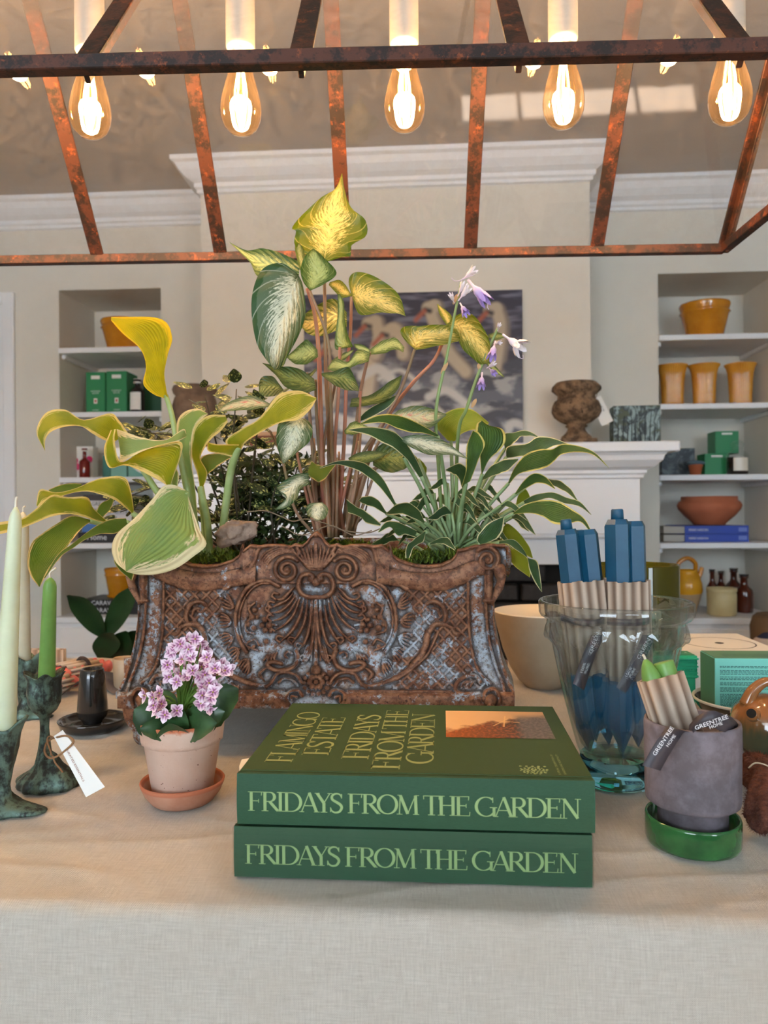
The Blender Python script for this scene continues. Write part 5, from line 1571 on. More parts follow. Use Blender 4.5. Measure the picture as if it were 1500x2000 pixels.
ropes = [[(1440, 1488, .012), (1470, 1484, .022), (1505, 1492, .026), (1540, 1500, .02)], [(1441, 1492, .010), (1450, 1512, .020), (1480, 1535, .026), (1520, 1560, .026)], [(1462, 1490, .024), (1482, 1512, .036), (1500, 1540, .034), (1530, 1570, .03)],
         [(1495, 1490, .030), (1488, 1520, .042), (1476, 1560, .036), (1470, 1596, .012)], [(1474, 1598, .011), (1486, 1610, .012), (1510, 1600, .02), (1540, 1580, .02)], [(1500, 1520, .046), (1495, 1560, .040), (1500, 1600, .026), (1530, 1625, .014)]]
for rp in ropes:
    pts = []
    for (x_, y_, h_) in rp:
        pts.append(tuple(atZ(x_, y_, TZ + .010 + h_ * .75)))
    c_ = catmull(pts, 60)
    A = Acc()
    for k in range(3):
        ph = k * 2.094
        tg2 = np.gradient(c_, axis=0); tg2 /= np.linalg.norm(tg2, axis=1)[:, None]
        sd = np.cross(tg2, [0, 0, 1]); sd /= np.linalg.norm(sd, axis=1)[:, None]; u2 = np.cross(sd, tg2)
        aa = np.linspace(0, 9 * math.pi, 60) + ph
        A.tube(c_ + sd * (.0042 * np.cos(aa))[:, None] + u2 * (.0042 * np.sin(aa))[:, None], .0052, 7)
    for k in range(700):
        i_ = rnd.randrange(59); p0 = c_[i_] * 1.0; a = rnd.uniform(0, 6.28); dirn = sd[i_] * math.cos(a) + u2[i_] * math.sin(a)
        p1 = p0 + dirn * .0085; p2 = p0 + dirn * rnd.uniform(.0105, .0135) + tg2[i_] * rnd.uniform(-.003, .003)
        s2 = tg2[i_] * .0004
        A.add([p1 - s2, p1 + s2, p2], [(0, 1, 2)])
    A.obj('rope', WOOL, e, world=True)
FIB = pm('pale_fibre', C(200, 186, 160), .9)
tube('tie', [atZ(1462, 1500, TZ + .045), atZ(1476, 1490, TZ + .052), atZ(1500, 1496, TZ + .050), atZ(1520, 1510, TZ + .04)], .0009, FIB, e, seg=5, world=True, n=16)
# ---- left rear: candle bundles, cup, cloth
PINKW = wax('pink_wax', C(196, 104, 100), C(180, 88, 86))
def lying(label, a, b_, z, wrapf, rr, mat, n=3, grp='beeswax candle bundles lying at the rear left'):
    a = atZ(*a, z); b_ = atZ(*b_, z)
    e = thing('candle_bundle', label, 'candles', (a + b_) / 2, 0, grp)
    d = b_ - a; L = d.length; zx = d.normalized(); yx = Vector((0, 0, 1)); xx = yx.cross(zx).normalized(); yx = zx.cross(xx)
    q = Matrix(((xx.x, yx.x, zx.x, 0), (xx.y, yx.y, zx.y, 0), (xx.z, yx.z, zx.z, 0), (0, 0, 0, 1))) @ Matrix.Translation((0, 0, -L / 2))
    for k in range(n):
        ox = (k - (n - 1) / 2) * rr * 2; oy = 0
        prof = []
        for j in range(40):
            zz = L * j / 39; prof.append((rr * (1 + .10 * math.sin(zz * 420)) * (1 - .6 * sm(abs(zz - L / 2), L / 2 - .012, L / 2)), zz))
        prof = [(0, 0)] + prof + [(0, L)]
        lathe('candle', prof, mat, e, seg=14, mtx=q @ Matrix.Translation((ox, oy, 0)), fn=lambda r, z_, a_: (r * (1 + .10 * math.sin(a_ * 3 + z_ * 300)), z_))
    if wrapf: corr('card_wrap', e, rr * n + .002, rr + .004, L * wrapf[0], L * wrapf[1], 12, .0022, q, 3, .0)
    return e
lying('pink ribbed candles in corrugated card lying beside the black chamberstick, further one', (100, 1318), (208, 1296), TZ + .028, (.15, .72), .011, PINKW)
lying('pink ribbed candles in corrugated card lying behind the green candle, nearer one', (60, 1345), (138, 1326), TZ + .022, (.45, .75), .011, PINKW)
e = thing('card_strip', 'loose sheet of orange brown corrugated card behind the green candle', 'card', T(85, 1318))
corr('card_sheet', e, .045, .010, .0, .05, 12, .0015, Matrix.Translation((0, .0, .003)), 4, 0)
o = tag(ribbon(None, [T(120, 1372) + Vector((0, 0, .012)), T(160, 1352) + Vector((0, 0, .024)), T(205, 1345) + Vector((0, 0, .02)), T(235, 1350) + Vector((0, 0, .006))], .06, (0, 1, .15), n=20, nm='folded_cloth'), 'folded charcoal cloth lying behind the black chamberstick', 'cloth')
BRD = pm('braided_cord', C(58, 44, 40), .8, bump=1, bscale=200)
e = thing('braided_cord', 'dark braided cord looped round the further candle bundle', 'cord', T(165, 1330))
tube('cord', [atZ(146, 1302, TZ + .030), atZ(156, 1286, TZ + .047), atZ(168, 1288, TZ + .05), atZ(176, 1302, TZ + .034), atZ(174, 1322, TZ + .008)], .0035, BRD, e, seg=8, world=True, n=24)
cc_ = T(236, 1352)
e = thing('clay_cup', 'small beige unglazed cup beside the left end of the planter', 'cup', (cc_.x, cc_.y + .02, TZ + .001))
lathe('cup_body', [(0, 0), (.018, 0), (.020, .002), (.0225, .058), (.0215, .059), (.020, .057), (.0185, .006), (0, .005)], TANC, e, seg=36)
# white slip of paper beside the books
e_ = thing('paper_slip', 'white paper slip sticking out beside the upper green book', 'paper', T(468, 1500))
mi = T(478, 1500)
quad_card('slip', [P(468, 1507, .70), P(467, 1497, .72), P(472, 1484, .755), P(486, 1482, .765)], WHITE, e_)
# ================================================================== plants of the planter
def leafmat(name, centre, centre2, margin, m0, m1, rag, vein, veins=9, trans=.3, rough=.42, stripe=.25):
    """hosta-like: parallel veins, coloured margin"""
    t = NT(name); uvn = t.node('ShaderNodeUVMap'); sp = t.node('ShaderNodeSeparateXYZ'); t.link(uvn.outputs[0], sp.inputs[0])
    u = t.math('ABSOLUTE', sp.outputs[0]); v = sp.outputs[1]
    mp = t.node('ShaderNodeMapping'); mp.inputs['Scale'].default_value = (7, 4.5, 1); t.link(uvn.outputs[0], mp.inputs[0])
    n = t.noise(mp.outputs[0], 1.4, 5, .7)
    vt = t.math('MULTIPLY', t.math('POWER', v, 5.0), .35)
    s = t.math('ADD', t.math('ADD', u, vt), t.math('MULTIPLY', t.math('SUBTRACT', n, .5), rag))
    f = t.sstep(s, m0, m1)
    base = t.mixc(t.sstep(t.noise(t.coord('Object'), 18, 3, .6), .35, .65), centre, centre2)
    st = t.math('SINE', t.math('MULTIPLY', t.math('POWER', u, .85), veins * 3.14159 * 2))
    base = t.mixc(t.math('MULTIPLY', t.sstep(st, .5, 1.0), stripe), base, vein)
    cc = t.mixc(f, base, margin)
    b = t.bsdf(Base_Color=cc, Roughness=rough); b.inputs['Specular IOR Level'].default_value = .4
    t.link(t.bump(st, .5, .0014), b.inputs['Normal'])
    tr = t.node('ShaderNodeBsdfTranslucent'); t.link(cc, tr.inputs['Color'])
    mx = t.node('ShaderNodeMixShader'); mx.inputs[0].default_value = trans
    t.link(b.outputs[0], mx.inputs[1]); t.link(tr.outputs[0], mx.inputs[2]); return t.finish(mx.outputs[0])
def calmat(name, centre, green, edge=.72, amt=.5, blush=None, trans=.3):
    """caladium: pale centre mottled with green along side veins, green rim"""
    t = NT(name); uvn = t.node('ShaderNodeUVMap'); sp = t.node('ShaderNodeSeparateXYZ'); t.link(uvn.outputs[0], sp.inputs[0])
    u = t.math('ABSOLUTE', sp.outputs[0]); v = sp.outputs[1]
    side = t.math('SUBTRACT', v, t.math('MULTIPLY', u, .42))
    cx = t.node('ShaderNodeCombineXYZ'); t.link(t.math('MULTIPLY', side, 30), cx.inputs[0]); t.link(t.math('MULTIPLY', sp.outputs[0], 3.5), cx.inputs[1])
    n = t.noise(cx.outputs[0], 1.6, 5, .75)
    cx2 = t.node('ShaderNodeCombineXYZ'); t.link(t.math('MULTIPLY', side, 9), cx2.inputs[0]); t.link(t.math('MULTIPLY', sp.outputs[0], 2), cx2.inputs[1])
    n2 = t.noise(cx2.outputs[0], 1.0, 3, .6)
    ed = t.math('MAXIMUM', t.math('MULTIPLY', t.math('POWER', u, 2.0), 1.0), t.math('POWER', t.math('ABSOLUTE', t.math('SUBTRACT', t.math('MULTIPLY', v, 2.0), 1.0)), 7.0))
    s = t.math('ADD', t.math('MULTIPLY', n, 1.0), t.math('MULTIPLY', ed, .45))
    f1 = t.sstep(s, edge - .06, edge + .05)
    f2 = t.sstep(t.math('ADD', ed, t.math('MULTIPLY', t.math('SUBTRACT', n2, .5), .5)), .56, .74)
    f = t.math('MAXIMUM', t.math('MULTIPLY', f1, .9), f2)
    cen = centre
    if blush is not None:
        cen = t.mixc(t.math('MULTIPLY', t.sstep(n2, .5, .66), t.sstep(u, .8, .1)), centre, blush)
    cc = t.mixc(f, cen, green)
    vn = t.math('SINE', t.math('MULTIPLY', side, 44))
    cc = t.mixc(t.math('MULTIPLY', t.math('MAXIMUM', t.math('MULTIPLY', t.sstep(vn, .93, 1.0), .45), t.math('MULTIPLY', t.sstep(u, .045, .02), .8)), .9), cc, centre)
    b = t.bsdf(Base_Color=cc, Roughness=.45)
    t.link(t.bump(vn, .45, .0016), b.inputs['Normal'])
    tr = t.node('ShaderNodeBsdfTranslucent'); t.link(cc, tr.inputs['Color'])
    mx = t.node('ShaderNodeMixShader'); mx.inputs[0].default_value = trans
    t.link(b.outputs[0], mx.inputs[1]); t.link(tr.outputs[0], mx.inputs[2]); return t.finish(mx.outputs[0])
GOLD = leafmat('gold_hosta_leaf', C(164, 168, 34), C(124, 144, 32), C(238, 218, 140), .74, .88, 1.2, C(172, 168, 40), trans=.42, stripe=.4)
GOLD2 = leafmat('yellow_hosta_leaf', C(176, 172, 20), C(140, 146, 22), C(206, 184, 40), .84, .97, .6, C(214, 202, 70), trans=.45)
GREENC = leafmat('green_hosta_leaf', C(132, 164, 96), C(152, 172, 88), C(244, 228, 178), .72, .82, 1.1, C(156, 178, 110), trans=.3)
DGREEN = leafmat('deep_hosta_leaf', C(100, 124, 34), C(76, 106, 30), C(226, 196, 128), .86, .98, .7, C(122, 140, 48), trans=.35)
NARROW = leafmat('narrow_hosta_leaf', C(50, 80, 50), C(68, 100, 58), C(228, 222, 172), .86, .92, .35, C(96, 126, 80), veins=6, trans=.22, rough=.36)
NARROWY = leafmat('yellow_edged_hosta_leaf', C(56, 88, 42), C(76, 108, 46), C(230, 214, 124), .84, .92, .5, C(120, 146, 66), veins=6, trans=.25)
LIME = leafmat('lime_hosta_leaf', C(130, 150, 36), C(148, 160, 40), C(196, 190, 84), .9, 1.0, .2, C(176, 184, 70), trans=.35)
CALY = calmat('yellow_caladium_leaf', C(248, 222, 130), C(92, 112, 20), .57, trans=.40)
CALW = calmat('white_caladium_leaf', C(222, 228, 206), C(48, 84, 42), .575, blush=C(206, 214, 190), trans=.25)
CALG = calmat('green_caladium_leaf', C(192, 204, 128), C(62, 94, 32), .60, trans=.3)
CALD = calmat('dark_caladium_leaf', C(150, 160, 84), C(50, 78, 32), .54, trans=.28)
CALP = calmat('pink_caladium_leaf', C(196, 196, 160), C(60, 88, 42), .60, blush=C(204, 120, 112), trans=.25)

def leaf3(parent, A, B, mat, D0, D1, M=None, tilt=.5, cup=.25, ruf=0.0, n=26, m=9, conv=None, name='leaf', dmid=None, seed=0):
    cv = conv or (lambda x, y: (x, y))
    a = catmull([cv(*q) for q in A], n); b = catmull([cv(*q) for q in B], n)
    mm = (a + b) / 2 if M is None else catmull([cv(*q) for q in M], n)
    t_ = np.linspace(0, 1, n)
    Dd = D0 + (D1 - D0) * t_ if dmid is None else np.interp(t_, [0, .5, 1], [D0, dmid, D1])
    hw = np.linalg.norm(a - b, axis=1) / 2 * Dd / F
    vs = np.zeros((n, m, 3)); uv = np.zeros((n, m, 2))
    r_ = random.Random(seed + int(A[0][0] * 7 + A[0][1]))
    ph = r_.uniform(0, 6)
    us = np.linspace(-1, 1, m)
    for j, u in enumerate(us):
        wq = u * u
        if u < 0: xy = mm + (a - mm) * (-u)
        else: xy = mm + (b - mm) * u
        q = (a * u * (u - 1) / 2 + mm * (1 - u * u) + b * u * (u + 1) / 2)
        xy = .5 * xy + .5 * q
        dep = Dd + (-u) * tilt * hw - cup * hw * wq + ruf * hw * wq * np.sin(t_ * 19 + ph + (u > 0) * 2)
        if ruf:
            dirn = np.gradient((a + b) / 2, axis=0); dirn /= np.linalg.norm(dirn, axis=1)[:, None] + 1e-9
            nrm2 = np.stack([-dirn[:, 1], dirn[:, 0]], -1)
            xy = xy + nrm2 * (ruf * 5 * wq * np.sin(t_ * 21 + ph + (u > 0) * 2.5) * np.sin(t_ * math.pi))[:, None]
        for i in range(n):
            p = P(xy[i, 0], xy[i, 1], dep[i]); vs[i, j] = (p.x, p.y, p.z)
            uv[i, j] = (u, t_[i])
    id_ = np.arange(n * m).reshape(n, m)
    fc = np.stack([id_[:-1, :-1], id_[:-1, 1:], id_[1:, 1:], id_[1:, :-1]], -1).reshape(-1, 4)
    return mk(name, vs.reshape(-1, 3), fc, mat, parent, world=True, uv=uv.reshape(-1, 2))
def stalk(parent, pts, rad, mat, nm='stem', conv=None, n=14, seg=7):
    cv = conv or (lambda x, y: (x, y))
    pp = [P(*cv(x, y), d) for (x, y, d) in pts]
    return tube(nm, pp, rad, mat, parent, seg=seg, world=True, n=n)
zs_ = zb_top - .014
# ---------------------------------------------------------------- big gold hosta (left)
bh_ = P(392, 1090, 1.14)
ho = thing('hosta', 'large leaved yellow green hosta with cream edges at the left end of the iron planter', 'plant', (bh_.x, bh_.y, zs_))
HL3 = [
 ([(322, 778), (300, 770), (280, 750), (285, 715), (274, 682), (240, 652), (217, 626)], [(328, 778), (324, 755), (321, 728), (328, 692), (336, 657), (312, 622), (217, 619)], [(324, 777), (316, 750), (309, 725), (300, 698), (288, 670), (262, 642), (217, 622)], GOLD2, 1.10, 1.02, .6, .2, 0),
 ([(250, 846), (232, 820), (214, 807), (163, 820), (127, 800), (90, 806), (71, 843), (88, 881)], [(225, 862), (205, 860), (181, 847), (159, 833), (130, 833), (102, 842), (89, 858), (88, 881)], None, GOLD, 1.10, 1.0, .9, .2, 0),
 ([(262, 1002), (256, 960), (243, 932), (205, 932), (176, 941), (147, 954), (110, 962), (78, 956), (71, 986)], [(258, 1003), (245, 992), (225, 977), (200, 967), (172, 960), (145, 962), (118, 970), (90, 978), (73, 990)], None, GOLD, 1.08, .97, .9, .2, .0),
 ([(160, 945), (140, 944), (118, 947), (95, 956)], [(158, 958), (135, 962), (115, 964), (96, 962)], None, DGREEN, 1.09, 1.07, .5, .2, 0),
 ([(208, 1017), (182, 992), (170, 971), (132, 971), (100, 967), (70, 994), (40, 1013), (-14, 1021)], [(206, 1020), (190, 1018), (165, 1010), (135, 1004), (100, 1009), (70, 1021), (35, 1034), (-14, 1047)], None, GOLD, 1.05, .90, .9, .2, 0),
 ([(176, 1015), (141, 1007), (112, 1022), (85, 1040), (62, 1060), (53, 1095), (60, 1125), (76, 1146)], [(178, 1018), (160, 1032), (145, 1050), (130, 1070), (118, 1090), (100, 1108), (90, 1124), (78, 1146)], None, DGREEN, 1.08, .98, .2, .3, 0),
 ([(246, 1012), (215, 1014), (188, 1027), (164, 1044), (141, 1062), (112, 1084), (86, 1128)], [(250, 1026), (225, 1042), (195, 1043), (165, 1055), (145, 1069), (118, 1088), (88, 1130)], None, DGREEN, 1.05, .96, .7, .2, 0),
 ([(362, 957), (340, 947), (318, 950), (297, 975), (262, 1012), (228, 1043), (218, 1072), (226, 1098), (245, 1115)], [(366, 965), (378, 1000), (392, 1038), (403, 1064), (378, 1087), (346, 1109), (310, 1121), (275, 1123), (247, 1117)], [(364, 961), (352, 978), (338, 996), (325, 1012), (311, 1028), (296, 1046), (280, 1065), (262, 1088), (246, 1116)], GREENC, 1.03, .955, .15, -.22, .03),
 ([(386, 1060), (372, 960), (351, 880), (345, 830), (358, 806), (385, 798), (405, 807)], [(390, 1060), (382, 960), (375, 905), (376, 860), (383, 835), (395, 818), (406, 809)], None, GREENC, 1.12, 1.08, -.5, .3, 0),
 ([(391, 960), (385, 925), (374, 890), (376, 855), (384, 828), (408, 811), (440, 810)], [(393, 960), (405, 925), (392, 897), (398, 878), (412, 858), (432, 841), (445, 824)], None, GOLD, 1.12, 1.06, .5, .3, 0),
 ([(462, 882), (440, 862), (470, 838), (500, 822), (520, 800), (545, 770), (585, 763), (618, 777)], [(470, 880), (480, 864), (500, 850), (530, 833), (555, 824), (582, 820), (605, 801), (618, 780)], None, GOLD, 1.08, .99, .9, .2, 0),
 ([(455, 893), (428, 886), (407, 881), (405, 867)], [(470, 868), (448, 868), (425, 868), (408, 864)], None, GOLD, 1.075, 1.05, .6, .2, 0),
 ([(396, 927), (392, 895), (420, 885), (449, 889)], [(400, 931), (415, 919), (435, 904), (450, 895)], None, DGREEN, 1.12, 1.10, .6, .2, 0),
 ([(336, 948), (330, 922), (333, 903)], [(347, 950), (349, 925), (337, 904)], None, GREENC, 1.07, 1.06, .5, .2, 0),
 ([(232, 1072), (222, 1085), (228, 1108), (255, 1132)], [(250, 1080), (255, 1100), (262, 1120), (258, 1134)], None, DGREEN, 1.02, 1.0, .3, .2, 0),
 ([(185, 1010), (195, 985), (212, 975), (222, 962)], [(195, 1015), (212, 1000), (220, 985), (224, 963)], None, DGREEN, 1.11, 1.10, .3, .2, 0),
]
for A_, B_, M_, mt, d0, d1, tl, cu, rf in HL3: leaf3(ho, A_, B_, mt, d0, d1, M_, tl, cu, rf, n=34, m=13)
# folded leaf: outer face and the inner face seen over its fold
lf = leaf3(ho, [(334, 946), (357, 868), (318, 868), (279, 880), (237, 902), (224, 862), (226, 838)], [(326, 948), (306, 936), (264, 915), (240, 909), (213, 913), (203, 878), (216, 840)], GOLD, 1.06, .99, None, -.3, .2, 0, n=34, m=13)
leaf3(lf, [(364, 847), (357, 838), (323, 859), (279, 855), (246, 844), (228, 838)], [(364, 853), (347, 862), (317, 869), (279, 881), (237, 902), (236, 890)], GREENC, 1.05, 1.0, None, .9, .0, 0, n=30, m=13, name='leaf_fold')
PET = pm('hosta_petiole', C(176, 192, 134), .45, c2=C(146, 168, 96), nscale=30, trans=.15)
for pts, r0, r1 in (([(372, 1096, 1.13), (376, 1020, 1.11), (362, 940, 1.10), (345, 860, 1.10), (335, 808, 1.10), (324, 772, 1.10)], .0060, .0036),
                    ([(398, 1096, 1.14), (400, 1030, 1.14), (392, 955, 1.12)], .0065, .005), ([(384, 1096, 1.13), (390, 1060, 1.12), (388, 1040, 1.12)], .006, .005),
                    ([(428, 1094, 1.14), (438, 1010, 1.12), (449, 930, 1.10), (457, 898, 1.085), (466, 872, 1.075)], .0062, .0055),
                    ([(376, 1094, 1.13), (345, 1020, 1.10), (300, 950, 1.09), (262, 890, 1.09), (236, 852, 1.09)], .0055, .004),
                    ([(380, 1096, 1.13), (330, 1050, 1.11), (290, 1022, 1.09), (258, 1002, 1.08)], .005, .0038),
                    ([(384, 1096, 1.13), (320, 1060, 1.11), (262, 1036, 1.08), (206, 1019, 1.05)], .005, .0038),
                    ([(388, 1096, 1.13), (330, 1070, 1.10), (270, 1034, 1.07), (246, 1020, 1.05)], .005, .004), ([(388, 1094, 1.13), (300, 1064, 1.12), (220, 1030, 1.10), (176, 1017, 1.08)], .005, .004),
                    ([(392, 1096, 1.13), (384, 1030, 1.08), (372, 985, 1.04), (364, 961, 1.03)], .0045, .0030), ([(404, 1094, 1.14), (372, 1020, 1.11), (350, 980, 1.09), (330, 946, 1.065)], .0055, .005),
                    ([(410, 1096, 1.14), (405, 1020, 1.13), (396, 975, 1.12), (392, 950, 1.12)], .006, .005), ([(440, 1092, 1.15), (443, 1070, 1.15), (450, 1052, 1.16)], .004, .003)):
    pp = [P(x, y, d) for x, y, d in pts]; tube('petiole', pp, [r0, r1], PET, ho, seg=10, world=True, n=24)
SPOT = pm('brown_spot', C(140, 86, 40), .8)
# ---------------------------------------------------------------- caladium
def cc4(x, y): return (400 + x / 2.206, 320 + y / 2.206)
bc_ = P(635, 1060, 1.17)
ca = thing('caladium', 'tall caladium with mottled cream and green arrow shaped leaves in the middle of the planter', 'plant', (bc_.x, bc_.y, zs_))
CL = [
 ([(512, 418), (440, 396), (388, 350), (392, 290), (376, 276), (420, 220), (500, 145), (562, 108), (590, 42)], [(520, 424), (590, 402), (628, 396), (632, 352), (696, 310), (690, 240), (632, 190), (604, 120), (592, 42)], [(514, 420), (522, 370), (530, 330), (538, 290), (545, 250), (555, 205), (566, 150), (580, 95), (591, 42)], CALY, 1.12, 1.07, .1, .2, .12),
 ([(412, 425), (330, 385), (250, 364), (180, 372), (104, 336)], [(400, 520), (310, 520), (228, 485), (192, 422), (105, 338)], None, CALG, 1.17, 1.14, .3, .2, .05),
 ([(398, 470), (330, 427), (250, 452), (208, 540), (202, 650), (222, 770), (262, 840), (298, 885)], [(404, 478), (424, 530), (434, 640), (414, 720), (378, 790), (345, 850), (322, 880), (300, 888)], [(402, 482), (388, 520), (368, 570), (350, 630), (330, 700), (315, 770), (304, 830), (298, 887)], CALW, 1.10, 1.03, -.25, -.2, .05),
 ([(320, 895), (300, 935)], [(345, 860), (390, 730)], None, CALG, 1.06, 1.05, .2, .1, 0),
 ([(452, 545), (425, 510), (412, 460), (430, 400), (465, 366)], [(458, 545), (510, 520), (568, 472), (515, 405), (468, 365)], None, CALG, 1.09, 1.06, .1, .3, .05),
 ([(425, 500), (402, 430), (388, 360), (405, 341)], [(438, 500), (434, 430), (426, 370), (408, 341)], None, CALY, 1.11, 1.10, .3, .3, 0),
 ([(632, 568), (620, 500), (650, 466), (720, 480), (790, 520), (842, 575), (865, 656)], [(634, 575), (660, 642), (700, 652), (750, 640), (790, 644), (830, 645), (868, 657)], [(633, 571), (655, 565), (690, 572), (730, 585), (775, 605), (820, 630), (866, 656)], CALY, 1.12, 1.06, .4, .2, .08),
 ([(632, 570), (590, 577), (560, 550), (534, 522)], [(630, 560), (605, 520), (578, 500), (538, 510)], None, CALY, 1.12, 1.10, .3, .2, 0),
 ([(612, 640), (560, 582), (500, 600), (435, 645), (412, 690)], [(612, 700), (560, 722), (500, 742), (450, 735), (414, 702)], None, CALY, 1.17, 1.16, .3, .2, .06),
 ([(600, 795), (560, 790), (572, 650), (572, 563)], [(640, 788), (618, 740), (602, 660), (600, 600), (582, 560)], None, CALG, 1.12, 1.10, .8, .2, 0),
 ([(905, 798), (866, 765), (842, 722), (872, 698), (940, 698), (1000, 692), (1045, 695)], [(908, 802), (950, 796), (1000, 785), (1050, 775), (1080, 768), (1098, 760), (1100, 745)], None, CALY, 1.12, 1.08, .6, .2, .1),
 ([(1045, 690), (1090, 650), (1140, 643), (1190, 690), (1228, 770), (1226, 856)], [(1045, 698), (1085, 740), (1105, 790), (1145, 830), (1185, 862), (1222, 860)], None, CALY, 1.10, 1.05, -.2, .3, .08),
 ([(1045, 700), (1012, 650), (1000, 603)], [(1064, 688), (1060, 650), (1003, 603)], None, CALY, 1.10, 1.09, .3, .2, 0),
 ([(485, 800), (440, 758), (400, 788), (352, 832)], [(488, 832), (440, 862), (390, 862), (355, 836)], None, CALG, 1.09, 1.05, .6, .2, .1),
 ([(470, 925), (400, 880), (320, 872), (246, 857)], [(480, 975), (420, 988), (350, 962), (300, 905), (250, 860)], None, CALD, 1.08, 1.03, .6, .2, .1),
 ([(330, 960), (290, 915), (240, 925), (232, 985)], [(340, 975), (300, 1000), (260, 1003), (235, 990)], None, CALD, 1.11, 1.09, .6, .2, .1),
 ([(712, 812), (660, 800), (620, 850), (560, 840), (528, 880)], [(706, 852), (660, 866), (600, 888), (550, 892), (530, 886)], None, CALG, 1.10, 1.05, .8, .2, .12),
 ([(502, 902), (560, 893), (620, 878), (662, 958)], [(504, 912), (545, 945), (600, 972), (664, 980)], None, CALD, 1.07, 1.03, .5, .2, .1),
 ([(712, 800), (760, 765), (820, 750), (860, 790)], [(716, 822), (770, 817), (820, 800), (856, 812)], None, CALG, 1.12, 1.08, .7, .2, .1),
 ([(712, 800), (680, 780), (642, 775)], [(712, 812), (680, 815), (645, 790)], None, CALG, 1.12, 1.13, .4, .2, 0),
 ([(632, 1012), (720, 992), (790, 942), (848, 910)], [(624, 1048), (700, 1042), (780, 1020), (832, 970), (850, 914)], None, CALD, 1.15, 1.11, .7, .2, .08),
 ([(660, 1100), (700, 1060), (770, 1020), (835, 990)], [(670, 1110), (720, 1090), (790, 1050), (838, 995)], None, NARROW, 1.15, 1.12, .7, .2, .0),
 ([(402, 1120), (370, 1086), (320, 1118), (308, 1180), (318, 1240), (337, 1292)], [(404, 1122), (432, 1098), (462, 1132), (455, 1190), (402, 1240), (340, 1292)], None, CALW, 1.05, 1.00, .1, .3, .05),
 ([(810, 1080), (850, 1055), (930, 1042), (1042, 1078)], [(815, 1100), (880, 1122), (960, 1142), (1038, 1086)], None, CALP, 1.10, 1.06, .7, .2, .06),
 ([(845, 1178), (920, 1166), (1000, 1178), (1064, 1215), (1134, 1270)], [(848, 1196), (900, 1228), (970, 1254), (1060, 1254), (1132, 1272)], None, CALW, 1.03, .98, .6, .2, .06),
 ([(447, 1332), (390, 1338), (340, 1368), (308, 1398), (352, 1432), (303, 1490)], [(450, 1382), (412, 1400), (402, 1432), (382, 1460), (350, 1482), (306, 1491)], None, CALW, 1.08, 1.04, .4, .2, .1),
 ([(504, 1458), (446, 1466), (442, 1510), (482, 1537)], [(506, 1458), (532, 1486), (518, 1527), (486, 1538)], None, CALW, 1.06, 1.03, .2, .2, 0),
 ([(285, 1035), (200, 998), (100, 1028), (56, 1065)], [(290, 1045), (200, 1060), (120, 1064), (60, 1070)], None, CALP, 1.12, 1.10, .8, .2, .06),
 ([(330, 890), (370, 900), (440, 905), (480, 880)], [(335, 900), (380, 930), (440, 935), (482, 890)], None, CALD, 1.11, 1.11, .5, .2, .1),
 ([(540, 850), (600, 815), (640, 800)], [(545, 870), (600, 845), (642, 806)], None, CALG, 1.14, 1.13, .5, .2, .1),
 ([(720, 1240), (780, 1200), (850, 1220), (880, 1290)], [(725, 1300), (790, 1330), (850, 1320), (882, 1300)], None, CALD, 1.13, 1.10, .6, .2, .1),
 ([(600, 1150), (640, 1110), (700, 1130)], [(605, 1165), (650, 1165), (702, 1140)], None, CALG, 1.12, 1.10, .6, .2, .1),
 ([(460, 1280), (500, 1300), (560, 1290)], [(440, 1340), (500, 1370), (562, 1300)], None, DGREEN, 1.12, 1.10, .4, .2, .1),
 ([(1220, 735), (1255, 725), (1300, 738)], [(1222, 750), (1258, 760), (1302, 742)], None, CALD, 1.11, 1.10, .4, .2, .0),
 ([(1215, 850), (1250, 870), (1290, 915)], [(1212, 862), (1245, 895), (1288, 920)], None, CALG, 1.09, 1.08, .4, .2, .0),
]
for A_, B_, M_, mt, d0, d1, tl, cu, rf in CL: leaf3(ca, A_, B_, mt, d0, d1, M_, tl, cu, rf, n=30, m=13, conv=cc4)
CSTEM = pm('caladium_stem', C(164, 122, 100), .5, c2=C(126, 112, 78), nscale=14, trans=.1)
CSTEMP = pm('pink_caladium_stem', C(190, 112, 98), .5, c2=C(172, 130, 96), nscale=14, trans=.1)
ST = [([(515, 1600), (505, 1300), (497, 1000), (490, 800), (472, 640), (440, 535)], 3.9), ([(540, 1600), (535, 1200), (522, 900), (518, 650), (514, 420)], 3.4), ([(560, 1600), (548, 1200), (540, 960), (530, 760), (452, 545)], 3), ([(575, 1600), (600, 1200), (612, 900), (628, 720), (631, 572)], 3),
      ([(590, 1600), (640, 1240), (668, 1000), (700, 850), (712, 812)], 3), ([(620, 1600), (660, 1300), (770, 1110), (850, 960), (904, 800)], 3), ([(640, 1600), (700, 1260), (800, 1070), (900, 940), (985, 850), (1028, 760), (1046, 695)], 3.2),
      ([(500, 1600), (470, 1300), (450, 1050), (440, 900)], 3), ([(470, 1600), (385, 1480), (330, 1260), (280, 1150)], 2.6), ([(600, 1600), (560, 1300), (575, 1000), (582, 790)], 3), ([(530, 1600), (510, 1250), (560, 960), (590, 800)], 2.6),
      ([(610, 1600), (640, 1380), (760, 1300), (860, 1260), (878, 1200)], 2.8), ([(480, 1600), (420, 1350), (396, 1230), (398, 1125)], 2.4), ([(550, 1600), (500, 1300), (480, 1050), (478, 930)], 3), ([(630, 1580), (690, 1330), (760, 1180), (815, 1090)], 2.6), ([(560, 1600), (620, 1340), (660, 1180), (672, 980)], 2.4)]
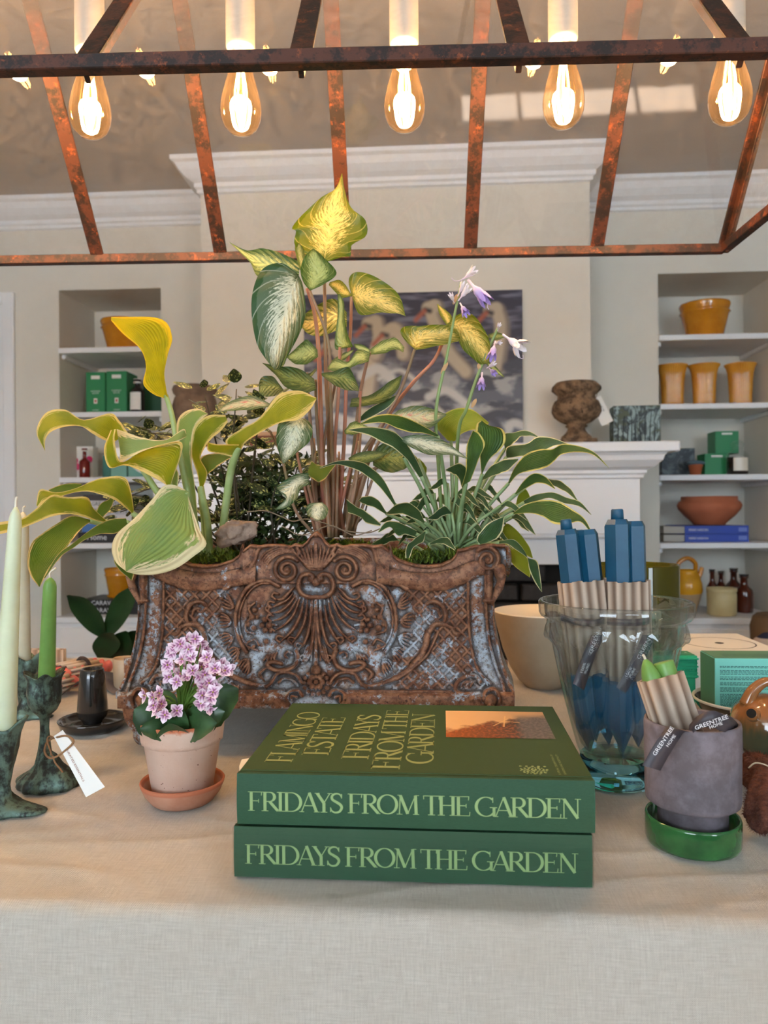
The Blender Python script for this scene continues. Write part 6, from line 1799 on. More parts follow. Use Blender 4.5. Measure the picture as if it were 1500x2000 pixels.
for q, (pts, r) in enumerate(ST):
    k_ = len(pts); pp = [P(*cc4(x, y), 1.17 - .055 * i / (k_ - 1) + .012 * math.sin(q * 2.1)) for i, (x, y) in enumerate(pts)]
    tube('stem', pp, [r * .00085 * 1.25, r * .00085 * .8], CSTEMP if q % 3 == 0 else CSTEM, ca, seg=8, world=True, n=26)
for q in range(34):
    x0 = rnd.uniform(440, 690); y1 = rnd.uniform(1120, 1420); x1 = 560 + (x0 - 560) * rnd.uniform(.9, 1.6) + rnd.uniform(-20, 20)
    d = rnd.uniform(1.12, 1.22)
    pp = [P(*cc4(x, y), d + .0) for x, y in ((x0 * .55 + 560 * .45, 1610), ((x0 + x1) / 2, 1380), (x1, y1))]
    tube('stem', pp, [.0028, .0017], CSTEM, ca, seg=6, world=True, n=12)
# hosta flower stalks
FLST = pm('flower_stalk_green', C(128, 150, 92), .5)
t = NT('lilac_petal'); at = t.node('ShaderNodeUVMap'); sp = t.node('ShaderNodeSeparateXYZ'); t.link(at.outputs[0], sp.inputs[0])
cc = t.mixc(t.sstep(sp.outputs[1], .1, .9), C(238, 216, 226), C(172, 146, 214)); b = t.bsdf(Base_Color=cc, Roughness=.5); LILAC = t.finish(b.outputs[0])
t = NT('white_petal'); at = t.node('ShaderNodeUVMap'); sp = t.node('ShaderNodeSeparateXYZ'); t.link(at.outputs[0], sp.inputs[0])
cc = t.mixc(t.sstep(sp.outputs[1], .1, .9), C(226, 206, 222), C(248, 238, 240)); b = t.bsdf(Base_Color=cc, Roughness=.5); WPET = t.finish(b.outputs[0])
def bell(parent, a, b_, open_, mat):
    a = Vector(a); b_ = Vector(b_); L = (b_ - a).length; q = (b_ - a).to_track_quat('Z', 'Y').to_matrix()
    n, sg_ = 12, 24; vs = []; uv = []; fs = []
    for i in range(n):
        f_ = i / (n - 1)
        for j in range(sg_):
            th = j / sg_ * 2 * math.pi; lobe = abs(math.cos(3 * th))
            r_ = L * (.04 + .10 * sm(f_, .25, .5) + open_ * .28 * sm(f_, .6, 1) * (.35 + .65 * lobe))
            z_ = L * (f_ - .28 * (1 - lobe) * sm(f_, .55, 1))
            p = a + q @ Vector((r_ * math.cos(th), r_ * math.sin(th), z_)); vs.append(p); uv.append((0, f_))
    for i in range(n - 1):
        for j in range(sg_): k = (j + 1) % sg_; fs.append((i * sg_ + j, i * sg_ + k, (i + 1) * sg_ + k, (i + 1) * sg_ + j))
    o = mk('flower', vs, fs, mat, parent, world=True, uv=uv)
    return o
bs_ = P(868, 1075, 1.12)
nh = thing('narrow_hosta', 'narrow leaved dark green hosta with cream edges and two lilac flower stalks', 'plant', (bs_.x, bs_.y, zs_))
DF = 1.06
stalk(nh, [(868, 1095, 1.13), (856, 900, 1.09), (852, 800, DF), (872, 700, DF), (888, 615, DF), (901, 551, DF)], [.0030, .0018], FLST, 'flower_stalk', n=40)
stalk(nh, [(890, 1095, 1.13), (894, 860, 1.09), (912, 796, DF), (935, 728, DF), (966, 655, DF), (975, 637, DF)], [.0030, .0017], FLST, 'flower_stalk', n=40)
for (a, b_, op, mt) in (((1108, 500), (1168, 452), .5, WPET), ((1135, 500), (1222, 602), .25, LILAC), ((1092, 590), (1140, 530), .5, WPET), ((1100, 600), (1128, 650), .4, LILAC), ((1090, 570), (1120, 510), .4, WPET), ((1075, 600), (1058, 560), .3, WPET), ((1284, 735), (1372, 800), .9, WPET), ((1252, 765), (1234, 842), .35, LILAC), ((1262, 720), (1270, 690), .3, WPET), ((1215, 880), (1250, 858), .3, WPET), ((1225, 880), (1250, 905), .4, LILAC), ((1195, 900), (1190, 965), .4, LILAC), ((1245, 775), (1275, 770), .3, WPET)):
    f_ = bell(nh, P(*cc4(*a), DF - .005), P(*cc4(*b_), DF - .02), op, mt)
for (pts) in (((1155, 480), (1085, 505), (1062, 490)), ((1220, 600), (1218, 618), (1224, 628)), ((1350, 800), (1358, 835), (1372, 838), (1370, 825)), ((1350, 770), (1370, 768), (1388, 774))):
    tube('stamen', [P(*cc4(*p_), DF - .02) for p_ in pts], .0005, WPET, nh, seg=5, world=True, n=10)
for (a, b_) in (((1018, 905), (1048, 855)), ((1150, 1050), (1170, 1012)), ((1070, 605), (1090, 560)), ((1185, 890), (1178, 860))):
    thick_leaf('bract', pworld(nh).inverted() @ P(*cc4(*a), DF), pworld(nh).inverted() @ P(*cc4(*b_), DF), .0028, nh, pm('dry_bract', C(190, 150, 104), .7), up=(0, -1, 0), n=6, m=5, lob=0)
def rr4(x, y): return (680 + x / 2.885, 780 + y / 2.885)
NL = [
 ([(900, 470), (940, 380), (1000, 310), (1080, 280), (1150, 280), (1210, 250), (1300, 262), (1390, 300), (1470, 385)], [(910, 475), (960, 422), (1040, 402), (1120, 382), (1160, 350), (1200, 312), (1290, 298), (1380, 312), (1470, 388)], NARROWY, 1.10, .99, .8, .3),
 ([(890, 320), (898, 265), (1000, 250), (1060, 213), (1140, 213), (1245, 252)], [(892, 330), (950, 326), (1030, 312), (1100, 292), (1170, 264), (1243, 256)], NARROW, 1.15, 1.10, .8, .2),
 ([(882, 270), (868, 200), (930, 186), (1010, 176), (1078, 212)], [(885, 285), (940, 242), (970, 212), (1020, 207), (1074, 216)], NARROW, 1.18, 1.15, .8, .2),
 ([(752, 430), (738, 300), (716, 200), (724, 140), (750, 120)], [(760, 410), (795, 340), (852, 290), (888, 230), (872, 170), (800, 148), (756, 122)], NARROWY, 1.08, 1.06, -.2, .8),
 ([(640, 490), (662, 400), (666, 270), (702, 176)], [(690, 460), (735, 340), (770, 250), (738, 190), (706, 175)], NARROWY, 1.06, 1.04, -.3, .4),
 ([(940, 530), (980, 470), (1040, 418), (1110, 433), (1168, 502)], [(945, 537), (1000, 502), (1060, 474), (1110, 478), (1164, 506)], NARROWY, 1.09, 1.03, .8, .2),
 ([(1060, 438), (1125, 448), (1190, 458), (1250, 500), (1297, 574)], [(1060, 452), (1130, 478), (1190, 503), (1240, 533), (1294, 577)], NARROW, 1.14, 1.08, .8, .2),
 ([(990, 570), (1050, 538), (1140, 523), (1230, 550), (1310, 580), (1370, 648)], [(992, 592), (1050, 578), (1140, 558), (1220, 588), (1300, 603), (1368, 651)], NARROW, 1.12, 1.06, .8, .2),
 ([(930, 640), (1000, 590), (1090, 568), (1180, 573), (1260, 618), (1330, 670), (1380, 760)], [(932, 647), (1020, 642), (1100, 662), (1160, 702), (1240, 702), (1310, 692), (1377, 765)], NARROWY, 1.06, .985, .5, .2),
 ([(742, 815), (724, 790), (744, 745), (800, 690), (876, 660)], [(747, 817), (800, 802), (852, 772), (874, 722), (879, 664)], NARROW, 1.04, 1.02, .2, .3),
 ([(860, 740), (900, 700), (970, 760), (1020, 830), (1040, 890)], [(860, 792), (920, 822), (980, 862), (1010, 882), (1038, 896)], LIME, 1.12, 1.08, .4, .2),
 ([(870, 800), (890, 862), (930, 932), (1020, 1002)], [(900, 795), (970, 850), (1012, 900), (1032, 950), (1024, 1004)], LIME, 1.10, 1.06, .2, .3),
 ([(872, 860), (880, 920), (886, 960), (898, 1000)], [(890, 850), (902, 900), (905, 950), (902, 1000)], LIME, 1.12, 1.10, .2, .3),
 ([(850, 800), (920, 788), (970, 818), (1005, 880), (1022, 960), (1045, 1020), (1090, 1086)], [(850, 814), (900, 817), (950, 852), (1012, 892), (1062, 910), (1082, 980), (1092, 1086)], NARROW, 1.04, .99, .3, .3),
 ([(512, 202), (420, 148), (340, 108), (250, 83), (150, 93), (66, 136)], [(500, 212), (430, 192), (360, 187), (280, 167), (200, 132), (70, 141)], NARROWY, 1.06, 1.0, -.8, .2),
 ([(425, 430), (382, 330), (312, 228), (250, 178), (130, 153), (2, 168)], [(400, 440), (340, 352), (280, 292), (200, 247), (110, 202), (4, 176)], NARROW, 1.06, 1.0, -.7, .25),
 ([(272, 592), (192, 440), (112, 373), (60, 348), (-60, 347), (-162, 385)], [(255, 592), (200, 522), (120, 442), (40, 397), (-60, 367), (-160, 390)], NARROW, 1.06, .99, -.7, .2),
 ([(217, 637), (160, 558), (90, 546), (58, 570)], [(210, 647), (150, 612), (90, 592), (62, 575)], NARROW, 1.09, 1.05, -.7, .2),
 ([(432, 692), (402, 628), (350, 586), (280, 588), (213, 642)], [(425, 697), (370, 672), (300, 647), (240, 652), (215, 646)], NARROW, 1.05, 1.0, -.7, .2),
 ([(387, 740), (300, 698), (240, 683), (200, 698), (168, 747)], [(380, 777), (320, 762), (280, 772), (240, 722), (174, 750)], NARROW, 1.07, 1.03, -.6, .2),
 ([(432, 743), (370, 788), (328, 830), (322, 895)], [(437, 750), (422, 802), (372, 832), (347, 893)], NARROW, 1.03, 1.0, -.4, .3),
 ([(458, 812), (500, 788), (560, 778), (607, 842)], [(463, 820), (510, 812), (550, 822), (602, 852)], NARROW, 1.03, 1.0, .6, .2),
 ([(672, 472), (667, 388), (620, 360), (548, 395)], [(642, 502), (620, 442), (590, 422), (552, 402)], NARROW, 1.07, 1.03, -.5, .2),
 ([(560, 232), (496, 150), (538, 84), (620, 50), (700, 58), (792, 130)], [(600, 237), (642, 192), (700, 172), (760, 167), (792, 136)], LIME, 1.14, 1.12, .6, .2),
 ([(750, 452), (800, 380), (880, 338), (958, 333)], [(755, 457), (830, 427), (900, 402), (957, 346)], NARROW, 1.10, 1.07, .6, .2),
 ([(-10, 560), (40, 600), (100, 630), (185, 700)], [(0, 640), (60, 660), (110, 700), (180, 715)], NARROW, 1.08, 1.04, -.6, .2),
 ([(300, 330), (330, 300), (390, 330), (400, 420)], [(330, 330), (350, 350), (380, 380), (396, 430)], NARROWY, 1.05, 1.06, -.3, .2),
 ([(0, 330), (60, 300), (140, 290), (220, 300)], [(5, 345), (60, 360), (140, 350), (222, 306)], CALD, 1.13, 1.11, .6, .2),
 ([(945, 590), (960, 540), (1000, 505), (1030, 560)], [(950, 600), (985, 590), (1010, 580), (1032, 566)], LIME, 1.15, 1.13, .4, .2),
 ([(400, 330), (440, 380), (440, 420)], [(385, 340), (405, 400), (436, 425)], LIME, 1.13, 1.13, .4, .2),
]
pets = []
for k, (A_, B_, mt, d0, d1, tl, cu) in enumerate(NL):
    leaf3(nh, A_, B_, mt, d0, d1, None, tl, cu, .12 if mt is NARROW else .06, n=30, m=11, conv=rr4)
    ax = (A_[0][0] + B_[0][0]) / 2; ay = (A_[0][1] + B_[0][1]) / 2
    if ay < 830 and ax > 150:
        bx = 590 + (ax - 590) * .14 + rnd.uniform(-30, 30); pets.append((bx, ax, ay, d0))
HP = pm('pale_petiole', C(150, 172, 128), .4, c2=C(112, 142, 90), nscale=25, trans=.1)
for (bx, ax, ay, d0) in pets:
    mx_ = bx + (ax - bx) * .45; my_ = 860 + (ay - 860) * .55
    tube('petiole', [P(*rr4(bx, 905), 1.12), P(*rr4(mx_, my_), (1.12 + d0) / 2), P(*rr4(ax, ay), d0)], [.0034, .0026], HP, nh, seg=8, world=True, n=16)
for q in range(46):      # further petioles and small leaves that fill the clump
    bx = rnd.gauss(560, 55); an = rnd.uniform(-1.0, 1.0); ln = rnd.uniform(200, 470)
    tx_, ty_ = bx + ln * math.sin(an) * .95, 905 - ln * math.cos(an) * rnd.uniform(.75, 1)
    ty_ = max(ty_, 330)
    d0 = rnd.uniform(1.08, 1.2); mx_ = bx + (tx_ - bx) * .4; my_ = 905 + (ty_ - 905) * .58
    tube('petiole', [P(*rr4(bx, 905), 1.13), P(*rr4(mx_, my_), d0), P(*rr4(tx_, ty_), d0)], [.003, .002], HP, nh, seg=6, world=True, n=10)
    s_ = 1 if an > 0 else -1; L_ = rnd.uniform(80, 170); w_ = rnd.uniform(14, 30); dr = rnd.uniform(20, 110)
    A_ = [(tx_, ty_), (tx_ + s_ * L_ * .3, ty_ - w_ - 12), (tx_ + s_ * L_ * .7, ty_ - w_ * .4 + dr * .3), (tx_ + s_ * L_, ty_ + dr)]
    B_ = [(tx_, ty_ + 5), (tx_ + s_ * L_ * .3, ty_ + w_ * .5), (tx_ + s_ * L_ * .65, ty_ + w_ + dr * .4), (tx_ + s_ * L_, ty_ + dr + 3)]
    leaf3(nh, A_, B_, NARROW, d0, d0 - .03, None, .7 * s_, .2, .12, n=16, m=7, conv=rr4)
# ---------------------------------------------------------------- speckled shrub (dark, behind)
t = NT('speckled_leaf'); uvn = t.node('ShaderNodeUVMap')
oi = t.node('ShaderNodeObjectInfo')
cx = t.node('ShaderNodeVectorMath'); cx.operation = 'ADD'; t.link(uvn.outputs[0], cx.inputs[0]); 
sc_ = t.node('ShaderNodeVectorMath'); sc_.operation = 'SCALE'; sc_.inputs[0].default_value = (37, 19, 7); t.link(oi.outputs['Random'], sc_.inputs['Scale']); t.link(sc_.outputs[0], cx.inputs[1])
vo = t.node('ShaderNodeTexVoronoi'); vo.inputs['Scale'].default_value = 3.4; t.link(cx.outputs[0], vo.inputs['Vector'])
f = t.sstep(vo.outputs['Distance'], .42, .30)
n_ = t.noise(cx.outputs[0], 2, 2, .5)
cc = t.mixc(t.math('MULTIPLY', f, t.sstep(n_, .38, .5)), C(36, 54, 26), C(206, 208, 128))
b = t.bsdf(Base_Color=cc, Roughness=.4); SPECK = t.finish(b.outputs[0])
bs_ = P(480, 1075, 1.22)
sh = thing('speckled_shrub', 'bushy plant with small dark leaves speckled yellow between the two tall plants', 'plant', (bs_.x, bs_.y, zs_))
def small_leaf_mesh(nm, l, w, n=7, m=5):
    vs = []; uv = []; fs = []
    for i in range(n):
        f_ = i / (n - 1); wd = w * math.sin(math.pi * (f_ * .92 + .04)) ** .8 * (1.25 - .6 * f_)
        for j in range(m):
            u = -1 + 2 * j / (m - 1); vs.append((u * wd, f_ * l, -.18 * l * f_ * f_ - .15 * wd * u * u)); uv.append((u, f_ * 1.6))
    for i in range(n - 1):
        for j in range(m - 1): fs.append((i * m + j, i * m + j + 1, (i + 1) * m + j + 1, (i + 1) * m + j))
    return vs, fs, uv
v_, f_2, uv_ = small_leaf_mesh('leaf', 1.0, .30)
lproto = None
DKS = pm('dark_stem', C(60, 52, 36), .7)
shi = pworld(sh).inverted(); lcount = 0
def sleaf(p, d, l, up):
    global lproto, lcount
    if lproto is None: lproto = mk('leaf', np.array(v_), f_2, SPECK, sh, uv=uv_); o = lproto
    else: o = lproto.copy(); COL.objects.link(o)
    d = d.normalized(); x = d.cross(up).normalized(); z = x.cross(d)
    o.matrix_parent_inverse = Matrix.Identity(4)
    M3 = Matrix(((x.x, d.x, z.x), (x.y, d.y, z.y), (x.z, d.z, z.z)))
    o.location = shi @ p; o.rotation_euler = M3.to_euler(); o.scale = (l, l, l); lcount += 1
twigs = []
tg_list = [((470, 1080), (455, 900), (462, 760)), ((460, 1080), (380, 880), (262, 838)), ((455, 1085), (330, 960), (245, 970)), ((480, 1080), (450, 880), (430, 830)), ((500, 1080), (520, 930), (540, 850)), ((470, 1080), (430, 900), (400, 770)), ((520, 1080), (560, 980), (585, 900)), ((500, 1080), (490, 960), (500, 880)), ((480, 1080), (470, 980), (440, 930)), ((520, 1080), (545, 1000), (600, 960)), ((470, 1085), (440, 1030), (420, 1000)), ((530, 1085), (560, 1040), (590, 1000)), ((500, 1085), (480, 1020), (470, 960)), ((540, 1080), (530, 990), (550, 920)), ((455, 1080), (350, 900), (300, 845)), ((450, 1085), (310, 985), (235, 1000)), ((480, 1080), (500, 860), (520, 790)), ((540, 1080), (575, 1010), (560, 960)), ((490, 1080), (520, 1010), (515, 950)), ((560, 1085), (620, 1010), (660, 940)), ((560, 1085), (700, 1020), (720, 930))]
for k, tw in enumerate(tg_list):
    d = 1.17 + .08 * ((k * 37) % 10) / 10
    pp = [P(x, y, d + (.0 if i else .0)) for i, (x, y) in enumerate(tw)]
    c_ = catmull([tuple(q) for q in pp], 14); twigs.append(c_)
    nn_ = 15
    for q in range(nn_):
        if lcount >= 296: break
        i_ = 13 - int(q / nn_ * (6 if k in (0, 1, 5, 6, 14, 16) else 9)); p = Vector(c_[i_]); tgv = Vector(c_[min(13, i_ + 1)] - c_[max(0, i_ - 1)]).normalized()
        an = q * 2.4 + k
        sd = Vector((math.cos(an), math.sin(an) * .8, rnd.uniform(-.3, .4)))
        dv = (sd + tgv * .5).normalized(); off = dv * rnd.uniform(.006, .022)
        sleaf(p + off, dv, rnd.uniform(.024, .040), Vector((rnd.uniform(-.3, .3), -.55, .8)))
A = Acc()
for c_ in twigs: A.tube(c_, [.0022, .0009], 5)
A.obj('twigs', DKS, sh, world=True)
# dark fill of tiny leaves deep in the clump
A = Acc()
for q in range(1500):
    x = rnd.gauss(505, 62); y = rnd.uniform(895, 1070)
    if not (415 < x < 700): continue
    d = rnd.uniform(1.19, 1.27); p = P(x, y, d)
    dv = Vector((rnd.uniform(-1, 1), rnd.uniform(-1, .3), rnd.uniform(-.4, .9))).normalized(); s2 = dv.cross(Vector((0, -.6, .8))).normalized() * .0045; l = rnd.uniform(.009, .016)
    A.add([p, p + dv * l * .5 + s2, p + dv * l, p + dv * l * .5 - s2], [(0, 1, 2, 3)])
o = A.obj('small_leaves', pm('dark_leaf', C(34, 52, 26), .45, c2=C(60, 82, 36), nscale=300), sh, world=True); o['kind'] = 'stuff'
# dry bark piece and wires
BARK = pm('pale_bark', C(150, 128, 112), .8, c2=C(104, 82, 68), nscale=60, bump=.8, bscale=90, bdist=.004)
A = Acc(); cpt_ = P(462, 1040, 1.075)
bm = bmesh.new(); bmesh.ops.create_icosphere(bm, subdivisions=4, radius=1)
for q in bm.verts:
    q.co = Vector((q.co.x * .026 + q.co.z * .006, q.co.y * .012, q.co.z * .019)) * (1 + .45 * noise.noise(q.co * 1.8 + Vector((3, 1, 2))) + .12 * noise.noise(q.co * 6))
    q.co += cpt_
tag(bm_obj('bark_piece', bm, BARK, smooth=True), 'pale crumpled piece of bark resting on the moss in the planter', 'bark')
VINE = pm('thin_vine', C(120, 104, 84), .7)
tv = thing('dry_vine', 'thin dry vine winding across the middle of the planter above the moss', 'vine', P(560, 1045, 1.08))
tube('vine', [P(*cc4(x, y), 1.07) for x, y in ((180, 1500), (260, 1495), (330, 1520), (380, 1540), (440, 1530), (520, 1550), (600, 1580), (700, 1590), (760, 1570))], .0009, VINE, tv, seg=5, world=True, n=50)
tube('vine', [P(*cc4(x, y), 1.065) for x, y in ((330, 1560), (420, 1600), (540, 1560), (640, 1600), (720, 1580))], .0008, VINE, tv, seg=5, world=True, n=40)
# ---------------------------------------------------------------- dark leaved pot plant beyond the table
RUB = pm('dark_ficus_leaf', C(24, 48, 26), .28, c2=C(36, 66, 36), nscale=12, trans=.06)
fp = thing('rubber_plant', 'dark green broad leaved pot plant on the floor beyond the left end of the table', 'plant', (P(210, 1290, 2.0).x, P(210, 1290, 2.0).y, 0))
for A_, B_ in (([(205, 1250), (170, 1230), (140, 1195), (130, 1163)], [(208, 1248), (200, 1205), (170, 1170), (135, 1162)]),
               ([(200, 1250), (205, 1210), (225, 1165), (262, 1142)], [(205, 1255), (240, 1220), (262, 1180), (268, 1145)]),
               ([(190, 1285), (180, 1262), (195, 1240), (215, 1235)], [(195, 1290), (220, 1280), (235, 1258), (222, 1237)]),
               ([(215, 1300), (205, 1270), (220, 1242), (245, 1232)], [(225, 1300), (250, 1285), (258, 1260), (250, 1234)]),
               ([(240, 1300), (235, 1260), (250, 1235), (275, 1230)], [(250, 1300), (280, 1285), (285, 1250), (278, 1232)])):
    leaf3(fp, A_, B_, RUB, 1.98, 1.9, None, .3, .3, 0, n=16, m=7)
tube('trunk', [P(205, 1262, 1.98), P(212, 1330, 2.0), (fp.location.x, fp.location.y, .30)], .010, DKS, fp, seg=8, world=True, n=12)
lathe('plant_pot', [(0, .001), (.10, .001), (.12, .02), (.14, .26), (.14, .28), (.128, .28), (.12, .25), (0, .25)], GCLAY, fp, seg=32)
# ================================================================== things on the mantel and in the alcoves
MUST = pm('mustard_glaze', C(214, 146, 34), .14, c2=C(196, 122, 20), nscale=14, coat=.5)
MUSTR = pm('mustard_ribbed_glaze', C(218, 156, 56), .16, c2=C(204, 134, 36), nscale=14, coat=.5)
def S(px, Y): return px * Y / F
def bx(px0, px1, py0, py1, Y, dep, name, mat, parent, z0=None):
    x0 = atY(px0, (py0 + py1) / 2, Y).x; x1 = atY(px1, (py0 + py1) / 2, Y).x
    z1 = atY((px0 + px1) / 2, py0, Y).z; z0 = atY((px0 + px1) / 2, py1, Y).z if z0 is None else z0
    return x0, x1, z0, z1
def ypot(label, px, Y, z, rr, rb, h, grp=None):
    x = XatY(px, Y)
    e = thing('plant_pot', label, 'pot', (x, Y, z + .0005), 0, grp)
    lathe('saucer', [(0, 0), (rb * 1.05, 0), (rb * 1.16, .006), (rb * 1.18, .014), (rb * 1.08, .014), (rb, .008), (0, .008)], MUST, e, seg=44)
    lathe('pot_body', [(0, .009), (rb * .98, .009), (rb, .014), (rr * .92, h * .74), (rr * .99, h * .77), (rr * .93, h * .80), (rr * .95, h * .86), (rr * 1.0, h * .95), (rr * .99, h), (rr * .93, h), (rr * .90, h * .9), (rb * .9, .03), (0, .025)], MUST, e, seg=44)
    return e
Yo = 3.62
ypot('mustard glazed flower pot with saucer on the top shelf of the left alcove', 245, Yo, SHL[0], S(45, Yo), S(31, Yo), S(66, Yo))
ypot('mustard glazed flower pot with saucer on the top shelf of the right alcove', 1379, Yo, SHR[0], S(46, Yo), S(32, Yo), S(72, Yo))
# ribbed vases
def rib(r, z, a): return (r + (.0016 * math.cos(a * 36) if r > .03 else 0), z)
hv = S(83, Yo); rv = S(28, Yo)
pv = [(0, 0), (rv * .66, 0), (rv * .68, .004), (rv * .70, hv * .3), (rv * .74, hv * .6), (rv * .80, hv * .8), (rv * .90, hv * .92), (rv * 1.0, hv * .97), (rv * 1.0, hv), (rv * .93, hv), (rv * .72, hv * .8), (rv * .6, .02), (0, .02)]
v0 = thing('ribbed_vase', 'mustard glazed ribbed vase, the one nearest the mantelpiece on its shelf', 'vase', (XatY(1315, Yo), Yo, SHR[1] + .0005), 0, 'mustard ribbed vases on the right alcove shelf')
lathe('vase_body', pv, MUSTR, v0, seg=144, fn=rib)
dup(v0, (XatY(1377, Yo), Yo, SHR[1] + .0005), .3, 'mustard glazed ribbed vase, the middle one of the three')
dup(v0, (XatY(1448, Yo), Yo, SHR[1] + .0005), .7, 'mustard glazed ribbed vase, the one farthest from the mantelpiece')
# green cartons
GRN = pm('green_carton', C(40, 132, 82), .45); GRND = pm('dark_green_carton', C(26, 84, 58), .5)
BRED = pm('red_print', C(178, 50, 40), .6)
def carton(label, px0, px1, py0, z, Y, dep, mat, cat='box', lab=True, rot=0, grp=None, name='carton', txt=True):
    x0 = XatY(px0, Y); x1 = XatY(px1, Y); z1 = atY((px0 + px1) / 2, py0, Y).z
    e = thing(name, label, cat, ((x0 + x1) / 2, Y, z + .0005), rot, grp)
    w = (x1 - x0) / 2; h = z1 - z
    box('carton_body', -w, w, 0, dep, 0, h, mat, e, bev=.001)
    if lab:
        box('label', -w * .45, w * .45, -.0006, 0, h * .84, h * .92, WHITE, e)
        if txt:
            for q, f_ in enumerate((.55, .50)): text('FLAMINGO' if q == 0 else 'ESTATE', WPR, e, (0, -.0003, h * f_), (1, 0, 0), (0, 0, 1), h * .032, align='CENTER')
            box('emblem', -w * .18, w * .18, -.0006, 0, h * .28, h * .40, WHITE, e)
            box('emblem_mark', -w * .08, w * .08, -.0010, -.0006, h * .31, h * .37, BRED, e)
            text('CANDLE', WPR, e, (0, -.0003, h * .12), (1, 0, 0), (0, 0, 1), h * .028, align='CENTER')
    return e
carton('tall green carton on the left alcove shelf, the one nearer the side wall', 169.5, 207, 727, SHL[1], 3.58, .09, GRN, grp='tall green cartons')
carton('tall green carton on the left alcove shelf, the one beside the dark bottle', 209.5, 249, 725, SHL[1], 3.58, .14, GRN, grp='tall green cartons')
carton('dark green carton behind the dark bottle with the white label', 281, 316, 742, SHL[1], 3.66, .08, GRND, lab=False)
def bottle(label, px, py0, z, Y, r_px, mat, neck=.35, sh=.25, labelc=None, cap=None, name='bottle', group=None, lr=(.2, .62)):
    h = atY(px, py0, Y).z - z; r = S(r_px, Y)
    e = thing(name, label, 'bottle', (XatY(px, Y), Y, z + .0005), 0, group)
    lathe('bottle_body', [(0, 0), (r * .94, 0), (r, .004), (r, h * (1 - neck - sh * .5)), (r * .9, h * (1 - neck - sh * .3)), (r * .5, h * (1 - neck)), (r * neck if neck > .3 else r * .35, h * (1 - neck * .9)), (r * .36, h * .93), (r * .52, h * .94), (r * .52, h), (r * .3, h), (0, h * .98)], mat, e, seg=32)
    if labelc is not None:
        a = np.linspace(-2.4, -.75, 14); z0, z1 = h * lr[0], h * lr[1]
        vs = [((r + .0008) * math.cos(t_), (r + .0008) * math.sin(t_), zz) for zz in (z0, z1) for t_ in a]
        mk('label', vs, [(k, k + 1, 14 + k + 1, 14 + k) for k in range(13)], labelc, e)
        for q in range(3): text('ROSEMARY'[:8 - q] if 0 else ['HOME', 'GARDEN', 'NO 3'][q], INK, e, (0, -r - .0012, z0 + (z1 - z0) * (.72 - q * .26)), (1, 0, 0), (0, 0, 1), (z1 - z0) * .10, align='CENTER') if False else None
    if cap is not None: lathe('cap', [(0, h * .90), (r * .5, h * .90), (r * .48, h * 1.02), (0, h * 1.02)], cap, e, seg=24)
    return e
DKB = pm('dark_bottle_glass', C(28, 22, 24), .1, coat=.4); AMB = pm('amber_glass', C(74, 26, 14), .08, coat=.6); REDB = pm('red_brown_glass', C(112, 26, 22), .1, coat=.4)
bottle('dark bottle with white label and white cap beside the green cartons', 270, 742, SHL[1], 3.56, 14.5, DKB, .22, .3, WHITE, WHITE, lr=(.12, .62))
e = carton('white carton with pink circles on the third shelf of the left alcove', 138, 182, 872, SHL[2], 3.62, .06, WHITE, lab=False)
PINK = pm('pink_print', C(214, 40, 110), .6)
ww = XatY(182, 3.62) - XatY(138, 3.62); hh_ = S(59, 3.62)
for (x_, z_) in ((-.30, .62), (-.22, .42), (.34, .66)):
    A = Acc(); n = 20; vs = [(ww * x_ + .018 * math.cos(k / n * 6.2832), -.0008, hh_ * z_ + .018 * math.sin(k / n * 6.2832)) for k in range(n)]; A.add(vs, [tuple(range(n))]); A.obj('pink_circle', PINK, e, smooth=False)
bottle('small red brown bottle with white dropper top in front of the white carton', 166, 876, SHL[2], 3.54, 10.5, REDB, .36, .2, None, WHITE)
AQD = pm('muted_aqua_card', C(120, 176, 162), .6)
carton('small muted aqua carton on the third left alcove shelf, beside the teal one', 217, 248, 905, SHL[2], 3.60, .08, AQD, lab=False)
carton('small muted aqua carton on the third left alcove shelf, nearest the mantelpiece', 251, 292, 909, SHL[2], 3.60, .08, AQD, lab=False)
carton('tall teal carton at the back of the third left alcove shelf', 201, 216, 890, SHL[2], 3.70, .06, pm('teal_card', C(70, 130, 118), .6), lab=False)
# books lying flat
def flatbook(label, px0, px1, py0, py1, Y, dep, mat, words=None, tcol=None, z=None, rot=0, th=None, grp=None, hgt=.5):
    x0 = XatY(px0, Y); x1 = XatY(px1, Y)
    z0 = atY((px0 + px1) / 2, py1, Y).z if z is None else z
    h = th if th else atY((px0 + px1) / 2, py0, Y).z - atY((px0 + px1) / 2, py1, Y).z
    e = thing('book', label, 'book', (x0, Y, z0 + .0004), rot, grp); L = x1 - x0
    box('cover_board', 0, L, 0, dep, 0, .0025, mat, e); box('cover_board', 0, L, 0, dep, h - .0029, h - .0004, mat, e)
    box('spine', 0, L, -.002, .002, 0, h - .0004, mat, e, bev=.001)
    box('page_block', .003, L - .003, .002, dep - .004, .0026, h - .003, PAGES, e)
    if words: text(words, tcol, e, (L * .16, -.0024, h * (.5 - hgt * .42)), (1, 0, 0), (0, 0, 1), h * hgt)
    return e, z0 + h
zz = SHL[3]; Yb2 = 3.50
BG = 'books lying flat on the lowest left alcove shelf'
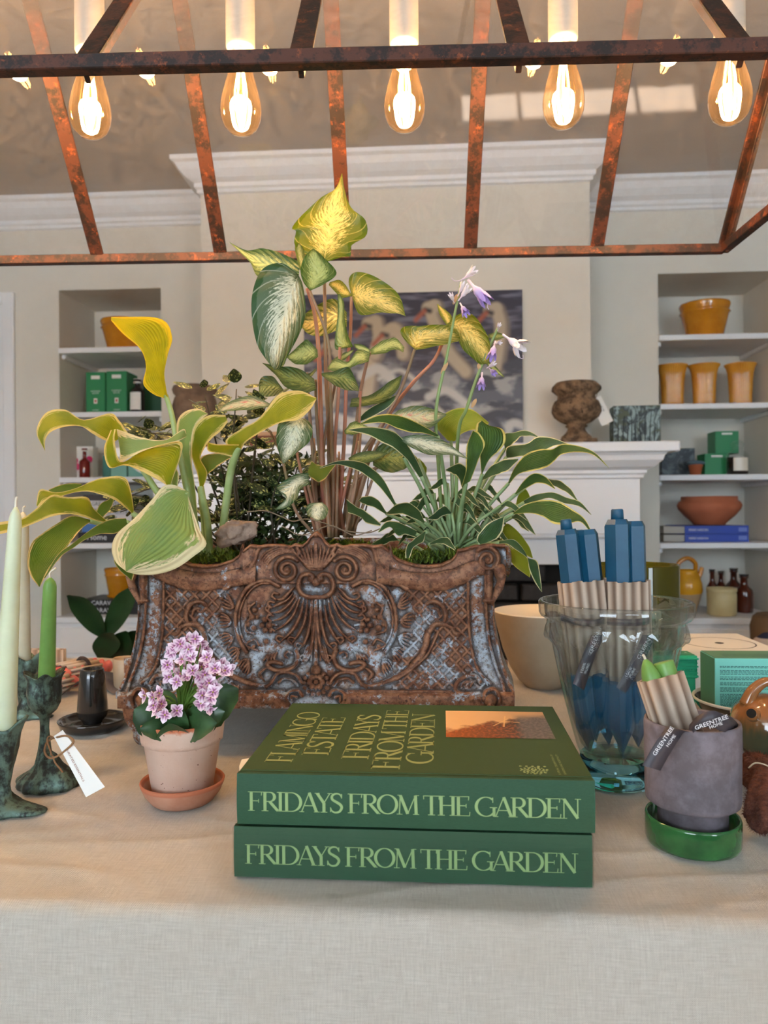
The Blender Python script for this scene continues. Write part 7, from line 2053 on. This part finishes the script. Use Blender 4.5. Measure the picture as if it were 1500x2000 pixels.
for (lb, c_, th, wd_, tc, px0, px1) in (('black book with large white title, bottom of the pile on the left alcove shelf', C(34, 32, 34), .052, 'Home', WPR, 152, 262), ('blue and terracotta covered book above the black book', C(70, 118, 178), .040, None, None, 160, 258), ('thick pale book in the middle of the pile on the left alcove shelf', C(206, 204, 204), .042, 'GARDENS', INK, 156, 262), ('pale grey book second from the top of the pile', C(186, 186, 190), .036, 'GREAT EVENTS', INK, 160, 256), ('thin pale book with tiny title high in the pile', C(214, 212, 210), .034, 'GREAT EVENTS', INK, 164, 258), ('dark covered book on top of the pile on the left alcove shelf', C(66, 58, 58), .030, None, None, 162, 250)):
    e, zz = flatbook(lb, px0, px1, 0, 0, Yb2, .24, pm('cover_%d' % int(th * 1000 + px0), c_, .5), wd_, tc, z=zz, th=th, grp=BG, hgt=.55)
zz = NB
CVB = pm('black_book_cover', C(30, 26, 26), .4)
for lb in ('black book with white capital title, lower of two under the mustard pot', 'black book with white capital title, upper of two under the mustard pot'):
    e, zz = flatbook(lb, 160, 268, 0, 0, 3.50, .22, CVB, 'CARAVAGGIO', WPR, z=zz, th=.036, grp='black books under the mustard pot', hgt=.6)
ypot('mustard glazed flower pot standing on the two black books', 233, 3.60, zz, S(30, 3.6), S(21, 3.6), S(58, 3.6))
# right alcove, third shelf
t = NT('marbled_slate'); v = t.coord('Object')
cc = t.mixc(t.sstep(t.noise(v, 14, 6, .6, 2.2), .42, .62), C(46, 56, 66), C(96, 110, 116)); b = t.bsdf(Base_Color=cc, Roughness=.5); SLATE = t.finish(b.outputs[0])
carton('slate grey marbled box behind the small terracotta pot', 1293, 1358, 876, SHR[2], 3.66, .06, SLATE, lab=False, name='marbled_box')
x = XatY(1359, 3.56); e = thing('plant_pot', 'tiny terracotta pot with a blue grey top on the third right alcove shelf', 'pot', (x, 3.56, SHR[2] + .0005))
rr_ = S(13, 3.56)
lathe('pot_body', [(0, 0), (rr_ * .72, 0), (rr_ * .96, rr_ * 1.3), (rr_, rr_ * 1.35), (rr_, rr_ * 1.7), (0, rr_ * 1.7)], pm('terracotta_plain', C(170, 92, 58), .7), e, seg=28)
A = Acc(); A.ball((0, 0, rr_ * 1.85), rr_ * 1.1, 16, 8, (1.25, 1, .4)); A.obj('succulent', pm('blue_grey_leaf', C(78, 100, 112), .6), e)
carton('green carton on the third right alcove shelf, under another green carton', 1377, 1425, 886, SHR[2], 3.60, .10, GRN, txt=False)
zt_ = atY(1400, 886, 3.60).z
carton('green carton standing on top of another green carton', 1398, 1444, 842, zt_ + .001, 3.61, .10, GRN, txt=False)
h = S(66, 3.55); r = S(20, 3.55)
e = thing('glass_bottle', 'round glass bottle of black liquid with cream label beside the green cartons', 'bottle', (XatY(1441, 3.55), 3.55, SHR[2] + .0005))
CLR = thin_glass('clear_jar_glass', (.95, .97, .97, 1))
lathe('bottle_body', [(0, 0), (r * .96, 0), (r, .003), (r, h * .55), (r * .94, h * .62), (r * .5, h * .70), (r * .45, h * .78)], CLR, e, seg=36)
lathe('liquid', [(0, .003), (r * .95, .003), (r * .96, h * .52), (0, h * .52)], DKB, e, seg=36)
lathe('stopper', [(r * .42, h * .76), (r * .5, h * .80), (r * .62, h * .9), (r * .4, h * .99), (0, h)], CLR, e, seg=24)
a = np.linspace(-2.3, -.85, 14); vs = [((r + .0008) * math.cos(t_), (r + .0008) * math.sin(t_), zz_) for zz_ in (h * .12, h * .50) for t_ in a]
mk('label', vs, [(k, k + 1, 15 + k, 14 + k) for k in range(13)], CREAM, e)
# terracotta bowl on blue books
BLB = pm('blue_book_cover', C(46, 74, 168), .4)
zz = SHR[3]
for k, lb in enumerate(('blue book lying flat, lower of two under the terracotta bowl', 'blue book lying flat, upper of two under the terracotta bowl')):
    x0 = XatY(1337, 3.50); L = XatY(1465, 3.50) - x0; h = S(15.5, 3.5)
    e = thing('book', lb, 'book', (x0, 3.50, zz + .0005), R(3), 'blue books under the terracotta bowl')
    box('cover_board', 0, L, 0, .24, 0, .003, BLB, e); box('cover_board', 0, L, 0, .24, h - .003, h, BLB, e)
    box('spine', 0, L, -.002, .002, 0, h, BLB, e, bev=.001); box('page_block', .003, L - .003, .002, .236, .003, h - .003, PAGES, e)
    # the covers lie skew: page ends show on the left
    pv_ = [(-.085, .03, .003), (.0, .004, .003), (.0, .23, .003), (-.06, .23, .003)]
    vs = pv_ + [(a_, b_2, h - .003) for a_, b_2, _ in pv_]
    mk('page_ends', vs, [(3, 2, 1, 0), (4, 5, 6, 7), (0, 1, 5, 4), (1, 2, 6, 5), (2, 3, 7, 6), (3, 0, 4, 7)], pm('grey_pages', C(176, 172, 164), .8), e, smooth=False)
    text('FARM HOUSES' if 0 else 'PIERRE HARDOIN', WPR, e, (L * .06, -.0024, h * .34), (1, 0, 0), (0, 0, 1), h * .30, width=L * .30)
    box('label', L * .84, L * .97, -.0028, -.002, h * .25, h * .75, pm('pale_blue_print', C(110, 130, 200), .6), e)
    zz += h + .001
bw_ = 3.62; x = XatY(1385, bw_)
e = thing('terracotta_bowl', 'wide terracotta bowl with upright rim standing on two blue books', 'bowl', (x, bw_, zz + .0008))
q_ = S(1, bw_)
lathe('bowl_body', [(0, 0), (q_ * 27, 0), (q_ * 30, q_ * 4), (q_ * 44, q_ * 17), (q_ * 55, q_ * 30), (q_ * 57.5, q_ * 37), (q_ * 55, q_ * 43), (q_ * 50, q_ * 47), (q_ * 50, q_ * 54), (q_ * 47, q_ * 54), (q_ * 47, q_ * 46), (q_ * 40, q_ * 20), (0, q_ * 8)], pm('terracotta_matt', C(192, 112, 78), .75, c2=C(176, 98, 66), nscale=8), e, seg=64)
# niche floor: jug, bottles, crock
t = NT('two_tone_glaze'); v = t.coord('Object'); sepo = t.node('ShaderNodeSeparateXYZ'); t.link(v, sepo.inputs[0])
f = t.sstep(t.math('ADD', sepo.outputs[2], t.math('MULTIPLY', t.noise(v, 20, 2, .5), .015)), .094, .100)
cc = t.mixc(f, C(176, 148, 112), C(222, 160, 40)); b = t.bsdf(Base_Color=cc, Roughness=t.math('SUBTRACT', .7, t.math('MULTIPLY', f, .5))); TWO = t.finish(b.outputs[0])
Yj = 3.60; q_ = S(1, Yj); e = thing('ceramic_jug', 'mustard and bare clay jug with a loop handle at the bottom of the right alcove', 'jug', (XatY(1342, Yj), Yj, NB + .0005))
lathe('jug_body', [(0, 0), (q_ * 14, 0), (q_ * 16, q_ * 4), (q_ * 22, q_ * 24), (q_ * 27, q_ * 42), (q_ * 26, q_ * 56), (q_ * 21, q_ * 70), (q_ * 18, q_ * 76), (q_ * 19, q_ * 81), (q_ * 16, q_ * 81), (q_ * 15, q_ * 74), (0, q_ * 70)], TWO, e, seg=44)
tube('handle', [(-q_ * 18, 0, q_ * 78), (-q_ * 16, 0, q_ * 94), (0, 0, q_ * 103), (q_ * 14, 0, q_ * 94), (q_ * 15, 0, q_ * 78)], q_ * 4.2, MUST, e, seg=12, n=24)
tube('spout', [(q_ * 20, 0, q_ * 66), (q_ * 25, 0, q_ * 78), (q_ * 27, 0, q_ * 86)], [q_ * 5, q_ * 3.4], MUST, e, seg=12, n=8)
for lb, px, py0, Y, rp in (('amber apothecary bottle behind the cream crock, farthest left', 1390, 1112, 3.66, 10), ('amber apothecary bottle behind the cream crock, second from the jug', 1407, 1116, 3.77, 10), ('amber apothecary bottle half hidden behind the cream crock, tallest of the four', 1432, 1110, 3.72, 14), ('amber apothecary bottle standing clear of the cream crock', 1452, 1122, 3.60, 16)):
    h = atY(px, py0, Y).z - NB; r = S(rp, Y)
    e = thing('apothecary_bottle', lb, 'bottle', (XatY(px, Y), Y, NB + .0005), 0, 'amber apothecary bottles beside the cream crock')
    lathe('bottle_body', [(0, 0), (r * .95, 0), (r, .005), (r, h * .52), (r * .92, h * .60), (r * .5, h * .69), (r * .40, h * .74), (r * .40, h * .90), (r * .55, h * .92), (r * .55, h * .94), (0, h * .94)], AMB, e, seg=32)
    lathe('stopper', [(r * .3, h * .94), (r * .50, h * .955), (r * .58, h), (0, h)], DKB, e, seg=24)
Yk = 3.50; q_ = S(1, Yk); e = thing('stoneware_crock', 'cream stoneware crock in front of the amber bottles', 'crock', (XatY(1408.5, Yk), Yk, NB + .0005))
lathe('crock_body', [(0, 0), (q_ * 24, 0), (q_ * 26, q_ * 3), (q_ * 26.5, q_ * 40), (q_ * 25, q_ * 44), (q_ * 27, q_ * 46), (q_ * 27, q_ * 52), (q_ * 24, q_ * 52), (q_ * 24, q_ * 10), (0, q_ * 8)], pm('cream_stoneware', C(214, 196, 146), .4, c2=C(200, 180, 130), nscale=10), e, seg=48)
# basket and striped cloth at the far right
t = NT('basket_weave'); v = t.coord('Object'); wv_ = t.node('ShaderNodeTexWave'); wv_.bands_direction = 'Z'; wv_.inputs['Scale'].default_value = 60; wv_.inputs['Distortion'].default_value = 3; t.link(v, wv_.inputs['Vector'])
cc = t.mixc(wv_.outputs['Fac'], C(84, 62, 42), C(132, 104, 74)); b = t.bsdf(Base_Color=cc, Roughness=.85); BSK = t.finish(b.outputs[0])
Yq = 3.10; q_ = S(1, Yq)
e = thing('wicker_basket', 'brown wicker basket at the far right edge beside the alcove', 'basket', (XatY(1512, Yq), Yq, .55))
lathe('basket_body', [(0, 0), (q_ * 36, 0), (q_ * 40, q_ * 30), (q_ * 42, q_ * 106), (q_ * 38, q_ * 124), (q_ * 30, q_ * 130), (q_ * 28, q_ * 120), (0, q_ * 100)], BSK, e, seg=40, fn=lambda r, z, a: (r + .003 * math.cos(a * 20) * math.sin(z * 200), z))
sid = thing('side_table', 'low wooden side table under the basket and striped cloth', 'table', (XatY(1530, Yq), Yq - .1, 0))
box('tabletop', -.18, .25, -.28, .28, .51, .5495, PINE, sid)
for sx in (-.15, .22):
    for sy in (-.25, .25): box('leg', sx - .02, sx + .02, sy - .02, sy + .02, 0, .51, PINE, sid)
t = NT('striped_cloth'); v = t.coord('Object'); sepo = t.node('ShaderNodeSeparateXYZ'); t.link(v, sepo.inputs[0])
f = t.sstep(t.math('SINE', t.math('MULTIPLY', sepo.outputs[2], 2 * math.pi / .085)), -.1, .1); cc = t.mixc(f, C(30, 36, 62), C(206, 186, 168)); b = t.bsdf(Base_Color=cc, Roughness=.9); STR = t.finish(b.outputs[0])
Yr = 2.88; q_ = S(1, Yr); x = XatY(1522, Yr)
bm = bmesh.new(); bmesh.ops.create_icosphere(bm, subdivisions=5, radius=1)
for q in bm.verts:
    s_ = 1 + .06 * noise.noise(q.co * 2.2); sg = lambda a_: (abs(a_) ** .5) * (1 if a_ > 0 else -1)
    q.co = Vector((sg(q.co.x) * .088 * s_, sg(q.co.y) * .04 * s_, sg(q.co.z) * .115 * s_ + .12))
o = bm_obj('striped_cushion', bm, STR, smooth=True); o.location = (x, Yr + .02, .5505); tag(o, 'navy and beige striped cushion in front of the wicker basket', 'cushion')

# ---- mantel
YM = 2.985
t = NT('weathered_urn'); v = t.coord('Object')
n1 = t.noise(v, 26, 6, .7); cc = t.mixc(t.sstep(n1, .38, .62), C(84, 66, 50), C(148, 120, 92)); cc = t.mixc(t.sstep(t.noise(v, 90, 4, .7), .58, .68), cc, C(60, 46, 36))
b = t.bsdf(Base_Color=cc, Roughness=.85); t.link(t.bump(t.noise(v, 110, 5, .7), .7, .004), b.inputs['Normal']); URN = t.finish(b.outputs[0])
q_ = S(1, YM)
def urnfn(r, z, a):
    if z > q_ * 98 and r > q_ * 38: return r + .0022 * math.cos(a * 22), z
    if q_ * 72 < z < q_ * 84: return r + .0016 * math.cos(a * 30), z
    return r, z
e = thing('stone_urn', 'weathered brown urn with a paper tag near the end of the mantelshelf', 'urn', (XatY(1127, YM), YM, mz1 + .0005))
bm = bmesh.new(); add_box(bm, -q_ * 33, q_ * 33, -q_ * 33, q_ * 33, 0, q_ * 9, .004)
bm_obj('plinth', bm, URN, e)
lathe('urn_body', [(0, q_ * 9), (q_ * 29, q_ * 9), (q_ * 29, q_ * 14), (q_ * 22, q_ * 20), (q_ * 17, q_ * 27), (q_ * 16, q_ * 31), (q_ * 21, q_ * 34), (q_ * 18, q_ * 38), (q_ * 30, q_ * 43), (q_ * 42, q_ * 52), (q_ * 47, q_ * 62), (q_ * 46, q_ * 72), (q_ * 41, q_ * 82), (q_ * 36, q_ * 86), (q_ * 35, q_ * 94), (q_ * 40, q_ * 98), (q_ * 46, q_ * 104), (q_ * 45, q_ * 110), (q_ * 38, q_ * 118), (q_ * 33, q_ * 118), (q_ * 31, q_ * 100), (0, q_ * 90)], URN, e, seg=88, fn=urnfn)
tg2_ = thing('paper_tag', 'white paper tag with handwriting hanging from the urn', 'tag', P(1175, 805, 2.93))
cdp = [P(1153, 783, 2.93), P(1173, 772, 2.93), P(1198, 822, 2.92), P(1175, 833, 2.92)]
quad_card('card', cdp, WHITE, tg2_, .0008)
tube('string', [P(1168, 758, 2.95), P(1166, 770, 2.93), P(1163, 779, 2.925)], .0012, TWINE, tg2_, seg=5, world=True, n=8)
ax_ = (cdp[2] - cdp[1]).normalized(); ay_ = (cdp[1] - cdp[0]).normalized()
for q, wd_ in enumerate(('Urn', '$ 195')): text(wd_, INK, tg2_, cdp[0] + ax_ * .04 + ay_ * (.008 + .018 * q) - Vector(FW) * .002, ax_, ay_, .007, name='handwriting', world=True)
# marbled picture box
t = NT('painted_forest'); v = t.coord('Object')
n1 = t.noise(t.coord('Object', (1, 1, .6)), 22, 5, .6, 2.5); cc = t.mixc(t.sstep(n1, .42, .58), C(34, 48, 52), C(136, 158, 158)); cc = t.mixc(t.sstep(t.noise(v, 16, 3, .5, 1), .5, .62), cc, C(66, 76, 50))
b = t.bsdf(Base_Color=cc, Roughness=.5); FORE = t.finish(b.outputs[0])
x0, x1 = XatY(1200, YM), XatY(1291, YM)
e = thing('picture_box', 'box painted with dark trees standing at the right end of the mantelshelf', 'box', ((x0 + x1) / 2, YM, mz1 + .0005), R(-3))
w = (x1 - x0) / 2; hh_ = atY(1245, 792, YM).z - mz1
box('box_body', -w, w, 0, .085, 0, hh_, FORE, e, bev=.001)
A = Acc()
for k in range(9):
    xx_ = -w * .8 + k * w * .19; A.tube([(xx_, -.0006, .004), (xx_ + .004 * math.sin(k), -.0006, hh_ * .5), (xx_ + .008 * math.sin(k * 2), -.0006, hh_ * (.7 + .2 * math.sin(k * 3)))], [.0025, .0012], 5, n=8, flat=.2)
A.obj('tree_print', pm('dark_trunk_print', C(24, 34, 36), .6), e)
# left urn
e = thing('stone_urn', 'squat greyish brown pot with a thick rim at the left end of the mantelshelf', 'urn', (XatY(382, YM), YM, mz1 + .0005))
lathe('urn_body', [(0, 0), (q_ * 24, 0), (q_ * 26, q_ * 6), (q_ * 34, q_ * 30), (q_ * 41, q_ * 60), (q_ * 44, q_ * 85), (q_ * 40, q_ * 100), (q_ * 37, q_ * 104), (q_ * 42, q_ * 109), (q_ * 44, q_ * 116), (q_ * 41, q_ * 123), (q_ * 34, q_ * 125), (q_ * 32, q_ * 118), (q_ * 30, q_ * 60), (0, q_ * 40)], pm('grey_brown_clay', C(128, 106, 88), .85, c2=C(96, 78, 64), nscale=22, bump=.6, bscale=80, bdist=.004), e, seg=60, fn=lambda r, z, a: (r * (1 + .015 * math.sin(a * 5 + z * 30)), z))
# red brown box on the mantel behind the plants
e = thing('wooden_box', 'small red brown wooden box on the mantelshelf behind the caladium stems', 'box', (XatY(515, YM), YM, mz1 + .0005))
box('box_body', -.07, .07, 0, .09, 0, .05, pm('red_brown_wood', C(120, 62, 44), .6), e, bev=.002)
box('box_lid', -.074, .074, -.004, .094, .05, .066, pm('tan_wood', C(196, 150, 110), .6), e, bev=.002)
# ---- painting of swans
YPt = 3.085
px0, px1 = XatY(596, YPt), XatY(1023, YPt); pz1 = atY(1000, 566, YPt).z; pz0 = mz1 + .001
def swans(U, V_):
    X = 430 + U * 945; Y_ = 1200 - V_ * 660
    n = fbm(U * 1.4, V_ * 3.2, 4, 5, 1); n2 = fbm(U * 1.4, V_ * 1.2, 6, 4, 5); n3 = fbm(U * 1.2, V_ * 4, 5, 3, 9)
    k = np.clip(n3 * 1.6 + .12, 0, 1)[..., None]
    col = lc(40, 38, 58) * (1 - k) + lc(104, 106, 126) * k
    low = np.clip((Y_ - 830 + 60 * n2) / 90, 0, 1)[..., None]
    body = np.clip(n2 * 2.2 + .45, 0, 1)[..., None]
    bcol = lc(84, 90, 104) * (1 - body) + lc(156, 158, 160) * body
    bk = np.clip(n * 3 - .2, 0, 1)[..., None]; bcol = bcol * (1 - bk) + lc(52, 56, 70) * bk
    col = col * (1 - low) + bcol * low
    def stroke(pts, w, c_, soft=16):
        nonlocal col
        p = catmull(pts, 26); d = np.full(X.shape, 1e9)
        for i in range(len(p) - 1):
            a = p[i]; e_ = p[i + 1] - a; tt = np.clip(((X - a[0]) * e_[0] + (Y_ - a[1]) * e_[1]) / (e_ @ e_ + 1e-9), 0, 1)
            d = np.minimum(d, np.hypot(X - a[0] - tt * e_[0], Y_ - a[1] - tt * e_[1]))
        m_ = np.clip((w - d) / soft + .5, 0, 1)[..., None]; col = col * (1 - m_) + c_ * m_
    cre, shd = lc(178, 164, 142), lc(122, 112, 104)
    for ax, ay, neck in ((815, 690, [(690, 1040), (712, 930), (724, 830), (770, 730), (820, 690), (850, 730), (860, 800)]), (1000, 600, [(1130, 880), (1060, 800), (1010, 700), (985, 630), (1000, 600)]), (1262, 620, [(1260, 860), (1275, 760), (1280, 680), (1262, 620)]), (740, 660, [(740, 800), (756, 720), (745, 660)]), (560, 760, [(540, 1000), (560, 900), (590, 820), (560, 760)])):
        stroke([(a + 12, b_2 + 4) for a, b_2 in neck], 30, shd); stroke(neck, 24, cre)
    for (hx_, hy_) in ((800, 705), (985, 605), (1250, 620), (725, 665), (548, 765)):
        stroke([(hx_ - 14, hy_ + 2), (hx_ + 12, hy_ - 4)], 26, cre); stroke([(hx_ - 26, hy_ + 10), (hx_ - 6, hy_ + 16)], 10, lc(30, 28, 36)); stroke([(hx_ - 30, hy_ + 16), (hx_ - 66, hy_ + 52)], 9, lc(160, 84, 58))
    for k in range(16):
        r_ = random.Random(k); x_, y_ = r_.uniform(480, 1340), r_.uniform(860, 1150)
        stroke([(x_, y_), (x_ + r_.uniform(40, 110), y_ + r_.uniform(-40, 30)), (x_ + r_.uniform(120, 190), y_ + r_.uniform(-20, 60))], r_.uniform(8, 22), lc(186, 186, 184) if k % 3 else lc(50, 54, 70))
    return np.clip(col, 0, 1)
e = thing('painting', 'large unframed painting of swans on dark water leaning above the mantelshelf', 'painting', ((px0 + px1) / 2, YPt, pz0))
w = (px1 - px0) / 2; hh_ = pz1 - pz0
box('canvas', -w, w, .001, .026, 0, hh_, WHITE, e)
nx_, nz_ = 260, 190
U, V_ = np.meshgrid(np.linspace(0, 1, nx_), np.linspace(0, 1, nz_)); colr = swans(U, V_)
vs = np.stack([-w + U * 2 * w, np.zeros_like(U), V_ * hh_], -1).reshape(-1, 3); id_ = np.arange(nx_ * nz_).reshape(nz_, nx_)
mk('paint_layer', vs, np.stack([id_[:-1, :-1], id_[:-1, 1:], id_[1:, 1:], id_[1:, :-1]], -1).reshape(-1, 4), PAINT, e, colattr=np.concatenate([colr.reshape(-1, 3), np.ones((nx_ * nz_, 1))], 1))
o = text('Swans, oil on canvas', pm('grey_print', C(150, 140, 150), .7), None, (XatY(1030, YC), YC - .001, atY(1040, 800, YC).z), (1, 0, 0), (0, 0, 1), .006, width=.05, name='wall_caption') if False else None
